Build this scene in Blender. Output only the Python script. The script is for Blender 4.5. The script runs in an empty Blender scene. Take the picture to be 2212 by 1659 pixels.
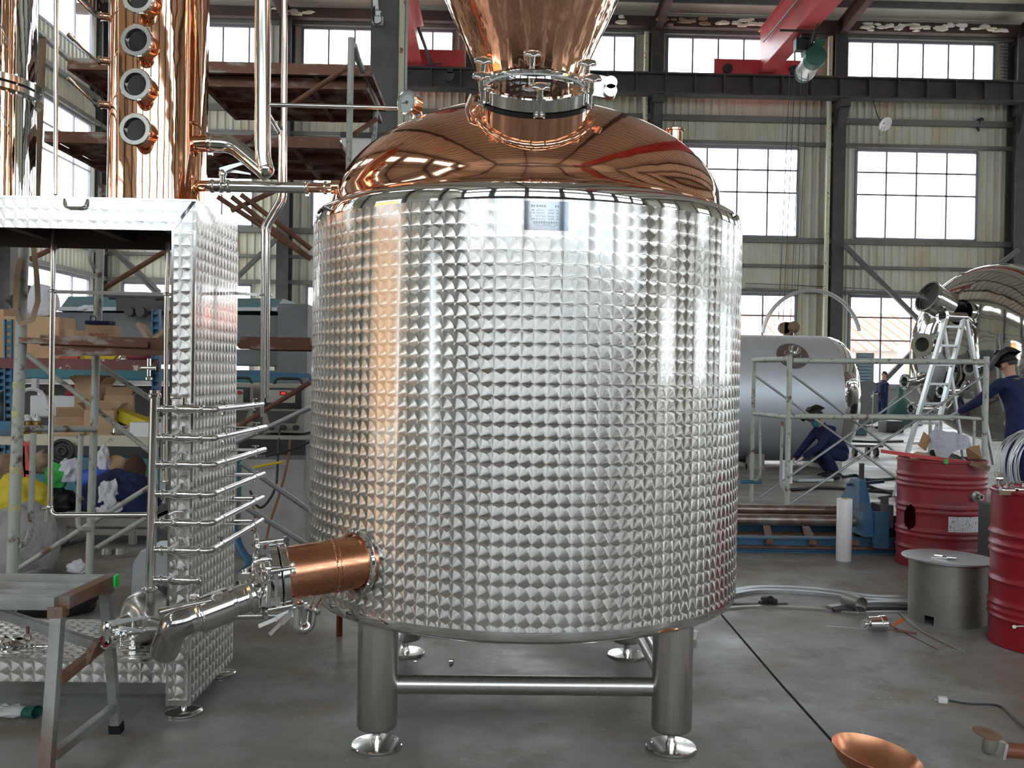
import bpy, bmesh, math, random
from mathutils import Vector, Matrix, Quaternion
random.seed(7)
PI = math.pi
S = bpy.context.scene
COL = S.collection
V = Vector
# ------------------------------------------------------------------ camera
FPX, CX, CY, CH = 2000.0, 1106.0, 829.5, 1.45
yaw, pitch, roll = math.radians(1.2), math.atan(18.5/FPX), 0.0165
fw = V((math.sin(yaw)*math.cos(pitch), math.cos(yaw)*math.cos(pitch), -math.sin(pitch)))
r0 = V((math.cos(yaw), -math.sin(yaw), 0)); u0 = r0.cross(fw)
rt = r0*math.cos(roll) + u0*math.sin(roll); up = u0*math.cos(roll) - r0*math.sin(roll)
CAM = V((0, 0, CH))
cd = bpy.data.cameras.new('camera'); cam = bpy.data.objects.new('camera', cd); COL.objects.link(cam)
cd.sensor_width = 36; cd.lens = 36*FPX/2212; cd.clip_end = 500; cd.clip_start = .05
mw = Matrix((rt, up, -fw)).transposed().to_4x4(); mw.translation = CAM; cam.matrix_world = mw
S.camera = cam
def ray(x, y): return fw*FPX + rt*(x-CX) + up*(CY-y)
def P(x, y, Y): d = ray(x, y); return CAM + d*(Y/d.y)            # point seen at pixel x,y standing at depth Y
def F(x, y, z=0.0): d = ray(x, y); return CAM + d*((z-CH)/d.z)    # same, lying on the level z
# ------------------------------------------------------------------ colour, exposure, sky
vs = S.view_settings
vs.view_transform = 'Standard'; vs.look = 'None'; vs.exposure = 0.18; vs.gamma = 1.0; vs.use_curve_mapping = False
cy = S.cycles
cy.use_denoising = True; cy.max_bounces = 9; cy.diffuse_bounces = 4; cy.glossy_bounces = 5; cy.transmission_bounces = 6
cy.transparent_max_bounces = 12; cy.caustics_reflective = False; cy.caustics_refractive = False
cy.sample_clamp_indirect = 6.0; cy.blur_glossy = 0.3
W = bpy.data.worlds.new('sky'); S.world = W; W.use_nodes = True
nt = W.node_tree; bg = nt.nodes['Background']
tc = nt.nodes.new('ShaderNodeTexCoord'); nz = nt.nodes.new('ShaderNodeTexNoise'); nz.inputs['Scale'].default_value = 5; nz.inputs['Detail'].default_value = 5
rp = nt.nodes.new('ShaderNodeValToRGB'); rp.color_ramp.elements[0].position = .38; rp.color_ramp.elements[0].color = (.80, .915, 1, 1)
rp.color_ramp.elements[1].position = .6; rp.color_ramp.elements[1].color = (1, .985, .95, 1)
nt.links.new(tc.outputs['Generated'], nz.inputs['Vector']); nt.links.new(nz.outputs['Fac'], rp.inputs['Fac']); nt.links.new(rp.outputs['Color'], bg.inputs['Color'])
SKY = 7.0
bg.inputs['Strength'].default_value = SKY
# window portals guide the daylight through the openings (no light of their own)
def portal(c, n, sx, sz):
    l = bpy.data.lights.new('daylight_portal', 'AREA'); l.shape = 'RECTANGLE'; l.size = sx; l.size_y = sz; l.cycles.is_portal = True
    o = bpy.data.objects.new('daylight_portal', l); COL.objects.link(o)
    o.matrix_world = Matrix.Translation(V(c)) @ V(n).to_track_quat('-Z', 'Z').to_matrix().to_4x4()
portal((10, 36.6, 13.85), (0, -1, 0), 52, 2.0); portal((10, 36.6, 8.77), (0, -1, 0), 52, 3.7); portal((10, 36.6, 3.05), (0, -1, 0), 52, 3.7)
portal((10, -19.6, 7.7), (0, 1, 0), 52, 5.0); portal((-15.7, -.2, 2.7), (1, 0, 0), 5.0, 5.4); portal((-15.7, -9.6, 2.4), (1, 0, 0), 2.0, 4.2); portal((10, -19.6, 13.4), (0, 1, 0), 52, 2.4)
portal((-15.7, 27, 8.0), (1, 0, 0), 16, 13.5)
portal((36.6, 8, 3.1), (-1, 0, 0), 54, 3.6); portal((36.6, 8, 8.8), (-1, 0, 0), 54, 3.6)
# ------------------------------------------------------------------ materials
def mat(name, c, rough=.5, metal=0.0, c2=None, sc=4, lo=.5, hi=.62, c3=None, sc3=1.2, bump=0.0, bsc=30, stretch=(1, 1, 1), r2=None, ani=0, spec=.5, emit=0, coat=0):
    m = bpy.data.materials.new(name); m.use_nodes = True; t = m.node_tree; N = t.nodes; L = t.links
    b = N['Principled BSDF']; b.inputs['Base Color'].default_value = (*c, 1); b.inputs['Roughness'].default_value = rough
    b.inputs['Metallic'].default_value = metal; b.inputs['Specular IOR Level'].default_value = spec
    if coat: b.inputs['Coat Weight'].default_value = coat; b.inputs['Coat Roughness'].default_value = .1
    if emit: b.inputs['Emission Color'].default_value = (*c, 1); b.inputs['Emission Strength'].default_value = emit
    if c2 is None and not bump and r2 is None: return m
    co = N.new('ShaderNodeTexCoord'); mp = N.new('ShaderNodeMapping'); mp.inputs['Scale'].default_value = stretch
    L.new(co.outputs['Object'], mp.inputs['Vector'])
    def noise(s, d=6):
        n = N.new('ShaderNodeTexNoise'); n.inputs['Scale'].default_value = s; n.inputs['Detail'].default_value = d; n.inputs['Roughness'].default_value = .62
        L.new(mp.outputs[0], n.inputs['Vector']); return n
    def rmp(n, a, z):
        q = N.new('ShaderNodeMapRange'); q.inputs[1].default_value = a; q.inputs[2].default_value = z; L.new(n.outputs['Fac'], q.inputs[0]); return q
    col = None
    if c2 is not None:
        q = rmp(noise(sc), lo, hi); x = N.new('ShaderNodeMix'); x.data_type = 'RGBA'
        x.inputs[6].default_value = (*c, 1); x.inputs[7].default_value = (*c2, 1); L.new(q.outputs[0], x.inputs[0]); col = x.outputs[2]
        if c3 is not None:
            q3 = rmp(noise(sc3), .5, .68); x3 = N.new('ShaderNodeMix'); x3.data_type = 'RGBA'; L.new(col, x3.inputs[6]); x3.inputs[7].default_value = (*c3, 1)
            L.new(q3.outputs[0], x3.inputs[0]); col = x3.outputs[2]
        L.new(col, b.inputs['Base Color'])
        if r2 is not None:
            rr = N.new('ShaderNodeMapRange'); rr.inputs[3].default_value = rough; rr.inputs[4].default_value = r2; L.new(q.outputs[0], rr.inputs[0]); L.new(rr.outputs[0], b.inputs['Roughness'])
    elif r2 is not None:
        q = rmp(noise(sc), lo, hi); q.inputs[3].default_value = rough; q.inputs[4].default_value = r2; L.new(q.outputs[0], b.inputs['Roughness'])
    if bump:
        bn = N.new('ShaderNodeBump'); bn.inputs['Distance'].default_value = bump; bn.inputs['Strength'].default_value = 1
        n = noise(bsc, 3); L.new(n.outputs['Fac'], bn.inputs['Height']); L.new(bn.outputs[0], b.inputs['Normal'])
    return m
def swirl_mat():
    # engine-turned steel: overlapping discs of circular brushing, 1 UV unit = one disc pitch
    m = bpy.data.materials.new('engine_turned_steel'); m.use_nodes = True; t = m.node_tree; N = t.nodes; L = t.links
    b = N['Principled BSDF']; b.inputs['Base Color'].default_value = (.74, .74, .73, 1); b.inputs['Metallic'].default_value = 1
    b.inputs['Roughness'].default_value = .3; b.inputs['Anisotropic'].default_value = .93
    uv = N.new('ShaderNodeUVMap'); uv.uv_map = 'UVMap'
    def vm(op, *a, **k):
        n = N.new('ShaderNodeVectorMath'); n.operation = op
        for i, x in enumerate(a):
            if isinstance(x, tuple): n.inputs[i].default_value = x
            elif isinstance(x, (int, float)): n.inputs['Scale'].default_value = x
            else: L.new(x, n.inputs[i])
        return n.outputs['Value'] if op == 'LENGTH' else n.outputs['Vector']
    def ma(op, a, v):
        n = N.new('ShaderNodeMath'); n.operation = op
        L.new(a, n.inputs[0])
        if isinstance(v, (int, float)): n.inputs[1].default_value = v
        else: L.new(v, n.inputs[1])
        return n.outputs[0]
    fr = vm('FRACTION', uv.outputs[0])
    A = fr; B = vm('SUBTRACT', fr, (1, 0, 0)); C_ = vm('SUBTRACT', fr, (0, 1, 0)); D = vm('SUBTRACT', fr, (1, 1, 0))
    RR = .82
    sel = D
    def over(sel, v):
        k = ma('LESS_THAN', vm('LENGTH', v), RR); x = N.new('ShaderNodeMix'); x.data_type = 'VECTOR'
        L.new(k, x.inputs[0]); L.new(sel, x.inputs[4]); L.new(v, x.inputs[5]); return x.outputs[1]
    for v in (C_, B, A): sel = over(sel, v)
    tg = N.new('ShaderNodeTangent'); tg.direction_type = 'UV_MAP'; tg.uv_map = 'UVMap'
    ge = N.new('ShaderNodeNewGeometry')
    vv = vm('CROSS_PRODUCT', ge.outputs['Normal'], tg.outputs[0])
    sp = N.new('ShaderNodeSeparateXYZ'); L.new(sel, sp.inputs[0])
    def scaled(vec, s):
        n = N.new('ShaderNodeVectorMath'); n.operation = 'SCALE'; L.new(vec, n.inputs[0]); L.new(s, n.inputs['Scale']); return n.outputs[0]
    ng = N.new('ShaderNodeMath'); ng.operation = 'MULTIPLY'; ng.inputs[1].default_value = -1; L.new(sp.outputs[1], ng.inputs[0])
    T0 = vm('NORMALIZE', vm('ADD', scaled(tg.outputs[0], ng.outputs[0]), scaled(vv, sp.outputs[0])))   # along the grooves
    Rr = vm('NORMALIZE', vm('ADD', scaled(tg.outputs[0], sp.outputs[0]), scaled(vv, sp.outputs[1])))
    at = N.new('ShaderNodeMath'); at.operation = 'ARCTAN2'; L.new(sp.outputs[1], at.inputs[0]); L.new(sp.outputs[0], at.inputs[1])
    fl_ = vm('FLOOR', uv.outputs[0]); sf_ = N.new('ShaderNodeSeparateXYZ'); L.new(fl_, sf_.inputs[0])
    cb = N.new('ShaderNodeCombineXYZ'); L.new(ma('MULTIPLY', at.outputs[0], 8.0), cb.inputs[0]); L.new(ma('MULTIPLY', sf_.outputs[0], 3.7), cb.inputs[1]); L.new(ma('MULTIPLY', sf_.outputs[1], 5.3), cb.inputs[2])
    jn = N.new('ShaderNodeTexNoise'); jn.inputs['Scale'].default_value = 1; jn.inputs['Detail'].default_value = 2; L.new(cb.outputs[0], jn.inputs['Vector'])
    jit = ma('MULTIPLY', ma('SUBTRACT', jn.outputs['Fac'], .5), .45)
    T = vm('NORMALIZE', vm('ADD', T0, scaled(Rr, jit)))
    ge1 = vm('ADD', ge.outputs['Normal'], scaled(T0, ma('MULTIPLY', ma('SUBTRACT', jn.outputs['Fac'], .5), .13)))
    ge2 = vm('NORMALIZE', vm('ADD', ge1, scaled(Rr, ma('ADD', ma('MULTIPLY', vm('LENGTH', sel), .09), .06))))   # each disc is very slightly domed
    N.remove(b); out = [n for n in N if n.type == 'OUTPUT_MATERIAL'][0]
    g1 = N.new('ShaderNodeBsdfAnisotropic'); g1.inputs['Color'].default_value = (.66, .645, .61, 1); g1.inputs['Roughness'].default_value = .27; g1.inputs['Anisotropy'].default_value = .79
    L.new(T, g1.inputs['Tangent']); L.new(ge2, g1.inputs['Normal'])
    g2 = N.new('ShaderNodeBsdfAnisotropic'); g2.inputs['Color'].default_value = (.80, .80, .79, 1); g2.inputs['Roughness'].default_value = .09; g2.inputs['Anisotropy'].default_value = 0
    mx = N.new('ShaderNodeMixShader'); mx.inputs[0].default_value = .12; L.new(g1.outputs[0], mx.inputs[1]); L.new(g2.outputs[0], mx.inputs[2]); L.new(mx.outputs[0], out.inputs[0])
    return m
def glass_mat(name, tint=(1, 1, 1), refl=.07):
    m = bpy.data.materials.new(name); m.use_nodes = True; t = m.node_tree; N = t.nodes; L = t.links
    N.remove(N['Principled BSDF']); out = [n for n in N if n.type == 'OUTPUT_MATERIAL'][0]
    tr = N.new('ShaderNodeBsdfTransparent'); tr.inputs[0].default_value = (*tint, 1)
    gl = N.new('ShaderNodeBsdfGlossy'); gl.inputs['Roughness'].default_value = .02
    lw = N.new('ShaderNodeLayerWeight'); lw.inputs[0].default_value = refl*2
    mx = N.new('ShaderNodeMixShader'); L.new(lw.outputs['Facing'], mx.inputs[0]) if refl > .1 else None
    mx.inputs[0].default_value = refl
    L.new(tr.outputs[0], mx.inputs[1]); L.new(gl.outputs[0], mx.inputs[2]); L.new(mx.outputs[0], out.inputs[0]); return m
MT = {}
MT['swirl'] = swirl_mat()
MT['copper'] = mat('polished_copper', (.91, .50, .33), .05, 1, bump=.004, bsc=2.2)
MT['copper_helmet'] = mat('hammered_copper_helmet', (.90, .50, .33), .05, 1, bump=.010, bsc=7, stretch=(1, 1, .08))
MT['copper_dome'] = mat('polished_copper_dome', (.86, .45, .29), .07, 1, bump=.0025, bsc=3)
MT['copper_brushed'] = mat('brushed_copper', (.78, .36, .21), .24, 1, c2=(.55, .22, .12), sc=6, lo=.4, hi=.75, stretch=(1, 8, 8), r2=.34)
MT['copper_dull'] = mat('dull_copper', (.80, .38, .22), .33, 1, c2=(.60, .26, .15), sc=4, lo=.4, hi=.8)
MT['mirror'] = mat('mirror_steel', (.82, .82, .81), .035, 1, bump=.0012, bsc=4)
MT['steel'] = mat('polished_steel', (.74, .73, .71), .12, 1)
MT['satin'] = mat('satin_steel', (.62, .60, .57), .27, 1, c2=(.50, .49, .47), sc=3, lo=.35, hi=.8, stretch=(14, 14, .6), r2=.36)
MT['plate'] = mat('dull_steel_plate', (.48, .50, .52), .42, .85, c2=(.38, .39, .41), sc=2.5, lo=.35, hi=.8)
MT['gasket'] = mat('black_rubber', (.02, .02, .022), .9, spec=.1)
MT['dark'] = mat('dark_paint', (.045, .042, .045), .55, c2=(.09, .07, .06), sc=2, lo=.45, hi=.75)
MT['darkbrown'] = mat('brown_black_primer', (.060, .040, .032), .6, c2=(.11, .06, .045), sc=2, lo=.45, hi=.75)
MT['column'] = mat('grey_painted_steel', (.10, .10, .10), .6, c2=(.075, .075, .075), sc=1.5)
MT['girt'] = mat('grey_green_steel', (.17, .17, .155), .6, c2=(.12, .10, .08), sc=.8, lo=.5, hi=.7)
MT['sheet'] = mat('ribbed_cladding', (.60, .59, .49), .55, c2=(.48, .44, .34), sc=.7, lo=.5, hi=.8, c3=(.52, .42, .28), sc3=.25, stretch=(3, 3, .6))
MT['roofsheet'] = mat('roof_underside', (.90, .85, .74), .6, c2=(.80, .73, .61), sc=.5, lo=.45, hi=.8)
MT['concrete_wall'] = mat('wainscot_render', (.30, .29, .27), .8, c2=(.20, .19, .18), sc=.8, lo=.4, hi=.7)
MT['pane'] = glass_mat('window_glass', (.97, .99, 1), .06)
MT['glass'] = glass_mat('sight_glass', (.9, .97, .95), .22)
MT['frame'] = mat('window_frame_paint', (.22, .22, .26), .5)
MT['red'] = mat('red_crane_paint', (.55, .07, .07), .4, c2=(.42, .05, .05), sc=.6)
MT['galv'] = mat('galvanised_tube', (.34, .36, .36), .42, .55, c2=(.22, .14, .09), sc=11, lo=.62, hi=.72, r2=.8, stretch=(1, 1, .5))
MT['galvold'] = mat('painted_rusty_tube', (.42, .44, .39), .5, .1, c2=(.16, .085, .055), sc=13, lo=.55, hi=.66, r2=.85)
MT['rust'] = mat('rusty_brown_steel', (.15, .062, .038), .75, c2=(.26, .13, .08), sc=9, lo=.45, hi=.7)
MT['rustplank'] = mat('rusty_plank_steel', (.19, .085, .055), .75, c2=(.38, .33, .29), sc=5, lo=.52, hi=.62, stretch=(1, 1, 3))
MT['teal'] = mat('teal_machine_paint', (.035, .17, .21), .5, c2=(.09, .13, .14), sc=1.2, lo=.45, hi=.7)
MT['greycast'] = mat('grey_machine_casting', (.17, .175, .18), .6, c2=(.10, .11, .12), sc=1.5, lo=.45, hi=.7)
MT['blue'] = mat('blue_paint', (.035, .13, .24), .5, c2=(.10, .12, .14), sc=5, lo=.52, hi=.66)
MT['drumred'] = mat('maroon_drum_paint', (.26, .020, .032), .42, c2=(.16, .03, .035), sc=4, lo=.5, hi=.75, c3=(.20, .045, .05), sc3=1.5)
MT['drumred2'] = mat('crimson_drum_paint', (.36, .012, .028), .34, c2=(.24, .012, .022), sc=2, lo=.5, hi=.75)
MT['drumrib'] = mat('scuffed_drum_rib', (.34, .17, .17), .6, c2=(.22, .05, .06), sc=6)
MT['raw'] = mat('raw_steel', (.36, .35, .31), .42, .7, c2=(.26, .24, .20), sc=3, lo=.4, hi=.7)
MT['white'] = mat('white_plastic', (.80, .80, .82), .45)
MT['card'] = mat('cardboard', (.52, .34, .20), .8, c2=(.45, .28, .16), sc=3)
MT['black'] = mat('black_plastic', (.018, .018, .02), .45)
MT['navy'] = mat('navy_cloth', (.006, .012, .060), .85, c2=(.012, .022, .095), sc=5, lo=.3, hi=.8, bump=.05, bsc=7)
MT['skin'] = mat('skin', (.50, .28, .19), .55)
MT['hair'] = mat('black_hair', (.012, .010, .009), .6)
MT['mask'] = mat('face_mask_cloth', (.10, .48, .55), .8)
MT['glove'] = mat('white_glove_cloth', (.62, .62, .62), .9, bump=.004, bsc=20)
MT['paper'] = mat('white_paper', (.66, .66, .72), .8, bump=.04, bsc=9)
MT['yellow'] = mat('yellow_plastic', (.72, .55, .02), .5)
MT['green'] = mat('green_plastic', (.06, .50, .10), .5)
MT['cream'] = mat('chipped_cream_paint', (.56, .52, .40), .6, c2=(.20, .08, .05), sc=8, lo=.60, hi=.65)
MT['shelfred'] = mat('chipped_maroon_paint', (.16, .05, .045), .6, c2=(.60, .55, .45), sc=5, lo=.60, hi=.62)
MT['strap'] = mat('webbing_strap', (.40, .30, .21), .9)
MT['tank_grey'] = mat('milled_tank_sheet', (.66, .70, .75), .5, .55, c2=(.58, .61, .65), sc=.8, lo=.4, hi=.8)
MT['alu'] = mat('aluminium', (.62, .63, .63), .38, .75)
MT['fabricgrey'] = mat('grey_sack_cloth', (.30, .30, .29), .85, c2=(.22, .22, .21), sc=5, bump=.04, bsc=7)
MT['tarp'] = mat('yellow_tarpaulin', (.62, .47, .03), .6, bump=.04, bsc=6)
MT['wornyellow'] = mat('worn_yellow_paint', (.55, .50, .18), .6, c2=(.36, .37, .34), sc=40, lo=.45, hi=.6)
MT['wood'] = mat('worn_timber', (.28, .19, .12), .8, c2=(.18, .11, .07), sc=4)
MT['orange'] = mat('orange_plastic', (.75, .16, .04), .5)
MT['beige'] = mat('beige_case', (.34, .31, .26), .5)
MT['wall_outside'] = mat('pale_render', (.75, .73, .70), .8)
MT['roof_outside'] = mat('salmon_roof_tiles', (.62, .22, .15), .7)
MT['hose'] = mat('brown_hose', (.25, .10, .05), .6)
# floor: worn concrete, blue-grey sheen painted in as patches, brown dust and stains
def floor_mat():
    m = bpy.data.materials.new('worn_concrete'); m.use_nodes = True; t = m.node_tree; N = t.nodes; L = t.links; b = N['Principled BSDF']
    co = N.new('ShaderNodeTexCoord')
    def noise(s, d, st=(1, 1, 1)):
        mp = N.new('ShaderNodeMapping'); mp.inputs['Scale'].default_value = st; L.new(co.outputs['Object'], mp.inputs[0])
        n = N.new('ShaderNodeTexNoise'); n.inputs['Scale'].default_value = s; n.inputs['Detail'].default_value = d; n.inputs['Roughness'].default_value = .65; L.new(mp.outputs[0], n.inputs['Vector']); return n.outputs['Fac']
    def rng(f, a, z, lo=0, hi=1):
        q = N.new('ShaderNodeMapRange'); q.inputs[1].default_value = a; q.inputs[2].default_value = z; q.inputs[3].default_value = lo; q.inputs[4].default_value = hi; L.new(f, q.inputs[0]); return q.outputs[0]
    def mix(f, a, c):
        x = N.new('ShaderNodeMix'); x.data_type = 'RGBA'; L.new(f, x.inputs[0])
        if isinstance(a, tuple): x.inputs[6].default_value = (*a, 1)
        else: L.new(a, x.inputs[6])
        x.inputs[7].default_value = (*c, 1); return x.outputs[2]
    c = mix(rng(noise(.9, 9), .38, .62), (.235, .208, .170), (.37, .37, .375))
    c = mix(rng(noise(2.2, 10), .50, .66), c, (.20, .172, .138))
    c = mix(rng(noise(1.7, 6, (1, 1.8, 1)), .56, .66, 0, .7), c, (.29, .22, .125))
    c = mix(rng(noise(4.5, 12), .62, .72, 0, .7), c, (.40, .40, .41))
    c = mix(rng(noise(.35, 3), .52, .62, 0, .6), c, (.26, .21, .15))
    L.new(c, b.inputs['Base Color'])
    L.new(rng(noise(1.2, 7), .35, .65, .33, .62), b.inputs['Roughness']); b.inputs['Specular IOR Level'].default_value = .3
    bn = N.new('ShaderNodeBump'); bn.inputs['Distance'].default_value = .004; bn.inputs['Strength'].default_value = .5; L.new(noise(14, 6), bn.inputs['Height']); L.new(bn.outputs[0], b.inputs['Normal'])
    return m
MT['floor'] = floor_mat()
# ------------------------------------------------------------------ mesh helpers
def nb(): return bmesh.new()
def obj(name, bm, m, parent=None, smooth=35, uvs=False):
    if parent is not None and any(abs(x) > 1e-9 for x in parent.get('_w', (0, 0, 0))): bmesh.ops.translate(bm, verts=bm.verts, vec=-V(parent['_w']))
    me = bpy.data.meshes.new(name); bm.normal_update(); bm.to_mesh(me); bm.free()
    me.materials.append(MT[m] if isinstance(m, str) else m)
    if smooth and len(me.polygons):
        me.polygons.foreach_set('use_smooth', [True]*len(me.polygons)); me.set_sharp_from_angle(angle=math.radians(smooth))
    o = bpy.data.objects.new(name, me); COL.objects.link(o)
    if parent is not None: o.parent = parent; WP[o.name] = WP.get(parent.name, V((0, 0, 0)))
    return o
WP = {}
class _W: pass
def thing(name, label, cat, loc=(0, 0, 0), group=None):
    o = bpy.data.objects.new(name, None); COL.objects.link(o); o.location = loc; o.empty_display_size = .1
    o['label'] = label; o['category'] = cat
    if group: o['group'] = group
    WP[o.name] = V(loc); return o
def part(name, bm, m, parent, label=None, smooth=35):
    """mesh written in world coordinates, stored relative to its thing"""
    w = WP.get(parent.name, V((0, 0, 0))); bmesh.ops.translate(bm, verts=bm.verts, vec=-w)
    me = bpy.data.meshes.new(name); bm.normal_update(); bm.to_mesh(me); bm.free()
    me.materials.append(MT[m] if isinstance(m, str) else m)
    if smooth and len(me.polygons):
        me.polygons.foreach_set('use_smooth', [True]*len(me.polygons)); me.set_sharp_from_angle(angle=math.radians(smooth))
    o = bpy.data.objects.new(name, me); COL.objects.link(o); o.parent = parent; WP[o.name] = w
    if label: o['label'] = label
    return o
def solo(name, bm, m, label, cat, group=None, kind=None, smooth=35):
    """a thing that is one mesh"""
    vs_ = [v.co for v in bm.verts]; c = V((sum(v.x for v in vs_)/len(vs_), sum(v.y for v in vs_)/len(vs_), min(v.z for v in vs_)))
    bmesh.ops.translate(bm, verts=bm.verts, vec=-c)
    me = bpy.data.meshes.new(name); bm.normal_update(); bm.to_mesh(me); bm.free(); me.materials.append(MT[m] if isinstance(m, str) else m)
    if smooth: me.polygons.foreach_set('use_smooth', [True]*len(me.polygons)); me.set_sharp_from_angle(angle=math.radians(smooth))
    o = bpy.data.objects.new(name, me); COL.objects.link(o); o.location = c; WP[o.name] = c
    o['label'] = label; o['category'] = cat
    if group: o['group'] = group
    if kind: o['kind'] = kind
    return o
def struct(name, bm, m, parent=None, smooth=35):
    if parent is not None: return part(name, bm, m, parent, smooth=smooth)
    me = bpy.data.meshes.new(name); bm.normal_update(); bm.to_mesh(me); bm.free(); me.materials.append(MT[m])
    if smooth: me.polygons.foreach_set('use_smooth', [True]*len(me.polygons)); me.set_sharp_from_angle(angle=math.radians(smooth))
    o = bpy.data.objects.new(name, me); COL.objects.link(o); o['kind'] = 'structure'; WP[o.name] = V((0, 0, 0)); return o
def dup(o, loc, label=None, rz=None):
    r = o.copy(); COL.objects.link(r); r.location = loc
    if rz is not None: r.rotation_euler.z = rz
    if label: r['label'] = label
    def rec(a, b):
        for ch in [x for x in bpy.data.objects if x.parent == a]:
            c = ch.copy(); COL.objects.link(c); c.parent = b; rec(ch, c)
    rec(o, r); WP[r.name] = V(loc); return r
def frame_of(d):
    d = V(d).normalized(); a = V((0, 0, 1)) if abs(d.z) < .95 else V((1, 0, 0))
    x = a.cross(d).normalized(); return x, d.cross(x).normalized(), d
def box(bm, c, s, rot=None, bev=0):
    M_ = Matrix.Translation(V(c))
    if rot is not None: M_ = M_ @ (rot if isinstance(rot, Matrix) else Matrix.Rotation(rot, 4, 'Z'))
    r = bmesh.ops.create_cube(bm, size=1, matrix=M_ @ Matrix.Diagonal((*s, 1)))
    if bev:
        es = list({e for v in r['verts'] for e in v.link_edges}); bmesh.ops.bevel(bm, geom=es, offset=bev, segments=2, affect='EDGES', profile=.7)
def bar(bm, p, q, w, h=None, upv=None, bev=0):
    """rectangular bar from p to q"""
    p, q = V(p), V(q); d = q-p; h = h or w
    z = d.normalized(); a = V(upv) if upv is not None else (V((0, 0, 1)) if abs(z.z) < .95 else V((0, 1, 0)))
    x = a.cross(z).normalized(); y = z.cross(x)
    R_ = Matrix((x, y, z)).transposed().to_4x4(); box(bm, (p+q)/2, (w, h, d.length), R_, bev)
def ring(bm, c, x, y, r, seg): return [bm.verts.new(c + x*(r*math.cos(2*PI*i/seg)) + y*(r*math.sin(2*PI*i/seg))) for i in range(seg)]
def bridge(bm, a, b):
    n = len(a)
    for i in range(n): bm.faces.new((a[i], a[(i+1) % n], b[(i+1) % n], b[i]))
def cyl(bm, p, q, r, r2=None, seg=20, caps=True):
    p, q = V(p), V(q); x, y, d = frame_of(q-p); r2 = r if r2 is None else r2
    a = ring(bm, p, x, y, max(r, 1e-5), seg); b = ring(bm, q, x, y, max(r2, 1e-5), seg); bridge(bm, a, b)
    if caps: bm.faces.new(list(reversed(a))); bm.faces.new(b)
def lathe(bm, c, axis, prof, seg=32, caps=True):
    """prof: list of (radius, distance along axis)"""
    c = V(c); x, y, d = frame_of(axis); rs = [ring(bm, c + d*h, x, y, max(r, 1e-4), seg) for r, h in prof]
    for a, b in zip(rs, rs[1:]): bridge(bm, a, b)
    if caps: bm.faces.new(list(reversed(rs[0]))); bm.faces.new(rs[-1])
def fillet(pts, rad, n=5):
    pts = [V(p) for p in pts]
    if not rad: return pts
    out = [pts[0]]
    for a, b, c in zip(pts, pts[1:], pts[2:]):
        u, w = (a-b), (c-b); l = min(rad, u.length*.49, w.length*.49); u.normalize(); w.normalize()
        if (u+w).length < 1e-3: out.append(b); continue
        s, e = b+u*l, b+w*l
        for i in range(n+1):
            t = i/n; out.append(s*(1-t)**2 + b*2*t*(1-t) + e*t*t)
    out.append(pts[-1]); return out
def tube(bm, pts, r, seg=12, bend=0, caps=True, rs=None, closed=False):
    pts = fillet(pts, bend); n = len(pts); prev = None; rings = []
    for i, p in enumerate(pts):
        if closed: d = pts[(i+1) % n]-pts[i-1]
        else: d = (pts[min(i+1, n-1)]-pts[max(i-1, 0)])
        d = d.normalized()
        if prev is None: x = frame_of(d)[0]
        else: x = (prev - d*prev.dot(d)).normalized()
        prev = x; y = d.cross(x); rr = rs[i] if rs else r
        rings.append(ring(bm, p, x, y, rr, seg))
    for a, b in zip(rings, rings[1:]): bridge(bm, a, b)
    if closed: bridge(bm, rings[-1], rings[0])
    elif caps: bm.faces.new(list(reversed(rings[0]))); bm.faces.new(rings[-1])
def torus(bm, c, axis, R_, r, seg=32, ms=8, a0=0, a1=2*PI):
    c = V(c); x, y, d = frame_of(axis); full = abs(a1-a0-2*PI) < 1e-6; n = seg
    pts = [c + x*(R_*math.cos(a0+(a1-a0)*i/(n if full else n-1))) + y*(R_*math.sin(a0+(a1-a0)*i/(n if full else n-1))) for i in range(n)]
    tube(bm, pts, r, ms, closed=full)
def blob(bm, c, s, rough=.12, sub=3, rot=None, seed=0):
    """crumpled lump for cloth, bags and sacks"""
    rnd = random.Random(seed); M_ = Matrix.Translation(V(c)) @ (rot or Matrix()) @ Matrix.Diagonal((*s, 1))
    r = bmesh.ops.create_icosphere(bm, subdivisions=sub, radius=.5)
    k = [(V((rnd.uniform(-1, 1), rnd.uniform(-1, 1), rnd.uniform(-1, 1)))*rnd.uniform(4, 11), rnd.uniform(0, 6)) for _ in range(9)]
    for v in r['verts']:
        d = sum(math.sin(v.co.dot(a)*2+b) for a, b in k)/5
        v.co = v.co*(1+rough*d)
        if v.co.z < -.28: v.co.z = -.28-(abs(v.co.z)-.28)*.1
        v.co = M_ @ v.co
def superell(bm, c, s, n=4, rot=None, seg=24): pass
def bolt(bm, c, axis, r, h): cyl(bm, c, V(c)+V(axis).normalized()*h, r, seg=6)
def planeuv(o, pitch=.047, off=(0, 0)):
    """box-projected UVs measured in disc pitches"""
    me = o.data; uvl = me.uv_layers.new(name='UVMap')
    for p in me.polygons:
        n = p.normal
        for li in p.loop_indices:
            co = me.vertices[me.loops[li].vertex_index].co
            if abs(n.y) >= abs(n.x) and abs(n.y) >= abs(n.z): u, v = co.x*(1 if n.y < 0 else -1), co.z
            elif abs(n.x) >= abs(n.z): u, v = co.y*(1 if n.x > 0 else -1), co.z
            else: u, v = co.x, co.y
            uvl.data[li].uv = (u/pitch+off[0], v/pitch+off[1])
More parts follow.
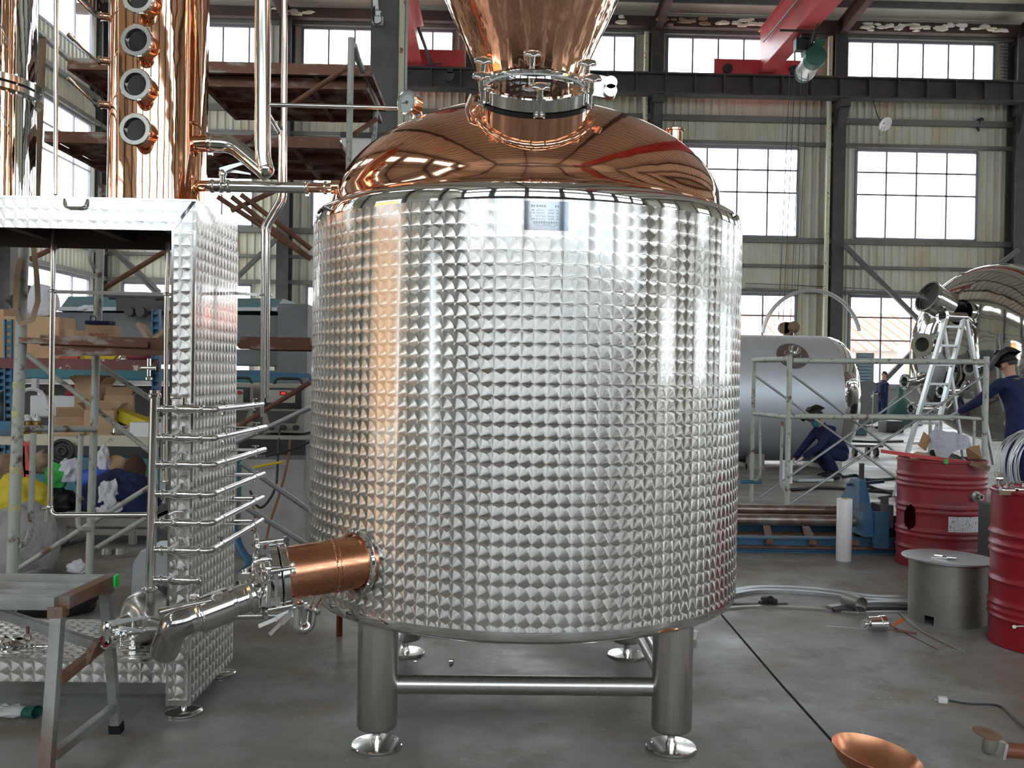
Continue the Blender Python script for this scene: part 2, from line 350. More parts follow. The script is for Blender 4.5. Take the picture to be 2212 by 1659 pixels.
# ------------------------------------------------------------------ the hall
YB, YF, XL, XR = 36.0, -19.0, -15.08, 36.0
COLX = [-15.08 + 7.05*k for k in range(8)]
bm = nb(); box(bm, (10, 8.5, -.1), (54, 57, .2)); fl = struct('floor', bm, 'floor', smooth=0)
def wall(name, O, u, n, L, z0, z1, holes, rib=.30):
    """ribbed cladding running from O along u; n points into the hall; holes = (a, b, z0, z1)"""
    bm = nb(); O, u, n = V(O), V(u), V(n)
    xs = sorted({0, L, *[h[0] for h in holes], *[h[1] for h in holes]}); zs = sorted({z0, z1, *[h[2] for h in holes], *[h[3] for h in holes]})
    for a, b in zip(xs, xs[1:]):
        # merge free vertical runs
        run = None; runs = []
        for c, d in zip(zs, zs[1:]):
            mx, mz = (a+b)/2, (c+d)/2
            hole = any(h[0] < mx < h[1] and h[2] < mz < h[3] for h in holes)
            if not hole: run = (run[0], d) if run else (c, d)
            if hole and run: runs.append(run); run = None
        if run: runs.append(run)
        for c, d in runs:
            t = math.floor(a/rib)*rib; prof = []
            while t < b + rib:
                for dx, dn in ((0, 0), (.05, .04), (.10, .04), (.15, 0)): prof.append((t+dx, dn))
                t += rib
            prof = [(a, 0)] + [q for q in prof if a < q[0] < b] + [(b, 0)]
            ro = [(bm.verts.new(O+u*x+n*y+V((0, 0, c))), bm.verts.new(O+u*x+n*y+V((0, 0, d)))) for x, y in prof]
            for (p, q), (r, s) in zip(ro, ro[1:]): bm.faces.new((p, r, s, q))
    return struct(name, bm, 'sheet', smooth=0)
WN = [0]
def window(O, u, n, a, b, z0, z1, cols, rows, bar_w=.06, edge=.10, louver=None):
    """a steel-framed window in the wall plane; rows/cols = inner bar positions"""
    WN[0] += 1; bm = nb(); O, u, n = V(O), V(u), V(n)
    def pt(x, z, d=0): return O+u*x+n*d+V((0, 0, z))
    for x in (a, b): bar(bm, pt(x, z0), pt(x, z1), edge, edge, n)
    for z in (z0, z1): bar(bm, pt(a, z), pt(b, z), edge, edge, n)
    for x in cols: bar(bm, pt(x, z0), pt(x, z1), bar_w, bar_w, n)
    for z in rows: bar(bm, pt(a, z), pt(b, z), bar_w, bar_w, n)
    w = struct('window_%d' % WN[0], bm, 'frame', smooth=0)
    bm = nb(); bar(bm, pt((a+b)/2, z0, -.02), pt((a+b)/2, z1, -.02), .02, b-a, V(u)); part('pane', bm, 'pane', w, smooth=0)
    return w
# back wall
bo, bu, bn_ = V((XL-.3, YB, 0)), V((1, 0, 0)), V((0, -1, 0))
holes = []; wins = []
for k in range(7):
    x0 = COLX[k]-bo.x
    wins.append((x0+.50, x0+6.3, 12.98, 14.72, [x0+.5+1.0*i for i in range(1, 6)], []))
    c1 = x0+.95; c2 = x0+5.72; w = (c2-c1)/4
    wins.append((c1, c2, 7.03, 10.48, [c1+w*i for i in (1, 2, 3)], [8.75, 9.62]))
    wins.append((c1-.15, c2, 1.30, 4.77, [c1+w*i-.1 for i in (1, 2, 3)], [3.05, 3.95]))
holes = [w[:4] for w in wins]
wall('wall_back', bo, bu, bn_, 52.6, 1.2, 15.4, holes)
for w in wins: window(bo, bu, bn_, *w)
bm = nb(); box(bm, (10, YB+.1, .6), (52.6, .3, 1.2)); box(bm, (10, YB-.05, 1.22), (52.6, .35, .06)); struct('wall_back_base', bm, 'concrete_wall', smooth=0)
for z, h in ((11.55, .22), (10.62, .14), (6.88, .2), (5.88, .12), (4.9, .14), (12.93, .1), (14.85, .16)):
    bm = nb(); bar(bm, (XL, YB-.14, z), (36, YB-.14, z), .16, h); struct('girt', bm, 'girt', smooth=0)
# left wall with tall windows
lo, lu, ln = V((XL, YF, 0)), V((0, 1, 0)), V((1, 0, 0))
lw = []
for k in range(7):
    y0 = 55-7.85*(k+1)
    c1, c2 = y0+1.25, y0+6.6; w = (c2-c1)/4
    lw.append((c1, c2, 12.98, 14.72, [c1+w*i for i in (1, 2, 3)], []))
    if k > 1: continue
    lw.append((c1, c2, 7.03, 10.48, [c1+w*i for i in (1, 2, 3)], [8.75, 9.62])); lw.append((c1, c2, 1.30, 4.77, [c1+w*i for i in (1, 2, 3)], [3.05]))
ldoor = [(-2.6-YF, 2.2-YF, .0, 5.3), (-10.5-YF, -8.7-YF, .0, 4.4)]
wall('wall_left', lo, lu, ln, 55, 0, 18, [w[:4] for w in lw]+ldoor)
for w in lw: window(lo, lu, ln, *w)
bm = nb()
for ya, yb in ((YF, -10.5), (-8.7, -2.6), (2.2, YB)): box(bm, (XL-.1, (ya+yb)/2, .6), (.3, yb-ya, 1.2))
struct('wall_left_base', bm, 'concrete_wall', smooth=0)
for i, (ya, yb, z) in enumerate(((-2.6, 2.2, 5.3), (-10.5, -8.7, 4.4))):
    bm = nb()
    for y in (ya, yb): box(bm, (XL, y, z/2), (.2, .14, z))
    box(bm, (XL, (ya+yb)/2, z), (.2, yb-ya, .16)); struct('door_%d' % (i+1), bm, 'frame', smooth=0)
bm = nb(); box(bm, (-45, 8, -.3), (58, 80, .2)); struct('yard_ground', bm, 'wall_outside', smooth=0)
bm = nb(); box(bm, (-27, 2, 3), (4, 16, 6)); tw = thing('brick_store', 'orange brick store across the yard beyond the left doorway', 'building', (-27, 2, 0)); part('wall', bm, MT.setdefault('brick', mat('orange_brick', (.78, .42, .18), .8)), tw, smooth=0)  # unseen block added for its colour: gives the tank a warm reflection
bm = nb(); box(bm, (-27, 2, 6.1), (4.6, 16.6, .3)); part('roof', bm, 'roof_outside', tw, smooth=0)
for z in (11.55, 10.62, 6.88, 5.88, 4.9):
    bm = nb(); bar(bm, (XL+.14, YF, z), (XL+.14, YB, z), .16, .16); struct('girt', bm, 'girt', smooth=0)
# front wall, behind the photographer
fo, fu, fn = V((XR, YF, 0)), V((-1, 0, 0)), V((0, 1, 0))
fwn = []
for k in range(7):
    x0 = 36-COLX[k+1]; c1, c2 = x0+.5, x0+6.55; w = (c2-c1)/4
    None; fwn.append((c1, c2, 5.3, 10.1, [c1+w*i for i in (1, 2, 3)], [6.9, 8.5])); fwn.append((c1, c2, 12.3, 14.5, [c1+w*i for i in (1, 2, 3)], []))
bm = nb(); box(bm, (10, YF+.12, 2.2), (52, .2, 4.4)); struct('wall_front_base', bm, 'dark', smooth=0)  # dark lower wall added out of view to deepen contrast in the tank's reflections
wall('wall_front', fo, fu, fn, 51.8, 0, 15.4, [w[:4] for w in fwn], rib=.6)
for w in fwn: window(fo, fu, fn, *w)
# right wall
ro_, ru, rn = V((XR, YB, 0)), V((0, -1, 0)), V((-1, 0, 0)); rw = []
for k in (0, 1, 3, 5):
    c1, c2 = 7.85*k+1.25, 7.85*k+6.6; w = (c2-c1)/4
    rw.append((c1, c2, 7.03, 10.48, [c1+w*i for i in (1, 2, 3)], [8.75])); rw.append((c1, c2, 1.30, 4.77, [c1+w*i for i in (1, 2, 3)], [3.05]))
wall('wall_right', ro_, ru, rn, 55, 0, 18, [w[:4] for w in rw], rib=.6)
for w in rw: window(ro_, ru, rn, *w)
# roof: two slopes, purlins and rafters
RZ = lambda y: 15.45 + .095*min(YB-y, y-YF)
bm = nb(); ym = (YB+YF)/2
for ya, yb in ((YF-.5, ym), (ym, YB+.5)):
    vs4 = [bm.verts.new(q) for q in ((-17, ya, RZ(ya)), (37, ya, RZ(ya)), (37, yb, RZ(yb)), (-17, yb, RZ(yb)))]; bm.faces.new(vs4)
    vs4 = [bm.verts.new(q) for q in ((-17, ya, RZ(ya)+.12), (-17, yb, RZ(yb)+.12), (37, yb, RZ(yb)+.12), (37, ya, RZ(ya)+.12))]; bm.faces.new(vs4)
struct('ceiling', bm, 'roofsheet', smooth=0)
y = YF+.6
while y < YB:
    bm = nb(); bar(bm, (-16, y, RZ(y)-.14), (36, y, RZ(y)-.14), .09, .24); struct('purlin', bm, 'column', smooth=0); y += 1.55
for x in COLX:
    bm = nb()
    for ya, yb in ((YF, ym), (ym, YB)):
        for dz, w, h in ((-.30, .26, .04), (-.84, .26, .04), (-.57, .04, .54)): bar(bm, (x, ya, RZ(ya)+dz), (x, yb, RZ(yb)+dz), w, h)
    struct('rafter', bm, 'darkbrown', smooth=0)
for x in COLX:                                                     # wall columns (I-sections)
    for yy, m in ((YB-.45, 'dark'), (YF+.45, 'dark')):
        bm = nb(); box(bm, (x, yy, 7.5), (.06, .66, 15)); box(bm, (x, yy-.33, 7.5), (.46 if yy > 0 else .8, .05, 15)); box(bm, (x, yy+.33, 7.5), (.46 if yy > 0 else .8, .05, 15)); struct('column', bm, m, smooth=0)
for k in range(1, 7):
    for x in (XL+.35, XR-.35):
        bm = nb(); box(bm, (x, YB-7.85*k, 7.6), (.6, .45, 15.4)); struct('column', bm, 'dark', smooth=0)
# crane runway beams with stiffeners
for yy in (YB-1.1, -14.0):
    bm = nb(); box(bm, (10, yy, 12.88), (52, .5, .06)); box(bm, (10, yy, 12.14), (52, .5, .06)); box(bm, (10, yy, 12.5), (52, .04, .7))
    x = XL+.5
    while x < 36: box(bm, (x, yy-.12, 12.5), (.05, .22, .7)); x += 1.1
    struct('runway_beam', bm, 'dark', smooth=0)
    for x in COLX:
        if yy > 0:
            bm = nb(); box(bm, (x, yy+.25, 11.95), (.4, .9, .3)); bar(bm, (x, yy-.15, 11.8), (x, YB-.6, 10.9), .3, .2); struct('bracket', bm, 'dark', smooth=0)
# eave gutter beam and torn insulation along the top of the wall
bm = nb(); bar(bm, (-16, YB-.5, 15.05), (36, YB-.5, 15.05), .3, .34); struct('eave_beam', bm, 'darkbrown', smooth=0)
# grey-green downpipes beside the columns
for k in (3, 4):
    bm = nb(); x = COLX[k]-.42; cyl(bm, (x, YB-.75, 0), (x, YB-.75, 14.6), .09, seg=12); struct('downpipe', bm, 'cream')
# diagonal wall bracing
def brace(p, q, w=.16):
    bm = nb(); bar(bm, p, q, w, w); struct('wall_brace', bm, 'column', smooth=0)
brace(P(1824, 530, 34.9), P(1985, 692, 34.9)); brace(P(1985, 745, 34.9), P(1830, 905, 34.9))
brace(P(2200, 540, 34.9), P(2120, 600, 34.9)); brace(P(225, 520, 34.9), P(345, 640, 34.9)); brace(P(603, 510, 34.9), P(512, 600, 34.9))
brace(P(205, 500, 34.9), P(345, 632, 34.9))
# the wide grey column standing in the hall, left of the tall copper helmet
xw = P(838, 300, 18).x
bm = nb(); box(bm, (xw, 18, 8.6), (.66, .5, 17.2)); box(bm, (xw, 18, .01), (.9, .8, .06)); struct('column', bm, 'column', smooth=0)
bm = nb(); cyl(bm, (xw+.27, 17.66, 0), (xw+.27, 17.66, 16.5), .055, seg=10); struct('downpipe', bm, 'cream')
# ground and houses outside the windows
bm = nb(); box(bm, (10, 85, -.3), (160, 90, .2)); box(bm, (10, -60, -.3), (160, 70, .2)); struct('yard_ground', bm, 'concrete_wall', smooth=0)
th = thing('neighbouring_building', 'long low building with a salmon tiled roof seen through the lower windows', 'building', (24, 62, 0))
bm = nb(); box(bm, (24, 66, 1.7), (80, 14, 3.6)); part('wall', bm, 'wall_outside', th, smooth=0)
bm = nb(); q = [bm.verts.new(p) for p in ((-17, 58, 3.4), (65, 58, 3.4), (65, 66, 6.3), (-17, 66, 6.3), (-17, 74, 3.4), (65, 74, 3.4))]
bm.faces.new(q[:4]); bm.faces.new((q[3], q[2], q[5], q[4]))
for k in range(100): bar(bm, (-16.6+.82*k, 58, 3.46), (-16.6+.82*k, 66, 6.36), .12, .1)
part('roof', bm, 'roof_outside', th, smooth=0)
bm = nb(); box(bm, (33, 57.6, 2.2), (14, .1, .9)); part('sign_board', bm, 'yellow', th, smooth=0)
# ------------------------------------------------------------------ the big pot still
TX, TY, TR = .147, 4.22, .952
A0 = V((TX, TY, 0)); UP = V((0, 0, 1))
still = thing('pot_still', 'large round engine-turned steel tank with copper dome and helmet standing on four steel legs', 'still', (TX, TY, 0))
def cyl_uv(name, z0, z1, r, m, parent, pitch=.0474, seg=192):
    bm = nb(); uvl = bm.loops.layers.uv.new('UVMap'); C0 = V((TX, TY, 0)); cols = []
    for i in range(seg+1):
        a = PI/2 + 2*PI*i/seg; cols.append((V((TX+r*math.cos(a), TY+r*math.sin(a), 0)), a))
    vv = [(bm.verts.new(p+V((0, 0, z0))), bm.verts.new(p+V((0, 0, z1)))) for p, a in cols[:-1]]
    n = round(2*PI*r/pitch)
    for i in range(seg):
        a, b = vv[i], vv[(i+1) % seg]; f_ = bm.faces.new((a[0], b[0], b[1], a[1]))
        for l, (ui, z) in zip(f_.loops, ((i, z0), (i+1, z0), (i+1, z1), (i, z1))): l[uvl].uv = (n*ui/seg, z/pitch)
    return part(name, bm, m, parent, smooth=80)
jk = cyl_uv('jacket', .540, 2.075, TR, 'swirl', still)
bm = nb(); lathe(bm, A0, UP, [(.80, .488), (.90, .489), (.935, .494), (.948, .506), (TR+.0006, .53), (TR, .540)], 96, caps=False); lathe(bm, A0, UP, [(.02, .52), (.80, .488)], 96, caps=False)
part('bottom_rim', bm, 'mirror', still, 'plain polished rim curving under the jacket')
bm = nb(); lathe(bm, A0, UP, [(TR, 2.075), (TR+.0006, 2.08), (TR, 2.115), (.946, 2.130), (.935, 2.140), (.865, 2.165)], 128, caps=False)
part('shoulder', bm, 'mirror', still, 'mirror-polished band and shoulder above the jacket')
prof = [(.868, 2.160), (.870, 2.168), (.864, 2.180)] + [(.864*math.cos(t), 2.178+.47*math.sin(t)) for t in [i*PI/2/20 for i in range(1, 20)]]
bm = nb(); lathe(bm, A0, UP, prof, 128, caps=False); part('dome', bm, 'copper_dome', still, 'polished copper dome')
# helmet: copper cone flaring upwards from the dome
bm = nb(); lathe(bm, A0, UP, [(.235, 2.60), (.222, 2.68), (.232, 2.76), (.262, 2.86), (.305, 2.96), (.352, 3.06), (.398, 3.165), (.44, 3.28), (.465, 3.42), (.46, 3.56), (.40, 3.70), (.28, 3.80), (.14, 3.85), (.10, 3.95), (.09, 4.4)], 160, caps=True)
hl = part('helmet', bm, 'copper_helmet', still, 'copper helmet flaring upwards above the dome', smooth=60)
# legs with levelling feet
LX, LY = .575, .60
for sx in (-1, 1):
    for sy in (-1, 1):
        c = V((TX+sx*LX, TY+sy*LY-.02, 0))
        bm = nb(); lathe(bm, c, UP, [(.070, .075), (.076, .08), (.0785, .09), (.0785, .55)], 40); lg = part('leg', bm, 'satin', still)
        bm = nb(); cyl(bm, c+V((0, 0, .008)), c+V((0, 0, .085)), .016, seg=16); cyl(bm, c+V((0, 0, .014)), c+V((0, 0, .03)), .022, seg=16)
        lathe(bm, c, UP, [(.097, 0), (.0995, .003), (.0995, .009), (.096, .012), (.03, .015)], 48)
        for k in range(3):
            a = k*2*PI/3+.6; cyl(bm, c+V((.078*math.cos(a), .078*math.sin(a), .0135)), c+V((.078*math.cos(a), .078*math.sin(a), .0148)), .005, seg=10)
        part('foot', bm, 'steel', lg)
zb = .235
def stretcher(p, q, r):
    bm = nb(); cyl(bm, p, q, r, seg=28); part('stretcher', bm, 'satin', still)
stretcher((TX-LX, TY-LY, zb), (TX+LX, TY-LY, zb), .037); stretcher((TX-LX, TY+LY, zb), (TX+LX, TY+LY, zb), .037)
stretcher((TX-LX, TY-LY, zb), (TX-LX, TY+LY, zb), .037); stretcher((TX+LX, TY-LY, zb), (TX+LX, TY+LY, zb), .037)
# maker's plate: brushed steel plate with engraved rows of small writing
def curved(r, ang0, ang1, z0, z1, n=14):
    bm = nb(); a = [ang0+(ang1-ang0)*i/n for i in range(n+1)]
    lo = [bm.verts.new((TX+r*math.sin(t), TY-r*math.cos(t), z0)) for t in a]; hi = [bm.verts.new((TX+r*math.sin(t), TY-r*math.cos(t), z1)) for t in a]
    for i in range(n): bm.faces.new((lo[i], lo[i+1], hi[i+1], hi[i]))
    r2 = bmesh.ops.solidify(bm, geom=bm.faces[:], thickness=-.0015); return bm
MT['nameplate'] = mat('nameplate_steel', (.30, .32, .36), .10, 1)
MT['engrave'] = mat('nameplate_lettering', (.62, .64, .66), .4)
a0, a1 = -.047, .117; zp0, zp1 = 1.965, 2.066
npl = part('nameplate', curved(TR+.0022, a0, a1, zp0, zp1), 'nameplate', still, 'small dark steel plate with engraved rows of characters')
def glyphs(rows):
    bm = nb(); rnd = random.Random(3)
    for z, h, x0, x1, dens, kind in rows:
        x = x0
        while x < x1:
            w = h*(.9 if kind == 'c' else .55)
            if rnd.random() < dens:
                t = (x+w*.4)/TR + (a0+a1)/2; c = V((TX+(TR+.0042)*math.sin(t), TY-(TR+.0042)*math.cos(t), z))
                R_ = Matrix.Rotation(t, 4, 'Z')
                if kind == 'c':   # square characters: two uprights and two or three cross strokes
                    for k in range(3): box(bm, c+V((0, 0, h*(.38-.38*k))), (w*.8, .0006, h*.13), R_)
                    box(bm, c+R_.to_3x3() @ V((rnd.choice((-1, 0, 1))*w*.2, 0, 0)), (h*.12, .0006, h*.9), R_)
                    if rnd.random() < .6: box(bm, c+R_.to_3x3() @ V((rnd.choice((-1, 1))*w*.34, 0, 0)), (h*.12, .0006, h*.8), R_)
                else:
                    box(bm, c, (w*.7, .0006, h*.22), R_); box(bm, c+R_.to_3x3() @ V((-w*.2, 0, 0)), (h*.16, .0006, h), R_)
            x += w*1.28
    return bm
part('lettering', glyphs([(2.049, .0075, -.055, -.045, 1, 'c'), (2.049, .0075, -.035, -.004, 1, 'c'), (2.049, .0075, .03, .055, 1, 'c'),
    (2.034, .0045, -.052, -.045, 1, 'c'), (2.034, .004, -.036, -.012, .9, 'l'), (2.034, .004, .005, .026, .9, 'l'), (2.034, .004, .034, .044, 1, 'l'),
    (2.024, .0045, -.057, -.045, .6, 'c'), (2.024, .004, -.036, -.010, .9, 'l'), (2.024, .004, .005, .026, .9, 'l'), (2.024, .004, .034, .044, 1, 'l'),
    (2.013, .0045, -.057, -.045, .6, 'c'), (2.013, .004, -.036, -.006, .9, 'l'), (2.013, .004, .005, .026, .9, 'l'), (2.013, .004, .034, .044, 1, 'l'),
    (2.003, .0045, -.057, -.045, .9, 'c'), (2.003, .004, -.036, -.008, .9, 'l'), (2.003, .004, .005, .026, .9, 'l'), (2.003, .004, .034, .044, 1, 'l'),
    (1.991, .0075, -.045, .05, 1, 'c'), (1.983, .003, -.040, .045, .85, 'l'), (1.978, .003, -.03, .03, .6, 'l')]), 'engrave', npl)
# ---- manway on the dome front
ax = V((0, -math.sin(math.radians(33)), math.cos(math.radians(33)))); L0 = V((P(1157, 178, 3.47).x, 3.47, P(1157, 178, 3.47).z))
ex, ey, _ = V((1, 0, 0)), ax.cross(V((1, 0, 0))), 0
RN = .2135
# neck runs from the lid ring into the dome, with a rolled flare where it meets the dome
mwy = part('manway', (lambda b: (lathe(b, L0, ax, [(RN, -.34), (RN, -.20), (RN, -.07), (RN-.006, -.068), (RN-.008, -.2)], 96, caps=False), b)[1])(nb()), 'copper', still, 'short polished copper neck of the manway', smooth=60)
def dome_pt(phi):
    """where the neck wall at angle phi meets the dome"""
    base = L0 + ex*(RN*math.cos(phi)) + ey*(RN*math.sin(phi)); t = 0
    while t < .5:
        p = base - ax*t; r = math.hypot(p.x-TX, p.y-TY)
        if r < .86 and p.z <= 2.178+.47*math.sqrt(max(0, 1-(r/.864)**2)): return p
        t += .002
    return base-ax*.2
bm = nb(); tube(bm, [dome_pt(2*PI*i/64) + (ex*math.cos(2*PI*i/64)+ey*math.sin(2*PI*i/64))*.004 for i in range(64)], .014, 10, closed=True); part('neck_flare', bm, 'copper', mwy, smooth=80)
bm = nb(); lathe(bm, L0, ax, [(RN-.012, -.072), (RN+.002, -.07), (RN+.004, -.052), (RN-.012, -.05)], 96); part('lower_ring', bm, 'dark', mwy)
MT['blackring'] = mat('dark_polished_ring', (.10, .10, .10), .12, .9)
bpy.data.objects['lower_ring'].data.materials[0] = MT['blackring']
bm = nb(); lathe(bm, L0, ax, [(RN-.01, -.050), (RN, -.048), (RN, -.004), (RN-.003, 0), (RN-.026, 0), (RN-.028, -.004), (RN-.028, -.04)], 128, caps=False); part('lid_ring', bm, 'mirror', mwy, smooth=30)
bm = nb(); lathe(bm, L0, ax, [(.01, -.030), (RN-.027, -.030), (RN-.027, -.018), (.01, -.018)], 64); part('sight_glass', bm, 'glass', mwy, 'clear glass of the manway lid')
bm = nb(); torus(bm, L0-ax*.018, ax, RN-.03, .004, 64, 6); part('glass_seal', bm, MT['glove'], mwy)
def hand_knob(par, c, a, out, s=1.0):
    """star knob on a swing bolt: c on the ring edge, a = screw axis, out = radial direction"""
    a = V(a).normalized(); out = V(out).normalized(); x = a.cross(out)
    bm = nb(); n = 48; prof = [(.030, .0), (.041, .004), (.044, .012), (.036, .020), (.018, .026), (.003, .028)]
    c1 = c + out*.012*s + a*.05*s; rs = []
    for r, h in prof:
        rs.append([bm.verts.new(c1 + a*(h*s) + (out*math.cos(t)+x*math.sin(t))*(r*s*(1+.13*math.cos(6*t)*(r > .02)))) for t in [2*PI*i/n for i in range(n)]])
    for p, q in zip(rs, rs[1:]): bridge(bm, p, q)
    bm.faces.new(list(reversed(rs[0]))); bm.faces.new(rs[-1])
    kn = part('knob', bm, 'steel', par, smooth=60)
    bm = nb(); cyl(bm, c1-a*.03*s, c1+a*.004*s, .014*s, seg=16); cyl(bm, c1-a*.125*s, c1-a*.03*s, .008*s, seg=12); box(bm, c1-a*.055*s, (.001, .001, .001)); cyl(bm, c1-a*.060*s, c1-a*.03*s, .012*s, .016*s, seg=14)
    cyl(bm, c1-a*.118*s-x*.022*s-out*.004*s, c1-a*.118*s+x*.022*s-out*.004*s, .009*s, seg=12)
    for k in (-1, 1): cyl(bm, c1-a*.118*s+x*(.018*k*s), c1-a*.118*s+x*(.026*k*s), .012*s, seg=6)
    bar(bm, c1-a*.118*s-out*.03*s, c1-a*.118*s, .03*s, .016*s, a); part('swing_bolt', bm, 'steel', kn, smooth=40)
for t in (-88, -28, 28, 92, 152, 208):
    t = math.radians(t); o_ = ex*math.cos(t)+ey*math.sin(t); hand_knob(mwy, L0+o_*(RN+.002), ax, o_, .80)
# hinge on the right of the manway
bm = nb(); h = L0+ex*(RN+.01)-ax*.012
for dz in (0, .03):
    bar(bm, h+V((-.03, .02, dz)), h+V((.06, .03, dz-.01)), .05, .02, (0, 1, 0)); cyl(bm, h+V((.06, .0, dz-.01)), h+V((.06, .055, dz-.01)), .024, seg=20)
part('hinge', bm, 'satin', mwy)
bm = nb(); tube(bm, [L0-ex*(RN+.02)-ax*.05, L0-ex*(RN+.045)-ax*.11, L0-ex*(RN+.02)-ax*.16], .012, 12, bend=.03); part('handle', bm, 'steel', mwy)
# small open nozzle on the right of the dome
b0 = P(1457, 320, 4.20); b0 = V((b0.x, 4.20, 2.36)); t0 = V((P(1457, 281, 4.20).x, 4.20, P(1457, 281, 4.20).z))
nz0 = V((t0.x, 4.20, t0.z-.12)); bm = nb(); lathe(bm, nz0, UP, [(.036, -.04), (.036, .112), (.046, .114), (.046, .121), (.034, .121), (.032, .02)], 32, caps=False); part('top_nozzle', bm, 'copper', still, smooth=40)
bm = nb(); torus(bm, nz0+V((-.003, 0, .025)), V((.55, 0, .8)), .042, .006, 32, 8); part('weld_collar', bm, 'copper', bpy.data.objects['top_nozzle'])
# thermometer on the left shoulder
g = V((P(881, 222, 4.0).x, 4.0, P(881, 222, 4.0).z)); ga = V((-.55, -.83, .03)).normalized()
th_ = thing('dial_thermometer', 'round dial thermometer with white face standing on left of copper dome', 'thermometer', g)
bm = nb(); lathe(bm, g, ga, [(.03, -.05), (.046, -.048), (.047, .0), (.052, .002), (.052, .012), (.046, .014), (.045, .006)], 40, caps=False); lathe(bm, g, ga, [(.001, -.05), (.03, -.05)], 40, caps=False); part('case', bm, 'steel', th_)
bm = nb(); lathe(bm, g, ga, [(.001, .006), (.046, .006)], 40, caps=False); fc = part('dial_face', bm, 'white', th_)
gx, gy, _ = frame_of(ga); bm = nb()
for k in range(27):
    t = math.radians(-135+k*10+90); d_ = gx*math.cos(t)+gy*math.sin(t); bar(bm, g+ga*.0068+d_*.034, g+ga*.0068+d_*.041, .0018, .0006, ga)
bar(bm, g+ga*.0075, g+ga*.0075-gx*.03, .003, .001, ga); cyl(bm, g+ga*.006, g+ga*.011, .007, seg=14); part('needle', bm, 'black', th_)
bm = nb(); lathe(bm, g, ga, [(.001, .0125), (.047, .0125)], 40, caps=False); part('crystal', bm, 'glass', th_)
gb = g+V((.02, .03, -.045)); bm = nb(); cyl(bm, gb, gb-V((0, 0, .10)), .013, seg=14); lathe(bm, gb-V((0, 0, .06)), UP, [(.018, 0), (.02, .004), (.02, .014), (.018, .018)], 6); part('stem', bm, 'steel', th_)
bm = nb(); lathe(bm, gb-V((0, 0, .17)), UP, [(.03, 0), (.018, .02), (.016, .08)], 20); part('socket', bm, 'copper', th_)
# ---- side manway with copper body and outlet valve, lower left
c0 = P(700, 1218, 3.72); q = V((P(735, 1215, 3.75).x, 3.75, P(735, 1215, 3.75).z))
sa = V((-.93, -.34, -.10)).normalized()                     # outward axis
m0 = V((P(604, 1241, 3.42).x, 3.42, P(604, 1241, 3.42).z))  # centre of the cover
sd = part('discharge_manway', (lambda b: (lathe(b, m0, sa, [(.098, -.42), (.098, -.0), (.09, 0), (.088, -.3)], 64, caps=False), b)[1])(nb()), 'copper_brushed', still, 'brushed copper discharge neck on the lower left', smooth=50)
bm = nb(); torus(bm, m0-sa*.20, sa, .0995, .0035, 48, 6); torus(bm, m0-sa*.215, sa, .103, .0012, 48, 6); part('weld_bead', bm, 'copper', sd)
bm = nb(); torus(bm, m0-sa*.285, V((-.75, -.65, 0)), .115, .012, 48, 8); part('weld_collar', bm, 'mirror', sd)
bm = nb(); lathe(bm, m0, sa, [(.112, -.028), (.116, -.025), (.116, -.004), (.112, 0)], 64); lathe(bm, m0, sa, [(.112, .003), (.117, .006), (.117, .03), (.105, .036), (.06, .04), (.055, .06)], 64); cov = part('cover', bm, 'steel', sd)
sx_, sy_, _ = frame_of(sa)
for t in (20, 95, 165, 235, 305):
    t = math.radians(t); o_ = sx_*math.cos(t)+sy_*math.sin(t); hand_knob(cov, m0+sa*.02+o_*.116, sa, o_, .82)
bm = nb(); hb = m0+V((-.028, -.135, .005)); box(bm, hb+V((0, 0, .0)), (.055, .02, .012)); 
for zz in (.035, -.075): bar(bm, hb+V((-.006, 0, zz)), hb+V((.055, .03, zz)), .012, .03, (0, 0, 1))
for k in (-.005, .045): bar(bm, hb+V((k, .012, -.075)), hb+V((k, .012, .035)), .012, .006, (0, 1, 0))
cyl(bm, hb+V((.02, .0, -.085)), hb+V((.02, 0, .045)), .009, seg=12); part('hinge', bm, 'steel', sd)
bm = nb(); hh = m0+sa*.045
tube(bm, [P(566, 1205, 3.36)+V((.05, 0, 0)), P(547, 1212, 3.33), P(547, 1256, 3.33), P(566, 1258, 3.36)+V((.05, 0, 0))], .006, 10, bend=.02); part('handle', bm, 'steel', cov)
# outlet: reducer, butterfly housing, and cut elbow pointing down to the left
o1 = m0+sa*.05; o2 = V((P(540, 1288, 3.30).x, 3.30, P(540, 1288, 3.30).z)); o3 = V((P(430, 1330, 3.22).x, 3.22, P(430, 1330, 3.22).z)); o4 = V((P(352, 1392, 3.16).x, 3.16, P(352, 1392, 3.16).z)); 
d1 = (o3-o2).normalized()
bm = nb(); tube(bm, [o1-d1*.02, o1+d1*.05, o2-d1*.02, o2], .04, 28, rs=[.064, .058, .05, .05]); 
outl = part('outlet_pipe', bm, 'steel', sd, 'polished outlet pipe running down to the left')
def clampring(bm, c, d, r, w=.018):
    d = V(d).normalized(); lathe(bm, V(c)-d*w/2, d, [(r, 0), (r*1.02, .001), (r*1.2, w*.3), (r*1.2, w*.7), (r*1.02, w-.001), (r, w)], 28)
    x, y, _ = frame_of(d); t = V(c)+y*r*1.25
    box(bm, t, (w*.9, w*.9, r*.35 if r < .05 else w)); 
bm = nb(); clampring(bm, o2+d1*-.005, d1, .056, .03); part('clamp', bm, 'steel', outl); bm = nb(); clampring(bm, o3, d1, .050, .028); part('clamp', bm, 'steel', outl)
oa = o2+d1*.05; ob = o2.lerp(o3, .80)
bm = nb(); lathe(bm, o2, d1, [(.05, 0), (.05, .02), (.052, .022), (.052, .05), (.05, .052), (.048, .07)], 36); part('sleeve', bm, 'steel', outl)
vb = o2+d1*.065; ln_ = (o3-vb).length
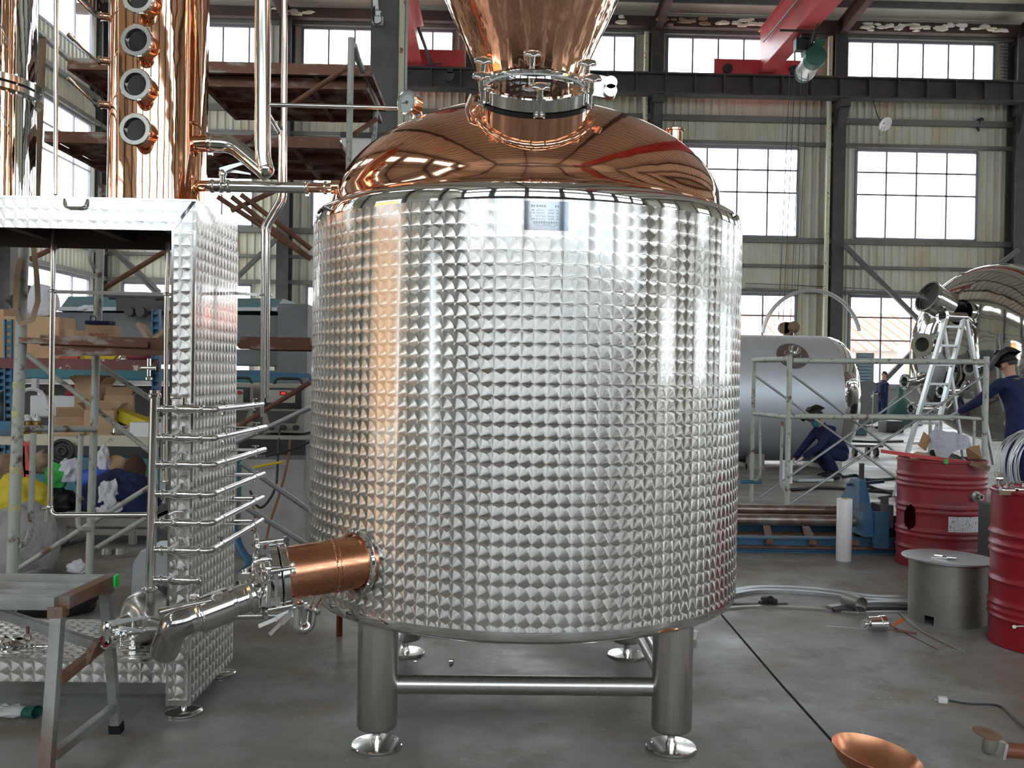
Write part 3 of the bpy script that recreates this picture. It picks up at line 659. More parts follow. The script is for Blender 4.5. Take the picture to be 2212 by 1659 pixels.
bm = nb(); lathe(bm, vb, d1, [(.048, 0), (.062, .004), (.062, .105), (.064, .107), (.070, .109), (.070, .114), (.064, .116), (.052, .118), (.049, .16), (.049, ln_)], 40); vbo = part('valve_body', bm, 'steel', outl)
kt = V((P(470, 1291, 3.22).x, 3.22, P(470, 1291, 3.22).z)); bm = nb(); kd = V((-.12, -.1, 1)).normalized(); lathe(bm, kt-kd*.03, kd, [(.017, -.02), (.019, 0), (.021, .03), (.021, .044), (.018, .047)], 28)
lv = part('valve_stem', bm, 'steel', vbo)
bm = nb(); e1 = V((P(343, 1322, 3.10).x, 3.10, P(343, 1322, 3.10).z)); tube(bm, [kt-kd*.005, kt.lerp(e1, .55), kt.lerp(e1, .56), e1], .008, 14, rs=[.0075, .0078, .0095, .0125]); part('lever', bm, 'steel', lv)
# elbow
oe = P(356, 1404, 3.30); pts = fillet([o3+d1*-.01, o3+d1*.02, o3+d1*.085, oe], .10, 10)
bm = nb(); tube(bm, pts, .050, 36, caps=False); bmesh.ops.solidify(bm, geom=bm.faces[:], thickness=.003); part('elbow', bm, 'steel', outl, 'open cut end of the outlet elbow')
# drain below the copper neck: copper stub, clamp, u-bend, paddle valve
s0 = V((P(640, 1290, 3.47).x, 3.47, P(640, 1290, 3.47).z)); bm = nb(); cyl(bm, s0+V((0, 0, .04)), s0-V((0, 0, .025)), .019, seg=20); dr = part('drain_stub', bm, 'copper', sd, 'small copper drain stub')
bm = nb(); clampring(bm, s0-V((0, 0, .026)), UP, .026, .02); part('clamp', bm, 'steel', dr)
bm = nb(); tube(bm, [s0-V((0, 0, .03)), s0-V((0, 0, .125)), s0+V((.045, .03, -.125)), s0+V((.05, .04, -.06))], .0205, 20, bend=.05); part('u_bend', bm, 'steel', dr)
bm = nb(); clampring(bm, s0+V((.052, .045, -.06)), V((.3, .5, .8)), .027, .02); cyl(bm, s0+V((.052, .045, -.06)), s0+V((.06, .12, -.03)), .022, seg=18); dv = part('paddle_valve', bm, 'steel', dr)
for ex_, ey_ in ((558, 1353), (582, 1371)):
    e = P(ex_, ey_, 3.36); bm = nb(); s = s0+V((-.015, .0, -.055)); n = 8
    bar(bm, s.lerp(e, 0), s.lerp(e, .5), .024, .003, (0, 1, .0)); bar(bm, s.lerp(e, .45), e, .014, .003, (0, 1, 0)); part('lever', bm, 'alu', dv)
# little arcs of pipe visible against the left side of the jacket are mirror images only
# ---- vapour return nozzle, left of the dome
k0 = V((P(735, 405, 4.18).x, 4.18, P(735, 405, 4.18).z))
bm = nb(); lathe(bm, k0, V((-1, 0, 0)), [(.032, -.10), (.032, .03), (.030, .04)], 28); sn = part('side_nozzle', bm, 'copper', still)
bm = nb(); torus(bm, k0+V((.015, -.01, -.012)), V((-.8, -.1, .6)), .062, .012, 36, 8); part('weld_collar', bm, 'copper', sn)
# ------------------------------------------------------------------ the engine-turned steel skid with its column, pump and pipework
Y0, Y1 = 3.86, 4.50
XR_ = P(424, 431, Y0).x; XC = P(371, 600, Y0).x; ZT = P(424, 431, Y0).z
ZB = .055; XS = -2.75
wcol = XR_-XC
skid = thing('process_skid', 'engine-turned steel frame with pump base and top beam carrying the copper column', 'frame', ((XR_+XS)/2, (Y0+Y1)/2, 0))
def sw(bm, name, par, lab=None):
    o = part(name, bm, 'swirl', par, lab, smooth=0); planeuv(o, .048, (.5, .0)); return o
# end column: box with polished edge strips
bm = nb(); box(bm, (XR_-wcol/2, (Y0+Y1)/2, (ZT-.13+ZB)/2), (wcol, Y1-Y0, ZT-.13-ZB)); sw(bm, 'end_column', skid)
bm = nb()
for x in (XR_-.004, XC+.003): bar(bm, (x, Y0-.001, ZB), (x, Y0-.001, ZT-.13), .010, .004, (0, 1, 0))
bar(bm, (XC+.01, Y0-.001, ZB+.012), (XR_, Y0-.001, ZB+.012), .003, .024, (0, 0, 1))
bar(bm, (XR_-.003, Y0-.0015, ZT-.13), (XC+.01, Y0-.0015, ZT-.135), .003, .004)
part('edge_strip', bm, 'steel', skid, 'plain polished edge strip')
# top: skirt boards round a plate
bm = nb(); th_b = .012
box(bm, ((XR_+XS)/2, Y0+.006, ZT-.065), (XR_-XS, th_b, .13)); box(bm, (XR_-.006, (Y0+Y1)/2, ZT-.065), (th_b, Y1-Y0-.03, .13))
sw(bm, 'top_skirt', skid)
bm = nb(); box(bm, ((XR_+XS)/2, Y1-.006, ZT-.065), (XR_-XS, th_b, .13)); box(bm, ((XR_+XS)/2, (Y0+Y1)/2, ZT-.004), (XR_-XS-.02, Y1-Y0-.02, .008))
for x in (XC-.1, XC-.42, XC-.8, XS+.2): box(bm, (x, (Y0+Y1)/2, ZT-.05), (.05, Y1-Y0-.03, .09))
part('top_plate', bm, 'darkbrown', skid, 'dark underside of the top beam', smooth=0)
bm = nb(); bar(bm, (XR_-.004, Y0+.0, ZT-.002), (XC-.002, Y0-.002, ZT-.13), .012, .004, (0, 1, 0)); part('mitre_joint', bm, 'mirror', skid)
bm = nb(); bar(bm, (XS, Y0-.001, ZT-.004), (XR_, Y0-.001, ZT-.004), .004, .008, (0, 0, 1)); part('top_edge', bm, 'steel', skid)
# base tray
ZA, ZC = P(200, 1425, Y0).z, P(200, 1474, Y0).z
bm = nb(); box(bm, ((XC+XS)/2, (Y0+Y1)/2, (ZA+ZC)/2-.002), (XC-XS, Y1-Y0-.004, ZA-ZC-.004)); sw(bm, 'base_tray', skid)
bm = nb(); bar(bm, (XS, Y0+.001, ZA), (XC, Y0+.001, ZA), .008, .010, (0, 0, 1)); part('tray_edge', bm, 'steel', skid)
for x, y in ((XR_-wcol/2, Y0+.075), (XR_-wcol/2, Y1-.06), (XS+.1, Y0+.08)):
    bm = nb(); c = V((x, y, 0)); lathe(bm, c, UP, [(.074, 0), (.077, .003), (.077, .008), (.07, .012), (.03, .016)], 40); cyl(bm, c, c+V((0, 0, .07)), .011, seg=14); cyl(bm, c+V((0, 0, .045)), c+V((0, 0, .06)), .018, seg=6); part('foot', bm, 'steel', skid)
# bow handle stamped on the front of the top beam
bm = nb(); h = P(165, 440, Y0-.004); tube(bm, [h+V((-.05, .004, .02)), h+V((-.045, -.012, -.018)), h+V((.04, -.012, -.018)), h+V((.045, .004, .02))], .005, 8, bend=.02); part('handle', bm, 'steel', skid)
# ---- pump on the tray
pc = V((P(300, 1335, 4.1).x, 4.1, P(300, 1335, 4.1).z)); pa = V((-.55, -.83, 0)).normalized()
pump = thing('centrifugal_pump', 'round stainless centrifugal pump with tall motor cover on the skid base tray', 'pump', (pc.x, 4.2, ZA))
bm = nb(); lathe(bm, pc, pa, [(.115, -.09), (.118, -.05), (.113, -.03), (.117, -.015), (.108, .0), (.106, .01), (.095, .03), (.078, .04), (.07, .036), (.055, .042), (.042, .054), (.030, .058), (.024, .10)], 56); part('volute', bm, 'satin', pump, smooth=50)
bm = nb(); lathe(bm, pc-pa*.10, pa, [(.128, -.01), (.128, .01)], 40); part('back_plate', bm, 'black', pump)
mb = bm = nb(); y0_, y1_ = 4.22, 4.46; q0 = P(277, 1325, 4.22); q1 = P(374, 1325, 4.22); zt = P(300, 1187, 4.22).z
vv = [bm.verts.new(p) for p in ((q0.x, y0_, ZA), (q1.x, y0_, ZA), (q1.x, y0_, zt), (q0.x+.055, y0_, zt), (q0.x+.015, y0_, zt-.06))]; w2 = [bm.verts.new(v.co+V((0, y1_-y0_, .0))) for v in vv]
bm.faces.new(vv); bm.faces.new(list(reversed(w2)))
for i in range(5): bm.faces.new((vv[i], w2[i], w2[(i+1) % 5], vv[(i+1) % 5]))
bmesh.ops.bevel(bm, geom=bm.edges[:], offset=.01, segments=2, affect='EDGES'); part('motor_cover', bm, 'plate', pump)
bm = nb()
part('inlet', (lambda b: (cyl(b, pc+pa*.055, pc+pa*.14, .024, .016, 20), cyl(b, pc+pa*.14, pc+pa*.185, .013, seg=14), b)[2])(nb()), 'steel', pump)
bm.free()
for px in (287, 352):
    bm = nb(); c = P(px, 1412, 4.02); c.z = ZA
    for k in range(4): cyl(bm, c+V((0, 0, .0+.02*k)), c+V((0, 0, .014+.02*k)), .016 if k % 2 == 0 else .010, seg=6)
    cyl(bm, c, c+V((0, 0, .12)), .006, seg=8); part('foot', bm, 'steel', pump)
# spare clamps and fittings lying on the tray
def fitting(px, py, L_, lab, zz=None):
    c = P(px, py, 4.0); c.z = ZA+.012; bm = nb(); d = V((1, .1, 0)); 
    cyl(bm, c-d*L_/2, c+d*L_/2, .006, seg=10)
    for k in (-.5, 0, .5): cyl(bm, c+d*(L_*k*.9)-d*.006, c+d*(L_*k*.9)+d*.006, .012, seg=12)
    return solo('pipe_fitting', bm, 'steel', lab, 'fitting', 'loose fittings on the base tray')
fitting(95, 1392, .10, 'short chromed fitting lying on the base tray behind the trestle leg')
bm = nb(); c = P(22, 1385, 3.95); c.z = ZA; blob(bm, c+V((0, 0, .03)), (.13, .10, .07), .5, 3, seed=5); solo('steel_scrap', bm, 'mirror', 'crumpled shiny metal scrap at left end of the base tray', 'scrap', smooth=20)
# ---- rectifying column of copper
cx_ = P(341, 400, 4.18).x; cr = .2095
colm = thing('copper_column', 'tall polished copper column with five round sight glasses standing on the skid', 'column still', (cx_, 4.18, ZT))
bm = nb(); lathe(bm, (cx_, 4.18, ZT+.02), UP, [(cr, 0), (cr, 1.2)], 96, caps=True); part('shell', bm, 'copper', colm, smooth=60)
bm = nb(); lathe(bm, (cx_, 4.18, ZT), UP, [(cr+.03, 0), (cr+.03, .008), (cr+.012, .014), (cr+.004, .02), (cr-.01, .03)], 96); part('base_flange', bm, 'mirror', colm)
def sight(px, py):
    c = V((P(px, py, 3.90).x, 3.90, P(px, py, 3.90).z)); a = V((-.10, -1, .0)).normalized()
    bm = nb(); lathe(bm, c, a, [(.056, -.20), (.056, -.02), (.050, -.015)], 40); s = part('sight_port', bm, 'copper', colm, smooth=50)
    bm = nb(); lathe(bm, c, a, [(.056, -.016), (.067, -.012), (.069, .004), (.065, .010), (.048, .010), (.0445, .002), (.0445, -.012)], 48, caps=False); part('ring', bm, 'steel', s)
    bm = nb(); lathe(bm, c, a, [(.046, -.012), (.046, -.006)], 32); part('glass', bm, MT['portglass'], s, 'dark round glass')
    for k in range(6):
        t = k*PI/3+.3; x, y, _ = frame_of(a); p = c+a*.010+(x*math.cos(t)+y*math.sin(t))*.057
        if k == 0: bm = nb()
        cyl(bm, p, p+a*.0012, .0035, seg=8)
    part('screw', bm, 'satin', s) if False else bm.free()
MT['portglass'] = mat('dark_glass', (.010, .012, .016), .04, 0, spec=.9)
for px, py in ((300, -5), (296, 88), (294, 183), (293, 280)): sight(px, py)
# sample cocks on the left of the column
def cock(px, py, ex0, ey0):
    c = V((P(px, py, 4.12).x, 4.12, P(px, py, 4.12).z)); bm = nb(); lathe(bm, c, (-1, -.15, .02), [(.014, -.09), (.0165, -.02), (.0165, .03), (.013, .035)], 20); s = part('sample_stub', bm, 'copper', colm)
    d = V((-1, -.15, .02)).normalized(); e = P(ex0, ey0, 4.0); m_ = c+d*.055; bm = nb()
    cyl(bm, c+d*.03, c+d*.042, .02, seg=8); tube(bm, [c+d*.03, m_, e.lerp(m_, .2), e], .0055, 10, bend=.02); cyl(bm, e, e.lerp(m_, .22), .010, seg=14); part('sample_cock', bm, 'steel', s)
for k in range(3): cock(234, 37+95*k, 147, -22+95.5*k)
bm = nb(); c = P(437, 290, 4.12)
tube(bm, [P(432, 296, 4.12), P(420, 262, 4.1), P(413, 250, 4.1), P(411, 300, 4.1)], .003, 6, bend=.03); part('capillary', bm, 'copper', colm)
# upper nozzle with elbow and wide rising pipe
def hclamp(par, c, d, r, w=.022):
    bm = nb(); d = V(d).normalized(); lathe(bm, V(c)-d*w/2, d, [(r, 0), (r*1.05, .001), (r*1.22, w*.3), (r*1.22, w*.7), (r*1.05, w-.001), (r, w)], 36)
    x, y, _ = frame_of(d); t = V(c)-y*r*1.3; cyl(bm, t-x*r*.25, t+x*r*.25, r*.10, seg=10); box(bm, t, (w*.7, w*.7, r*.28)); return part('clamp', bm, 'steel', par)
Yp = 4.12
n0 = P(425, 312, Yp); n1 = P(455, 310, Yp); bm = nb(); cyl(bm, n0+V((-.06, 0, 0)), n1, .036, seg=28); un = part('vapour_nozzle', bm, 'copper', colm)
hclamp(un, n1, (1, 0, 0), .036, .026)
vp = thing('vapour_pipe', 'wide polished steel pipe dropping from above then bending to copper column', 'pipe', (P(568, 300, 4.1).x, 4.1, 1.9))
bm = nb(); tube(bm, [n1, P(503, 312, Yp), P(577, 374, 4.05)], .0365, 28, bend=.09); bmesh.ops.create_uvsphere(bm, u_segments=24, v_segments=14, radius=.0366, matrix=Matrix.Translation(P(574, 366, 4.05)))
part('elbow', bm, 'steel', vp)
bm = nb(); tube(bm, [P(574, 366, 4.05), P(567.5, 338, 4.05), P(567.5, -60, 4.05)], .0345, 28, bend=.03); part('riser', bm, 'steel', vp)
# lower nozzle, butterfly valve, straight pipe to the still
Yq = 4.14
a = P(425, 402, Yq); zc = a.z; bm = nb(); cyl(bm, a+V((-.08, 0, 0)), P(450, 402, Yq), .024, seg=24); ln2 = part('reflux_nozzle', bm, 'copper', colm)
bm = nb(); torus(bm, a+V((-.01, -.01, 0)), (1, -.3, 0), .05, .012, 28, 8); part('weld_collar', bm, 'copper', ln2)
rp_ = thing('reflux_pipe', 'straight polished steel pipe with lever valve joining copper column to the dome', 'pipe', P(560, 404, Yq))
p0, p1 = P(450, 402, Yq), P(668, 406, 4.16)
bm = nb(); cyl(bm, p0, p1, .0245, seg=28); part('tube', bm, 'steel', rp_)
for px in (459, 478, 493): hclamp(rp_, P(px, 402.5, Yq), (1, 0, 0), .0255, .020)
for px in (664, 703): hclamp(rp_, P(px, 406, 4.16), (1, 0, 0), .0255, .018)
bm = nb(); cyl(bm, p1, P(716, 406.5, 4.17), .021, seg=24); part('copper_stub', bm, 'copper', rp_)
vt = P(481, 378, 4.12); bm = nb(); lathe(bm, vt-V((0, 0, .035)), UP, [(.012, 0), (.014, .03), (.018, .034), (.018, .05), (.010, .062)], 18); vh = part('valve_stem', bm, 'steel', rp_)
def lever2(par, s, e, w=.02):
    bm = nb(); d = e-s; n = V((0, 1, 0)); u = d.normalized().cross(n)
    a_ = [s+u*w*.55, s+d*.25+u*w*.5, e+u*w*.16, e-u*w*.16, s+d*.25-u*w*.2, s-u*w*.55]
    f0 = [bm.verts.new(p+n*.003) for p in a_]; f1 = [bm.verts.new(p-n*.003) for p in a_]; bm.faces.new(f0); bm.faces.new(list(reversed(f1)))
    for i in range(6): bm.faces.new((f0[i], f1[i], f1[(i+1) % 6], f0[(i+1) % 6]))
    bmesh.ops.recalc_face_normals(bm, faces=bm.faces[:]); return part('lever', bm, 'alu', par, smooth=0)
lever2(vh, P(476, 370, 4.11), P(543, 347, 4.11), .028); lever2(vh, P(486, 369, 4.13), P(541, 376, 4.13), .022)
# ---- condensate pipe along the top: dome -> left -> back -> down
cp = thing('steam_pipe', 'thin polished pipe running level past the dial thermometer to a tall riser', 'pipe', P(700, 232, 4.05))
h0 = P(911, 268, 4.08)
bm = nb(); tube(bm, [h0+V((0, 0, -.02)), P(911, 250, 4.08), P(903, 236, 4.07), P(866, 233.5, 4.05), P(568, 226, 4.05), P(603, 284, 4.52), P(606, 300, 4.52), P(603, 428, 4.52), P(568, 490, 4.52), P(566, 900, 4.52)], .0095, 14, bend=.025); part('tube', bm, 'steel', cp)
bm = nb(); torus(bm, h0+V((0, 0, -.01)), UP, .016, .005, 16, 6); part('foot_ring', bm, 'copper', cp)
r2 = thing('riser_pipe', 'polished riser pipe beside the wide vapour pipe, jogging left behind the skid column', 'pipe', P(612, 200, 4.45))
bm = nb(); tube(bm, [P(615, -60, 4.42), P(613, 432, 4.42), P(577, 492, 4.42), P(575, 860, 4.42)], .0145, 16, bend=.03); part('tube', bm, 'steel', r2)
# long pipe from top left down to the manifold foot
lp = thing('drop_pipe', 'long polished vertical pipe passing in front of the top beam then turning right', 'pipe', P(119, 700, 3.74))
bm = nb(); tube(bm, [P(121, -60, 4.0), P(120.5, 420, 3.95)], .0095, 14); part('upper_tube', bm, 'steel', lp)
bm = nb(); tube(bm, [P(117, 430, 4.2), P(113, 700, 4.2), P(108, 1113, 4.2), P(325, 1112, 4.2)], .0115, 16, bend=.04); part('lower_tube', bm, 'steel', lp)
for px, py, d in ((106, 1095, (0, 0, 1)),): hclamp(lp, P(px, py, 4.2), d, .014, .016)
bm = nb(); tube(bm, [P(100, 1098, 4.19), P(88, 1098, 4.17)], .009, 12); cyl(bm, P(100, 1100, 4.19), P(99, 1128, 4.19), .006, seg=10); part('drain_cock', bm, 'steel', lp)
# tie bar with pipe grips and second vertical pipe
tb = thing('pipe_tie_bar', 'flat polished tie bar gripping two vertical pipes under the top beam', 'bar', P(240, 633, 4.2))
bm = nb(); bar(bm, P(115, 630, 4.2), P(362, 636, 4.2), .012, .016, (0, 0, 1)); part('bar', bm, 'steel', tb)
for px, py in ((116, 629), (362, 636)): hclamp(tb, P(px, py, 4.2), (0, 0, 1), .0155, .014)
vp2 = thing('return_pipe', 'vertical polished pipe hugging the left edge of the engine-turned column', 'pipe', P(362, 800, 4.2))
bm = nb(); tube(bm, [P(363, 524, 4.2), P(359, 700, 4.2), P(357, 1045, 4.2)], .0105, 14); part('tube', bm, 'steel', vp2)
hclamp(vp2, P(357, 1040, 4.2), (0, 0, 1), .013, .014)
tb2 = thing('pipe_tie_bar', 'short polished tie bar behind the skid column gripping the two riser pipes', 'bar', P(560, 637, 4.45))
bm = nb(); bar(bm, P(500, 633, 4.45), P(582, 638, 4.45), .010, .014, (0, 0, 1)); part('bar', bm, 'steel', tb2)
for px in (568, 580): hclamp(tb2, P(px, 637, 4.45), (0, 0, 1), .013, .012)
# ---- manifold: header, valves and loops
Ym = 3.72; mf = thing('cooling_manifold', 'upright polished pipe header with a ladder of seven lever valves and looping branch pipes', 'manifold', P(333, 1280, Ym))
bm = nb(); cyl(bm, P(334, 862, Ym), P(325, 1268, Ym), .019, seg=28); cyl(bm, P(334, 862, Ym), P(334, 850, Ym), .019, seg=28); part('header', bm, 'steel', mf)
hclamp(mf, P(334, 855, Ym), (0, 0, 1), .0215, .02); bm = nb(); cyl(bm, P(334, 851, Ym), P(334, 843, Ym), .021, seg=24); part('end_cap', bm, 'steel', mf)
hclamp(mf, P(325, 1273, Ym), (0, 0, 1), .0225, .02)
bm = nb(); tube(bm, [P(325, 1276, Ym), P(325, 1305, Ym), pc+V((.06, -.03, .03))], .018, 20, bend=.02, rs=None); part('pump_outlet', bm, 'satin', mf)
rows = [883, 945, 1003, 1067, 1129, 1188]
ends = [(566, 868, 4.42), (573, 915, 4.52), (571, 968, 4.5), (569, 1016, 4.5), (567, 1067, 4.5), (566, 1116, 4.5)]
for i, yy in enumerate(rows+[1252]):
    s = P(332+ -1*i, yy, Ym); e = P(446-1.5*i, yy+2, Ym) if i == 6 else P(462-1.5*i, yy+2, Ym)
    bm = nb()
    if i < 6:
        E_ = P(*ends[i]); corner = V((E_.x-.0, s.y, s.z)) if False else e
        x_end = E_.x; 
        cpt = V((x_end-.16, s.y, e.z)); 
        tube(bm, [s, e, V((E_.x, E_.y, e.z))], .0130, 16, bend=.035)
    else: tube(bm, [s, e], .0130, 16)
    br = part('branch_pipe', bm, 'steel', mf)
    for px in (355, 437): hclamp(br, P(px-1.2*i, yy+1, Ym), (1, 0, 0), .0165, .014)
    vc = P(397-1.3*i, yy+1, Ym); bm = nb(); lathe(bm, vc, (1, 0, 0), [(.014, -.042), (.018, -.032), (.021, -.024), (.021, .024), (.018, .032), (.014, .042)], 20)
    cyl(bm, vc, vc+V((0, 0, .046)), .011, seg=12); vb_ = part('valve', bm, 'steel', br)
    t = vc+V((0, 0, .044)); bm = nb()
    if i == 0: tube(bm, [t+V((.006, 0, 0)), t+V((-.04, -.004, .002))], .0055, 8); bmesh.ops.create_uvsphere(bm, u_segments=10, v_segments=8, radius=.009, matrix=Matrix.Translation(t+V((-.044, -.004, .002))))
    elif i == 4: tube(bm, [t+V((.006, 0, 0)), t+V((-.02, -.01, .003)), t+V((-.045, -.015, -.008))], .0055, 8)
    else: bar(bm, t+V((.012, .0, 0.004)), t+V((-.045, -.02, -.036)), .012, .003, (1, 0, 1))
    part('lever', bm, 'alu' if i != 0 else 'steel', vb_)
    if i == 6:
        bm = nb(); c = P(436, yy+3, Ym); lathe(bm, c, (1, 0, 0), [(.011, -.004), (.019, -.002), (.019, .002), (.011, .004)], 20); part('ferrule', bm, 'steel', br)
    else:
        # return line to the column behind and a small needle valve on the branch
        E_ = V((P(*ends[i]).x, P(*ends[i]).y, e.z))
        for fr_ in (.18, .80):
            c = e.lerp(E_, fr_); bm = nb(); cyl(bm, c-V((0, 0, .022)), c+V((0, 0, .03)), .0055, seg=8); cyl(bm, c+V((-.016, 0, .03)), c+V((.016, 0, .03)), .0035, seg=8); cyl(bm, c-V((0, 0, .024)), c-V((0, 0, .018)), .009, seg=6)
            cyl(bm, c-V((.012, 0, .0)), c+V((.012, 0, 0)), .011, seg=10); part('needle_valve', bm, 'steel', br)
        bm = nb(); c = e.lerp(E_, .78)+V((0, 0, .008)); cyl(bm, c, V((XR_+.002, c.y, c.z)), .0045, seg=10); c = e.lerp(E_, .97)+V((0, 0, .006))
        part('return_line', bm, 'steel', br)
        if i > 1: bm = nb(); cyl(bm, E_, V((XR_+.002, E_.y-.02, E_.z)), .0065, seg=10); part('return_line', bm, 'steel', br)
# ---- cleaning hose valve in front of the pump: a pipe and three-way valve
tv = thing('three_way_valve', 'polished three-way valve with lever handles in front of the pump, open mouth showing', 'valve', P(232, 1382, 3.45))
vc = P(232, 1383, 3.45); ya = (vc-CAM).normalized(); 
fa = V((-.12, -.95, .05)).normalized()
bm = nb(); lathe(bm, vc, fa, [(.030, -.07), (.034, -.05), (.036, -.02), (.036, .0), (.030, .006), (.030, .014), (.026, .018), (.022, .018), (.020, .0), (.017, -.02), (.001, -.03)], 32, caps=False); tb_ = part('body', bm, 'mirror', tv)
bm = nb(); torus(bm, vc+fa*.004, fa, .0195, .004, 28, 8); part('seal', bm, 'drumred2', tv, 'red ring inside the mouth')
bm = nb(); t0 = P(236, 1350, 3.46); lathe(bm, vc, UP, [(.016, .0), (.016, .035), (.020, .037), (.020, .05), (.014, .066), (.001, .07)], 20); st = part('valve_stem', bm, 'steel', tv)
lever2(st, P(234, 1349, 3.45), P(316, 1333, 3.47), .026)
s2 = P(268, 1366, 3.5); bm = nb(); lathe(bm, s2-V((0, 0, .02)), UP, [(.014, 0), (.014, .02), (.010, .026)], 16); cyl(bm, vc+V((.02, .03, 0)), s2+V((.0, .02, -.01)), .017, seg=16); hb_ = part('side_port', bm, 'steel', tv)
lever2(hb_, P(256, 1358, 3.49), P(310, 1364, 3.5), .020)
bm = nb(); tube(bm, [s2+V((-.01, .02, -.01)), P(300, 1362, 3.52), P(352, 1361, 3.60), P(372, 1350, 3.9), pc+pa*.0], .0125, 16, bend=.02); part('tail_pipe', bm, 'steel', tv)
bm = nb()
for k in range(4): torus(bm, P(261+1.5*(k % 2), 1380+4.5*k, 3.44), (1, .3*(-1)**k, .4), .005, .0013, 10, 5)
torus(bm, P(262, 1397, 3.44), (.3, 1, 0), .009, .0013, 16, 5); part('chain', bm, 'steel', tv)
bm = nb(); cyl(bm, P(505, 1331, 3.75), P(640, 1329, 3.75), .0125, seg=16); solo('floor_pipe', bm, 'satin', 'level steel pipe passing behind the discharge elbow towards the tank', 'pipe')
# ---- second column at the far left edge
lc = V((P(-62, 300, 4.25).x, 4.25, 0)); l2 = thing('steel_column', 'mirror-polished steel column with bolted flange cut by the left edge', 'column still', (lc.x, lc.y, ZT))
bm = nb(); lathe(bm, lc, UP, [(.262, ZT+.001), (.262, 2.67)], 80); lathe(bm, lc, UP, [(.262, 2.735), (.262, 3.5)], 80); part('shell', bm, 'mirror', l2)
bm = nb(); lathe(bm, lc, UP, [(.262, 2.665), (.292, 2.667), (.292, 2.69), (.262, 2.693)], 80); part('lower_flange', bm, 'steel', l2)
bm = nb(); lathe(bm, lc, UP, [(.262, 2.70), (.292, 2.702), (.292, 2.73), (.262, 2.735)], 80); part('upper_flange', bm, 'steel', l2)
bm = nb(); lathe(bm, lc, UP, [(.28, 2.6929), (.28, 2.702)], 60); part('gasket', bm, 'black', l2)
for k in range(7):
    t = -2.2+k*.45; p = lc+V((.276*math.cos(t), .276*math.sin(t), 2.655)); bm = nb(); cyl(bm, p, p+V((0, 0, .09)), .006, seg=6); cyl(bm, p+V((0, 0, .076)), p+V((0, 0, .086)), .011, seg=6); part('flange_bolt', bm, 'steel', l2)
# ------------------------------------------------------------------ left background: scaffold tower, shelving, press, welders
def pipe_thing(name, pts, r, m, label, cat, group=None, bend=0, seg=10):
    bm = nb(); tube(bm, pts, r, seg, bend=bend); return solo(name, bm, m, label, cat, group)
sc = thing('scaffold_tower', 'rusty galvanised scaffold tower with plank decks standing behind the skid', 'scaffold', P(150, 900, 5.3))
def sp(name, pts, r=.024, m='galvold', bend=0, lab=None):
    bm = nb(); tube(bm, pts, r, 12, bend=bend); return part(name, bm, m, sc, lab)
sp('post', [P(74, 58, 5.5), P(66, 420, 5.5)]); sp('post', [P(52, 522, 5.0), P(45, 707, 5.0)], .027)
A_ = P(27, 1225, 5.0); sp('post', [P(46, 700, 5.0), V((A_.x-.01, 5.0, .0))], .030, lab='scaffold post with yellow paint marks')
for py in (832, 894, 1015, 1095): 
    bm = nb(); a = P(45-17*(py-700)/500, py-7, 5.0); b = P(45-17*(py-700)/500, py+7, 5.0); cyl(bm, a, b, .031, seg=14); part('paint_mark', bm, 'wornyellow', sc)
sp('post', [P(222, 400, 5.6), P(207, 790, 5.6)], .025); sp('post', [P(208, 775, 5.6), V((P(190, 1310, 5.6).x, 5.6, 0))], .023)
sp('post', [P(758.5, 82, 5.6), P(753, 392, 5.6)], .0195); sp('post', [P(812, 236, 6.6), P(806, 322, 6.6)], .019); sp('rail', [P(765, 98, 5.7), P(773, 128, 5.8), P(816, 228, 6.6)], .020)
sp('rail', [P(78, 65, 5.5), P(235, 205, 7.4)], .02); sp('rail', [P(40, 926, 5.0), P(207, 927, 5.55)], .018)
sp('hoop', [P(198, 520, 5.55), P(193, 560, 5.55), P(205, 583, 5.6), P(216, 586, 5.6)], .012, bend=.03)
sp('hoop', [P(72, 935, 5.1), P(66, 1150, 5.1), P(55, 1175, 5.1), P(40, 1178, 5.0)], .016, bend=.06); sp('hoop', [P(175, 935, 5.5), P(168, 1135, 5.5), P(175, 1145, 5.5), P(196, 1143, 5.6)], .015, bend=.05)
for a, b, m in (((65, 560), (150, 520), 'rust'), ((210, 632), (362, 540), 'rust'), ((57, 765), (330, 980), 'galvold'), ((208, 785), (330, 865), 'galvold'), ((40, 1228), (325, 1050), 'galvold'), ((190, 1195), (330, 1110), 'galvold'),
                ((500, 425), (672, 560), 'rust'), ((520, 420), (672, 538), 'rust'), ((470, 425), (672, 560), 'rust'), ((672, 880), (500, 960), 'galv'), ((672, 825), (500, 930), 'rust'), ((520, 1000), (672, 1105), 'galv'), ((520, 1090), (660, 1175), 'galv'), ((450, 340), (560, 290), 'rust'), ((758, 140), (610, 240), 'rust'), ((765, 290), (812, 258), 'rust'), ((500, 455), (610, 405), 'rust')):
    sp('diagonal_brace', [P(*a, 5.75), P(*b, 5.9)], .016, m)
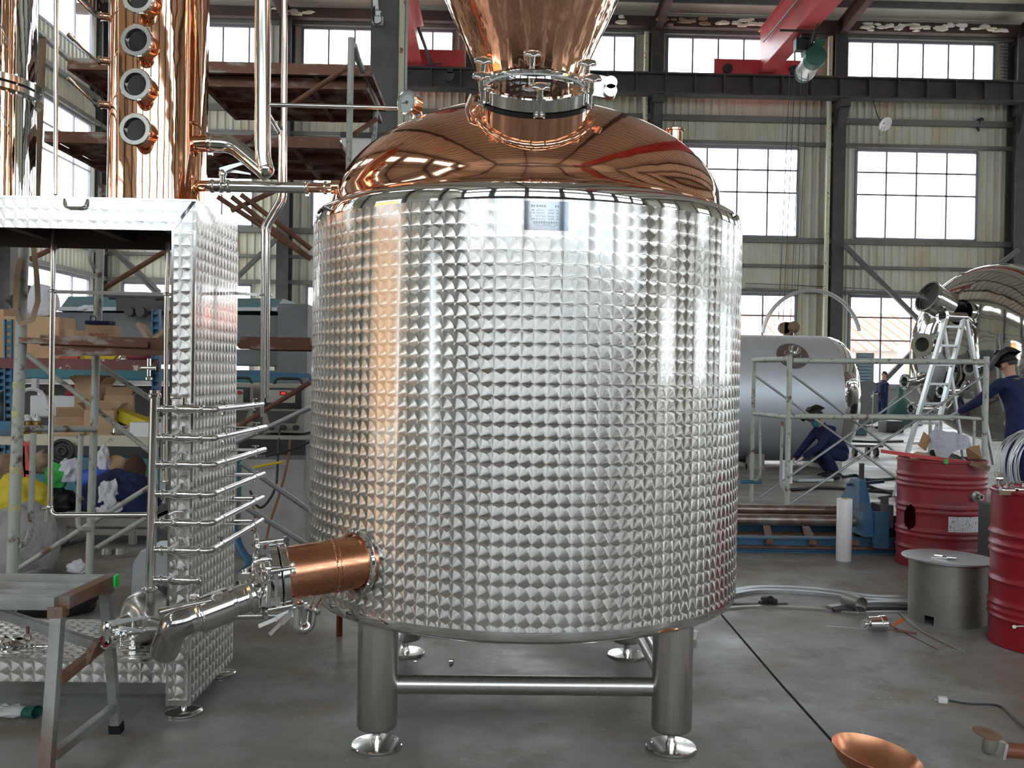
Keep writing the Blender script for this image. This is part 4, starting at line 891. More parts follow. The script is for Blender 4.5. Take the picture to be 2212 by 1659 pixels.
def deck(x0, x1, ya, yb, d0, d1, z, name='deck', m='rustplank', ribs=True):
    """a plank deck: frame, boards and cross-bars, z level given by the front edge pixel ya at x0"""
    bm = nb(); zz = P(x0, ya, d0).z; X0, X1 = P(x0, ya, d0).x, P(x1, ya, d0).x
    for k in range(3):
        y = d0+(d1-d0)*(k+.5)/3; w = (d1-d0)/3-.03
        box(bm, ((X0+X1)/2, y, zz), (X1-X0, w, .012)); 
        for s in (-1, 1): box(bm, ((X0+X1)/2, y+s*w/2, zz-.02), (X1-X0, .012, .05))
    box(bm, ((X0+X1)/2, d0-.012, zz-.015), (X1-X0, .03, .07))
    n = max(1, int((X1-X0)/.3))
    for i in range(n+1): box(bm, (X0+(X1-X0)*i/n, (d0+d1)/2, zz-.03), (.03, d1-d0, .03))
    return part(name, bm, m, sc, smooth=0)
deck(100, 735, 292, 0, 5.9, 6.9, 0); deck(440, 800, 142, 0, 6.0, 6.8, 0); deck(440, 790, 172, 0, 6.1, 6.9, 0); deck(150, 240, 135, 0, 6.0, 6.8, 0); deck(520, 672, 735, 0, 5.3, 5.9, 0)
bm = nb(); c0, c1 = P(90, 738, 5.2), P(355, 748, 5.2); bar(bm, c0, c1, .5, .03); bar(bm, P(90, 735, 5.0), P(355, 743, 5.0), .035, .06); bar(bm, P(115, 760, 5.0), P(350, 757, 5.0), .02, .05); part('plank', bm, 'rustplank', sc, 'bent rusty plank with flaking cream paint', smooth=0)
bm = nb(); bar(bm, P(90, 80, 5.6), P(76, 430, 5.6), .05, .02, (0, 1, 0)); part('timber_upright', bm, 'wood', sc, smooth=0)
bm = nb(); bar(bm, P(76, 420, 5.5), P(90, 96, 5.45), .035, .018, (0, 1, 0)); bm.free()
bm = nb(); st = [P(72, 530, 4.95), P(80, 600, 4.93), P(82, 650, 4.93), P(70, 690, 4.95), P(45, 700, 4.97), P(33, 670, 4.95), P(36, 600, 4.95), P(45, 560, 4.97)]
for a, b in zip(st, st[1:]): bar(bm, a, b+(b-a)*.05, .028, .003, (0, 1, 0))
solo('webbing_strap', bm, 'strap', 'tan webbing strap looped round the yellow-marked scaffold post', 'strap')
# shelving rack
rk = thing('shelving_rack', 'blue perforated shelving rack with peeling boards behind the scaffold', 'shelf', P(170, 1180, 8.2))
Yr = 8.0
def post_(px, y0, y1, Y):
    bm = nb(); a, b = P(px, y0, Y), P(px, y1, Y)
    for s in (-.028, .028): bar(bm, a+V((s, 0, 0)), b+V((s, 0, 0)), .012, .05, (0, 1, 0))
    bar(bm, a+V((0, .02, 0)), b+V((0, .02, 0)), .056, .004, (0, 1, 0))
    n = int((a-b).length/.06)
    for i in range(n): box(bm, a.lerp(b, (i+.5)/n)+V((0, -.012, 0)), (.05, .004, .03))
    part('upright', bm, 'blue', rk, smooth=0)
G0 = lambda px, Y: V((P(px, 900, Y).x, Y, 0))
post_(338, 668, 845, Yr); 
for px in (20,):
    post_(px, 690, 1060, Yr); post_(px-14, 690, 1060, Yr+.5)
for py, m in ((786, 'shelfred'), (950, 'cream')):
    bm = nb(); a, b = P(-30, py-4, Yr), P(345, py+2, Yr); c = (a+b)/2; box(bm, (c.x, Yr+.3, c.z+.03), (b.x-a.x, .64, .02)); box(bm, (c.x, Yr-.02, c.z-.01), (b.x-a.x, .02, .085)); part('shelf_board', bm, m, rk, smooth=0)
bm = nb(); a = P(340, 950, Yr)
for px in (336,): bar(bm, P(px, 845, Yr+.5), V((P(px, 900, Yr+.5).x, Yr+.5, 0)), .05, .05); bar(bm, P(px, 845, Yr), V((P(px, 900, Yr).x, Yr, 0)), .05, .05)
for px in (15,): bar(bm, P(px, 1060, Yr), V((P(px, 900, Yr).x, Yr, 0)), .05, .05)
part('upright_foot', bm, 'blue', rk, smooth=0)
Z1 = P(170, 786, Yr).z+.035; Z2 = P(170, 950, Yr).z+.035
def on_shelf(px, Z, Y): p = P(px, 900, Y); return V((p.x, Y, Z))
def carton(px, Z, Y, w, d, h, label, rz=0, flaps=True, m='card'):
    c = on_shelf(px, Z, Y); R_ = Matrix.Rotation(rz, 4, 'Z'); t = .006; bm = nb()
    box(bm, (0, 0, t/2), (w, d, t)); box(bm, (0, -d/2, h/2), (w, t, h)); box(bm, (0, d/2, h/2), (w, t, h)); box(bm, (-w/2, 0, h/2), (t, d, h)); box(bm, (w/2, 0, h/2), (t, d, h))
    if flaps:
        for s in (-1, 1):
            box(bm, (s*(w/2+.035), 0, h+.03), (.09, d*.95, .004), Matrix.Rotation(-s*.75, 4, 'Y')); box(bm, (0, s*(d/2+.02), h+.035), (w*.9, .004, .09), Matrix.Rotation(s*-.5, 4, 'X'))
    else: box(bm, (0, 0, h), (w, d, t))
    bmesh.ops.transform(bm, matrix=Matrix.Translation(c) @ R_, verts=bm.verts[:]); return solo('cardboard_box', bm, m, label, 'box', smooth=0)
carton(78, Z1, Yr+.15, .52, .3, .36, 'large tan cardboard box behind the yellow-marked post on the upper shelf', 0, False)
carton(134, Z1, Yr+.2, .26, .26, .26, 'plain cardboard box beside the large tan box on the upper shelf', .1, False)
carton(3, Z1, Yr+.2, .22, .3, .42, 'torn cardboard box at the left end of the upper shelf', -.1, False)
for px, lab in ((24, 'red plastic tray under the torn box at left end of the upper shelf'), (136, 'red plastic tray under the plain cardboard box on the upper shelf')):
    bm = nb(); c = on_shelf(px, Z1, Yr+.03); box(bm, c+V((0, 0, .035)), (.26, .05, .07), None, .01); solo('tray', bm, 'red', lab, 'tray')
for i, px in enumerate((176, 190, 222, 238)):
    c = on_shelf(px, Z1, Yr+.08); bm = nb(); lathe(bm, c+V((0, -.0, .05)), (.2, -1, 0), [(.012, -.05), (.048, -.045), (.05, .0), (.045, .012), (.024, .014), (.02, .004)], 24); solo('castor_wheel', bm, 'yellow', ['leftmost yellow wheel on the upper shelf', 'second yellow wheel from the left on the upper shelf', 'third yellow wheel from the left on the upper shelf', 'rightmost yellow wheel on the upper shelf'][i], 'wheel', 'yellow wheels on the upper shelf')
bm = nb(); c = on_shelf(270, Z1, Yr+.1); lathe(bm, c, UP, [(.085, 0), (.08, .02), (.045, .05), (.04, .09), (.05, .1)], 28); solo('steel_funnel', bm, 'steel', 'small steel funnel beside the yellow wheels on the upper shelf', 'funnel')
bm = nb(); c = on_shelf(302, Z1, Yr+.12); torus(bm, c+V((0, 0, .03)), UP, .11, .022, 28, 8); torus(bm, c+V((.01, 0, .07)), UP, .10, .020, 28, 8); solo('hose_coil', bm, 'drumred', 'coil of red hose at right end of the upper shelf', 'hose')
bm = nb(); c = P(322, 800, 7.94); cyl(bm, c+V((0, 0, .1)), c-V((0, 0, .05)), .02, seg=12); cyl(bm, c+V((-.06, 0, .02)), c+V((.06, 0, .02)), .022, seg=12); lathe(bm, c-V((0, 0, .08)), UP, [(.035, 0), (.035, .02), (.02, .03)], 16); solo('tap_valve', bm, 'steel', 'polished valve hanging at right end of the upper shelf', 'valve')
# lower shelf goods
for i, px in enumerate((60, 74, 81)):
    c = on_shelf(px, Z2, Yr+.08+.05*(i == 1)); bt = thing('spray_bottle', ['leftmost amber bottle with a white cap on the cream shelf', 'middle amber bottle with a white cap, set back behind its neighbours', 'rightmost amber bottle with a white cap on the cream shelf'][i], 'bottle', c, 'amber bottles on the cream shelf')
    bm = nb(); lathe(bm, c, UP, [(.030, 0), (.034, .005), (.034, .09), (.03, .11), (.012, .12)], 20); part('body', bm, MT['amber'] if 'amber' in MT else MT.setdefault('amber', mat('amber_liquid', (.30, .15, .02), .2)), bt)
    bm = nb(); lathe(bm, c+V((0, 0, .118)), UP, [(.028, 0), (.026, .025), (.012, .03), (.012, .05), (.006, .055)], 16); part('cap', bm, 'white', bt)
carton(150, Z2, Yr+.1, .22, .2, .16, 'open cardboard box beside the amber bottles on the cream shelf', .5)
carton(202, Z2, Yr+.45, .24, .2, .44, 'tall open cardboard box behind the others on the cream shelf', -.2)
carton(222, Z2, Yr+.11, .24, .2, .22, 'open cardboard box with a scribbled side left of the steel bowl', .1)
carton(258, Z2, Yr+.47, .24, .16, .34, 'open cardboard box behind the steel bowl', .3)
carton(150, Z2, Yr+.02, .3, .12, .07, 'flattened low cardboard box at front edge of the cream shelf', 0, False)
bm = nb(); c = on_shelf(262, Z2, Yr+.14); lathe(bm, c, UP, [(.115, 0), (.12, .004), (.135, .03), (.118, .075), (.112, .085), (.122, .09)], 40); lathe(bm, c, UP, [(.11, .085), (.10, .086), (.02, .075)], 40, caps=False); solo('steel_bowl', bm, 'steel', 'upturned polished steel bowl on the cream shelf', 'bowl')
bm = nb(); c = on_shelf(296, Z2, Yr+.22)+V((0, 0, .09)); R_ = Matrix.Rotation(.35, 4, 'Y'); box(bm, c+V((0, 0, .03)), (.28, .2, .09), R_, .01); box(bm, c+V((-.01, 0, .08)), (.30, .22, .012), R_, .004); solo('plastic_tub', bm, 'yellow', 'yellow plastic tub tilted at right end of the cream shelf', 'crate')
carton(322, Z2, Yr+.04, .26, .16, .12, 'low white printed box at right end of the cream shelf', 0, False, 'white')
bm = nb(); c = on_shelf(4, Z2, Yr+.1); blob(bm, c+V((0, 0, .17)), (.30, .3, .40), .05, 3, seed=2); solo('cloth_bundle', bm, 'black', 'dark rounded bundle at left end of the cream shelf', 'bag')
bm = nb(); c = on_shelf(14, Z2, Yr+.05); box(bm, c+V((0, -.08, .06)), (.28, .1, .12), None, .01); solo('plastic_crate', bm, 'blue', 'blue plastic crate below the dark bundle', 'crate')
# white machine fittings behind the lower shelf
bm = nb(); c = P(105, 872, 9.0); box(bm, c+V((.08, 0, -.02)), (.46, .12, .20), None, .02); torus(bm, c+V((-.12, -.08, .0)), (0, -1, 0), .14, .018, 28, 8, 0, PI); box(bm, c+V((-.13, 0, .18)), (.05, .05, .12)); bar(bm, c+V((-.25, 0, -.12)), c+V((1.2, 0, -.12)), .03, .02); bar(bm, c+V((-.2, 0, -.12)), (c.x-.2, c.y, 0), .04, .04); bar(bm, c+V((1.1, 0, -.12)), (c.x+1.1, c.y, 0), .04, .04); solo('sheet_metal_fixture', bm, 'white', 'white curved sheet-metal fixture under the press behind the rack', 'fixture')
bm = nb(); c = P(152, 862, 9.0); box(bm, c, (.05, .1, .28)); box(bm, c+V((-.06, 0, -.10)), (.12, .1, .06)); solo('steel_bracket', bm, 'drumred2', 'dark red bracket beside the white fixture', 'bracket')
# the blue machine tool: long teal press with a grey bed
mc = thing('press_machine', 'long teal and grey sheet-metal press seen behind the shelving and tower', 'machine', (P(330, 900, 10.3).x, 10.8, 0))
Ym2 = 10.3
def seg_box(px0, px1, py0, py1, Y, d, m, name, label=None, bev=.02):
    a, b = P(px0, py0, Y), P(px1, py1, Y); bm = nb(); box(bm, ((a.x+b.x)/2, Y+d/2, (a.z+b.z)/2), (b.x-a.x, d, abs(a.z-b.z)), None, bev); return part(name, bm, m, mc, label, smooth=0)
seg_box(60, 660, 672, 745, Ym2, 1.2, 'greycast', 'ram'); seg_box(-40, 62, 672, 780, Ym2, 1.2, 'teal', 'side_frame'); seg_box(-40, 660, 790, 828, Ym2-.05, 1.1, 'teal', 'apron'); seg_box(-40, 660, 745, 792, Ym2+.15, 1.0, 'greycast', 'bed')
seg_box(600, 662, 655, 870, Ym2-.1, 1.0, 'greycast', 'end_frame', None); seg_box(-40, 660, 828, 990, Ym2+.6, .5, 'black', 'die_space', None, 0); seg_box(-40, 660, 985, 1075, Ym2+.3, .8, 'teal', 'lower_bed')  # the die gap is a solid black block, its darkness painted
a, b = P(125, 672, Ym2), P(590, 672, Ym2); a2, b2 = P(148, 640, Ym2+.5), P(612, 645, Ym2+.5)
bm = nb(); q = [bm.verts.new(p) for p in (a, b, b2, a2)]; q2 = [bm.verts.new(p) for p in (V((a.x, Ym2+1.1, a.z)), V((b.x, Ym2+1.1, b.z)), V((b2.x, Ym2+1.1, b2.z)), V((a2.x, Ym2+1.1, a2.z)))]
bm.faces.new(q); bm.faces.new(list(reversed(q2)))
for i in range(4): bm.faces.new((q[i], q2[i], q2[(i+1) % 4], q[(i+1) % 4]))
part('hood', bm, 'teal', mc, smooth=0)
bm = nb(); bar(bm, P(125, 667, Ym2-.05), P(600, 668, Ym2-.05), .05, .04); part('rail', bm, 'galv', mc)
bm = nb(); c = P(305, 660, Ym2-.15); box(bm, c, (.42, .3, .14)); box(bm, c+V((-.1, 0, .1)), (.5, .14, .05)); cyl(bm, c+V((-.3, -.1, .08)), c+V((.3, -.1, .08)), .03, seg=10)
for k in (-.05, .07): cyl(bm, c+V((k, -.1, -.08)), c+V((k, -.22, -.08)), .05, seg=14)
part('clamp_gear', bm, 'dark', mc); 
bm = nb(); c = P(72, 655, Ym2); blob(bm, c+V((0, 0, .02)), (.5, .4, .3), .25, 3, seed=9); part('gear_guard', bm, 'dark', mc)
bm = nb(); 
for px in (88, 160, 224, 268): c = P(px, 852, Ym2+.58); box(bm, c, (.06, .03, .10))
part('die_clamp', bm, 'alu', mc)
bm = nb(); c = P(190, 668, 9.9); blob(bm, c+V((0, 0, .0)), (.20, .12, .08), .4, 3, seed=11); solo('rag', bm, 'paper', 'crumpled white rag lying on the teal press', 'rag')
bm = nb(); c = on_shelf(84, Z1+.5, 8.35); blob(bm, c+V((0, 0, -.02)), (.30, .2, .36), .25, 3, seed=12); solo('plastic_bag', bm, 'paper', 'white plastic bag stuffed between the strap and the upper shelf', 'bag')
bm = nb(); c = P(215, 717, 5.2); box(bm, c+V((0, .05, -.0)), (.155, .12, .075), None, .004); bxx = solo('parts_box', bm, 'card', 'battered cardboard box with red lettering standing on the bent plank', 'box', smooth=0)
MT['redink'] = mat('red_ink', (.45, .05, .04), .6)
bm = nb(); c = P(212, 723, 5.185)
for k in range(7): x = -.045+k*.015; box(bm, c+V((x, 0, 0)), (.003, .001, .018)); box(bm, c+V((x+.004, 0, .004*(-1)**k)), (.010, .001, .003))
part('lettering', bm, 'redink', bxx, smooth=0)
bm = nb(); c = P(212, 697, 5.2); box(bm, c+V((0, .03, 0)), (.135, .09, .02), None, .004); torus(bm, c+V((-.02, -.02, .02)), (0, -1, 0), .016, .003, 16, 6); solo('rag', bm, 'navy', 'folded navy rag lying on top of the battered box', 'rag')
bm = nb(); c = P(333, 702, 7.0); q = [c+V((-.1, 0, .0)), c+V((.0, -.03, -.13)), c+V((.12, 0, -.02))]; 
for a, b in zip(q, q[1:]): bar(bm, a, b, .03, .12, (0, 1, 0))
solo('cloth_sling', bm, 'strap', 'dark and tan sling hanging in front of the blue upright', 'strap')
# lower bench with clothes and bags
bn2 = thing('work_bench', 'low steel-framed workbench loaded with clothes and bags under the rack', 'bench', P(220, 1180, 8.0)); bz = P(200, 1112, 7.6).z
bm = nb(); a, b = P(85, 1117, 7.6), P(330, 1112, 7.6); box(bm, ((a.x+b.x)/2, 7.95, bz-.02), (b.x-a.x, .7, .04)); box(bm, ((a.x+b.x)/2, 7.6, bz-.06), (b.x-a.x, .04, .06)); part('top', bm, 'raw', bn2, smooth=0)
for px in (98, 140, 287):
    bm = nb(); x = P(px, 1150, 7.62).x; box(bm, (x, 7.62, bz/2), (.05, .05, bz-.04)); part('leg', bm, 'raw', bn2, smooth=0)
bm = nb()
for zz in (.26, .12): box(bm, ((a.x+b.x)/2+.1, 7.62, zz), (b.x-a.x-.2, .04, .05))
box(bm, ((a.x+b.x)/2+.1, 7.95, .24), (b.x-a.x-.2, .6, .03)); part('rail', bm, 'raw', bn2, smooth=0)
def lump(name, px, Z, Y, s, m, label, cat, rough=.2, seed=1, rz=0):
    c = on_shelf(px, Z, Y); bm = nb(); blob(bm, c+V((0, 0, s[2]*.30)), s, rough, 4, Matrix.Rotation(rz, 4, 'Z'), seed); return solo(name, bm, m, label, cat, smooth=60)
lump('jacket', 262, bz, 7.75, (.60, .4, .44), 'navy', 'navy blue work jacket heaped on the bench', 'jacket', .22, 21)
lump('lining_cloth', 236, bz+.02, 7.58, (.17, .12, .32), 'paper', 'white lining cloth spilling from the navy jacket', 'cloth', .35, 22)
lump('plastic_tub', 212, bz+.20, 7.85, (.38, .3, .20), MT.setdefault('royal', mat('royal_blue_plastic', (.02, .10, .55), .4)), 'royal blue plastic tub behind the navy jacket', 'tub', .08, 23)
lump('plastic_bag', 152, bz+.24, 7.8, (.20, .2, .24), 'paper', 'white plastic bag on the bench behind the long drop pipe', 'bag', .25, 24)
lump('plastic_bag', 122, bz+.20, 7.75, (.18, .2, .24), 'green', 'green and white plastic bag on the bench', 'bag', .2, 25)
lump('bin_bag', 122, bz+.0, 7.7, (.36, .3, .24), 'black', 'black bin bag slumped over the bench edge', 'bag', .2, 26)
lump('paper_sack', 92, bz+.30, 7.9, (.16, .2, .24), 'strap', 'tan paper sack leaning behind the white bag', 'bag', .25, 27)
lump('cardboard_box', 254, bz+.28, 7.95, (.22, .2, .22), 'card', 'brown crumpled carton behind the navy jacket', 'box', .12, 28)
lump('cardboard_box', 293, bz+.26, 7.95, (.18, .2, .24), MT.setdefault('dkbrown', mat('dark_brown_card', (.07, .035, .02), .8)), 'dark brown carton at right end of the bench', 'box', .08, 29)
lump('plastic_bag', 226, bz+.34, 7.85, (.10, .10, .26), 'paper', 'tall twisted white plastic bag standing by the brown carton', 'bag', .3, 30)
lump('tarpaulin', 42, 0.34, 7.0, (.42, .3, .36), 'tarp', 'yellow tarpaulin bundle behind the yellow-marked post', 'tarpaulin', .2, 31)
lump('woven_sack', 58, 0, 6.6, (.46, .35, .62), 'fabricgrey', 'big grey woven sack with red print on the floor at left', 'sack', .10, 32)
lump('wrapped_bundle', 14, 0.50, 7.6, (.26, .3, .30), 'wood', 'brown wrapped bundle behind the yellow tarpaulin', 'bundle', .2, 33)
bm = nb(); c = P(55, 1000, 7.4); q0 = P(45, 955, 7.4); q1 = P(85, 1000, 7.4); bar(bm, q0, (q0.x+.04, 7.4, 0), .07, .03); bar(bm, P(52, 958, 7.4), (q1.x, 7.4, 0), .05, .03); bar(bm, P(44, 960, 7.4), P(70, 958, 7.4), .05, .03); bar(bm, P(56, 1020, 7.4), P(72, 1020, 7.4), .03, .03); solo('folding_trestle', bm, 'red', 'red steel trestle leaning under the cream shelf', 'trestle')
bm = nb(); c = P(134, 975, 7.9); torus(bm, c, (0, -1, 0), .09, .018, 24, 8); torus(bm, c, (0, -1, 0), .035, .015, 16, 8); cyl(bm, c, c+V((0, .05, 0)), .09, seg=24); solo('fan_motor', bm, 'black', 'round black fan guard under the cream shelf', 'fan')
bm = nb(); c = P(168, 1212, 6.6); c.z = 0; blob(bm, c+V((0, 0, .035)), (.13, .10, .11), .3, 3, seed=40); solo('crumpled_paper', bm, 'paper', 'crumpled white paper on the floor behind the trestle', 'paper')
for i, (px, py, r) in enumerate(((232, 1200, .19), (262, 1200, .12))):
    bm = nb(); c = F(px, py); lathe(bm, c, UP, [(r, 0), (r, .008), (r-.02, .012), (.05, .015), (.045, .06), (.02, .06)], 36); solo('disc_flange', bm, 'raw', ['larger dark steel flange disc lying under the bench', 'smaller steel flange disc lying beside the larger one under the bench'][i], 'flange', 'flange discs under the bench')
bm = nb(); c = F(118, 1185); tube(bm, [F(60, 1185)+V((0, 0, .02)), F(100, 1195)+V((0, 0, .02)), F(150, 1180)+V((0, 0, .02)), F(190, 1168)+V((0, 0, .02))], .012, 8, bend=.2); solo('floor_cable', bm, 'black', 'black cable on the floor by the grey sack', 'cable')
bm = nb(); blob(bm, F(105, 1322)+V((0, 0, .09)), (.62, .36, .3), .12, 4, seed=44); solo('dark_cloth', bm, 'black', 'dark cloth heaped on the floor behind the skid tray', 'cloth', smooth=60)
# welding power sources on a table
wt = thing('welder_table', 'grey steel table carrying two welding power sources beside the tank', 'table', (P(600, 950, 7.4).x, 7.7, 0)); tz = P(600, 938, 7.35).z
bm = nb(); a, b = P(495, 938, 7.3), P(672, 938, 7.3); box(bm, ((a.x+b.x)/2+.1, 7.65, tz-.02), (b.x-a.x+.2, .75, .03)); part('top', bm, 'raw', wt, smooth=0)
bm = nb(); box(bm, (P(600, 1000, 7.5).x+.06, 7.55, (tz-.20)/2), (.62, .4, tz-.20)); part('concrete_block', bm, MT.setdefault('grime', mat('grimy_white_panel', (.42, .42, .42), .8, c2=(.28, .24, .20), sc=2.5, lo=.45, hi=.75)), wt, 'grimy white panel under the table', smooth=0)
for px in (508, 668):
    bm = nb(); x = P(px, 1000, 7.35).x; box(bm, (x, 7.35, tz/2), (.04, .04, tz-.03)); part('leg', bm, 'raw', wt, smooth=0)
def welder(px, lab):
    x = P(px, 880, 7.35).x; w_ = thing('welding_machine', lab, 'welder', (x, 7.55, tz), 'welding machines on the grey table'); w, h, d = .33, .385, .5
    bm = nb(); box(bm, (x, 7.35+d/2, tz+h/2+.01), (w, d, h), None, .015); part('case', bm, 'beige', w_)
    bm = nb(); box(bm, (x-.01, 7.345, tz+.285), (w*.9, .02, .165), None, .006); part('front_bezel', bm, 'black', w_)
    bm = nb(); box(bm, (x-.02, 7.332, tz+.30), (w*.68, .006, .10)); pn = part('control_panel', bm, MT.setdefault('panelgrey', mat('panel_grey', (.45, .44, .40), .5)), w_)
    bm = nb(); box(bm, (x, 7.328, tz+.325), (.055, .004, .03)); part('digital_display', bm, MT.setdefault('led', mat('red_led_window', (.35, .01, .01), .3)), pn)
    bm = nb()
    for k in range(3): bar(bm, (x-.014+.012*k, 7.3255, tz+.317), (x-.010+.012*k, 7.3255, tz+.333), .003, .001, (0, 1, 0))
    part('digits', bm, MT.setdefault('ledon', mat('lit_red_digits', (1, .08, .05), .4, emit=2.5)), pn)
    bm = nb(); cyl(bm, (x+.065, 7.33, tz+.325), (x+.065, 7.318, tz+.325), .016, seg=18); part('dial_knob', bm, 'drumred2', pn)
    bm = nb()
    for k in range(5): cyl(bm, (x-.07+.03*k, 7.33, tz+.275), (x-.07+.03*k, 7.325, tz+.275), .004, seg=8)
    part('indicator', bm, 'orange', pn)
    bm = nb()
    for k in range(9): bar(bm, (x-.14+.004*k, 7.343, tz+.18-.011*k), (x+.13-.004*k, 7.343, tz+.18-.011*k), .004, .008)
    part('grille', bm, 'dark', w_)
    bm = nb()
    for k in (-.1, .0, .1): cyl(bm, (x+k, 7.35, tz+.055), (x+k, 7.31, tz+.055), .022, seg=16)
    part('socket', bm, 'black', w_)
    bm = nb(); tube(bm, [(x-.12, 7.5, tz+h), (x-.10, 7.5, tz+h+.055), (x+.10, 7.5, tz+h+.055), (x+.12, 7.5, tz+h)], .012, 10, bend=.03); part('handle', bm, 'black', w_)
    return w_
w1 = welder(613, 'grey welding machine with red digits nearest the tank'); w2 = welder(501, 'second welding machine half hidden by the engine-turned column')
bm = nb(); q0, q1 = P(500, 805, 8.1), P(672, 812, 8.1); bar(bm, q0, q1, .05, .04); bar(bm, q0, (q0.x, 8.1, 0), .04, .04); bar(bm, q1, (q1.x, 8.1, 0), .04, .04); solo('pipe_rail', bm, 'blue', 'light blue pipe rail behind the welding machines', 'rail')
for i, (pts, m, lab) in enumerate((([P(628, 940, 7.3), P(622, 1000, 7.2), P(600, 1080, 7.15), P(582, 1130, 7.1), P(572, 1185, 7.0)], 'hose', 'brown rubber hose hanging from the welding table'),
    ([P(604, 925, 7.3), P(600, 990, 7.25), P(597, 1060, 7.2), P(560, 1108, 7.15), P(540, 1060, 7.2)], 'black', 'black welding cable drooping under the table'),
    ([P(575, 985, 7.25), P(620, 975, 7.2), P(668, 955, 7.2)], 'black', 'black cable stretched across the grimy panel to the tank'),
    ([P(548, 1010, 7.25), P(580, 1003, 7.2), P(610, 998, 7.2)], 'yellow', 'yellow air hose end under the welding machine'),
    ([P(500, 1130, 7.0), P(520, 1190, 6.9), P(545, 1220, 6.8), P(520, 1240, 6.7)], 'blue', 'thick blue cable bundle dropping behind the skid'),
    ([P(545, 1085, 7.2), P(553, 1130, 7.1), P(547, 1180, 7.0)], 'hose', 'short brown hose beside the thick blue cables'),
    ([F(512, 1262)+V((0, 0, .01)), F(560, 1250)+V((0, 0, .01)), F(590, 1228)+V((0, 0, .01)), F(540, 1222)+V((0, 0, .01))], 'black', 'black cable curled on the floor behind the discharge manway'))):
    bm = nb(); tube(bm, pts, .010 if i != 4 else .03, 8, bend=.15); solo('cable', bm, m, lab, 'cable')
# thin red-brown stand leg standing behind the tank's left side
bm = nb(); a = F(733, 1373); tube(bm, [a, a+V((0, 0, .35))], .017, 12); bmesh.ops.create_uvsphere(bm, u_segments=8, v_segments=6, radius=.004, matrix=Matrix.Translation(a+V((0, -.018, .08)))); solo('support_tube', bm, MT.setdefault('oxide', mat('oxide_red_paint', (.14, .012, .008), .5)), 'short dark red tube standing upright under the tank', 'tube')
bm = nb(); x = P(820, 300, 9).x; bm.free()
# white louvre board behind the scaffold, upper middle
bm = nb(); a, b = P(738, 292, 17), P(838, 335, 17); box(bm, ((a.x+b.x)/2, 17, (a.z+b.z)/2-.3), (b.x-a.x, .06, a.z-b.z+.6)); box(bm, ((a.x+b.x)/2-.2, 17.05, (b.z-.6)/2), (.12, .1, b.z-.55)); wb = solo('wall_cabinet', bm, MT['wall_outside'], 'white panel cabinet with black edge fixed behind the left of the dome', 'cabinet', smooth=0)
bm = nb(); bar(bm, P(736, 291, 16.93), P(839, 293, 16.93), .1, .08); part('frame', bm, 'black', wb, smooth=0)
# ------------------------------------------------------------------ cranes, lamp, camera
def crane(px_far, pz0, pz1, W_, lab, xoff=0, blk=False):
    pass
# right crane: red box girder along Y from the end truck on the runway
zc = 12.98; ga0 = P(1652, 175, 34.9)
cr1 = thing('bridge_crane', 'red overhead bridge crane with a green hoist at upper right', 'crane', (ga0.x, 20, zc))
bm = nb(); box(bm, (ga0.x, 10.6, zc+.80), (.46, 48.4, 1.55)); box(bm, (ga0.x, 10.6, zc+1.58), (.64, 48.4, .05)); box(bm, (ga0.x, 10.6, zc+.03), (.64, 48.4, .05))
for k in range(24): box(bm, (ga0.x+.235, -12+2*k, zc+.8), (.03, .06, 1.5))
part('girder', bm, 'red', cr1, smooth=0)
bm = nb(); a, b = P(1541, 172, 34.9), P(1741, 172, 34.9); box(bm, ((a.x+b.x)/2, 34.95, 13.22), (b.x-a.x, .30, .56)); part('end_truck', bm, 'red', cr1, smooth=0)
bm = nb(); box(bm, ((a.x+b.x)/2, -14, 13.22), (b.x-a.x, .36, .52)); part('end_truck', bm, 'red', cr1, smooth=0)
for x in (a.x+.5, b.x-.5): bm = nb(); cyl(bm, (x, 34.70, 13.12), (x, 34.9, 13.12), .18, seg=20); part('wheel', bm, 'black', cr1)
bm = nb(); tube(bm, [(ga0.x-.34, 34, zc+.9), (ga0.x-.34, 26, zc+.85), (ga0.x-.34, 10, zc+.88)], .03, 6); part('cable_rail', bm, 'black', cr1)
# hoist, hanging from the girder
hq = P(1745, 138, 31.0); hx, hy, hz = hq.x, 31.0, hq.z; hoist = thing('electric_hoist', 'green electric rope hoist hanging from the red crane girder', 'hoist', hq)
ha = V((.10, 1, -.02)); hs_ = V((hx, hy-.8, hz))
bm = nb(); lathe(bm, hs_, ha, [(.20, -.08), (.34, -.02), (.37, .25), (.32, .42), (.31, .5)], 28); part('motor', bm, MT.setdefault('dkgreen', mat('dark_green_paint', (.015, .10, .07), .45)), hoist)
bm = nb(); lathe(bm, hs_, ha, [(.31, .5), (.31, 1.35), (.34, 1.37), (.34, 1.45)], 28); part('rope_drum', bm, 'alu', hoist)
bm = nb(); lathe(bm, hs_, ha, [(.34, 1.45), (.32, 1.75), (.12, 1.8)], 28); part('gearbox', bm, 'dkgreen', hoist)
bm = nb(); cyl(bm, hs_+V((.12, -.02, .42)), hs_+V((.16, .5, .42)), .16, seg=18); part('travel_motor', bm, 'dkgreen', hoist)
bm = nb(); box(bm, (ga0.x+.18, hy, zc-.12), (.5, .9, .12)); bar(bm, (ga0.x+.25, hy, zc-.15), (hx, hy, hz+.3), .3, .5, (0, 1, 0)); box(bm, (ga0.x-.05, hy-.2, zc-.35), (.3, .3, .4)); part('trolley', bm, 'black', hoist, smooth=0)
bk = P(1704, 712, 31.0)
bm = nb()
for dx, dx2 in ((-.40, -.35), (-.22, -.20), (.0, .05), (.22, .25)): tube(bm, [(hx+dx-.2, hy, hz-.25), (bk.x+dx2, bk.y, bk.z+.3)], .013, 5)
part('wire_rope', bm, 'black', hoist)
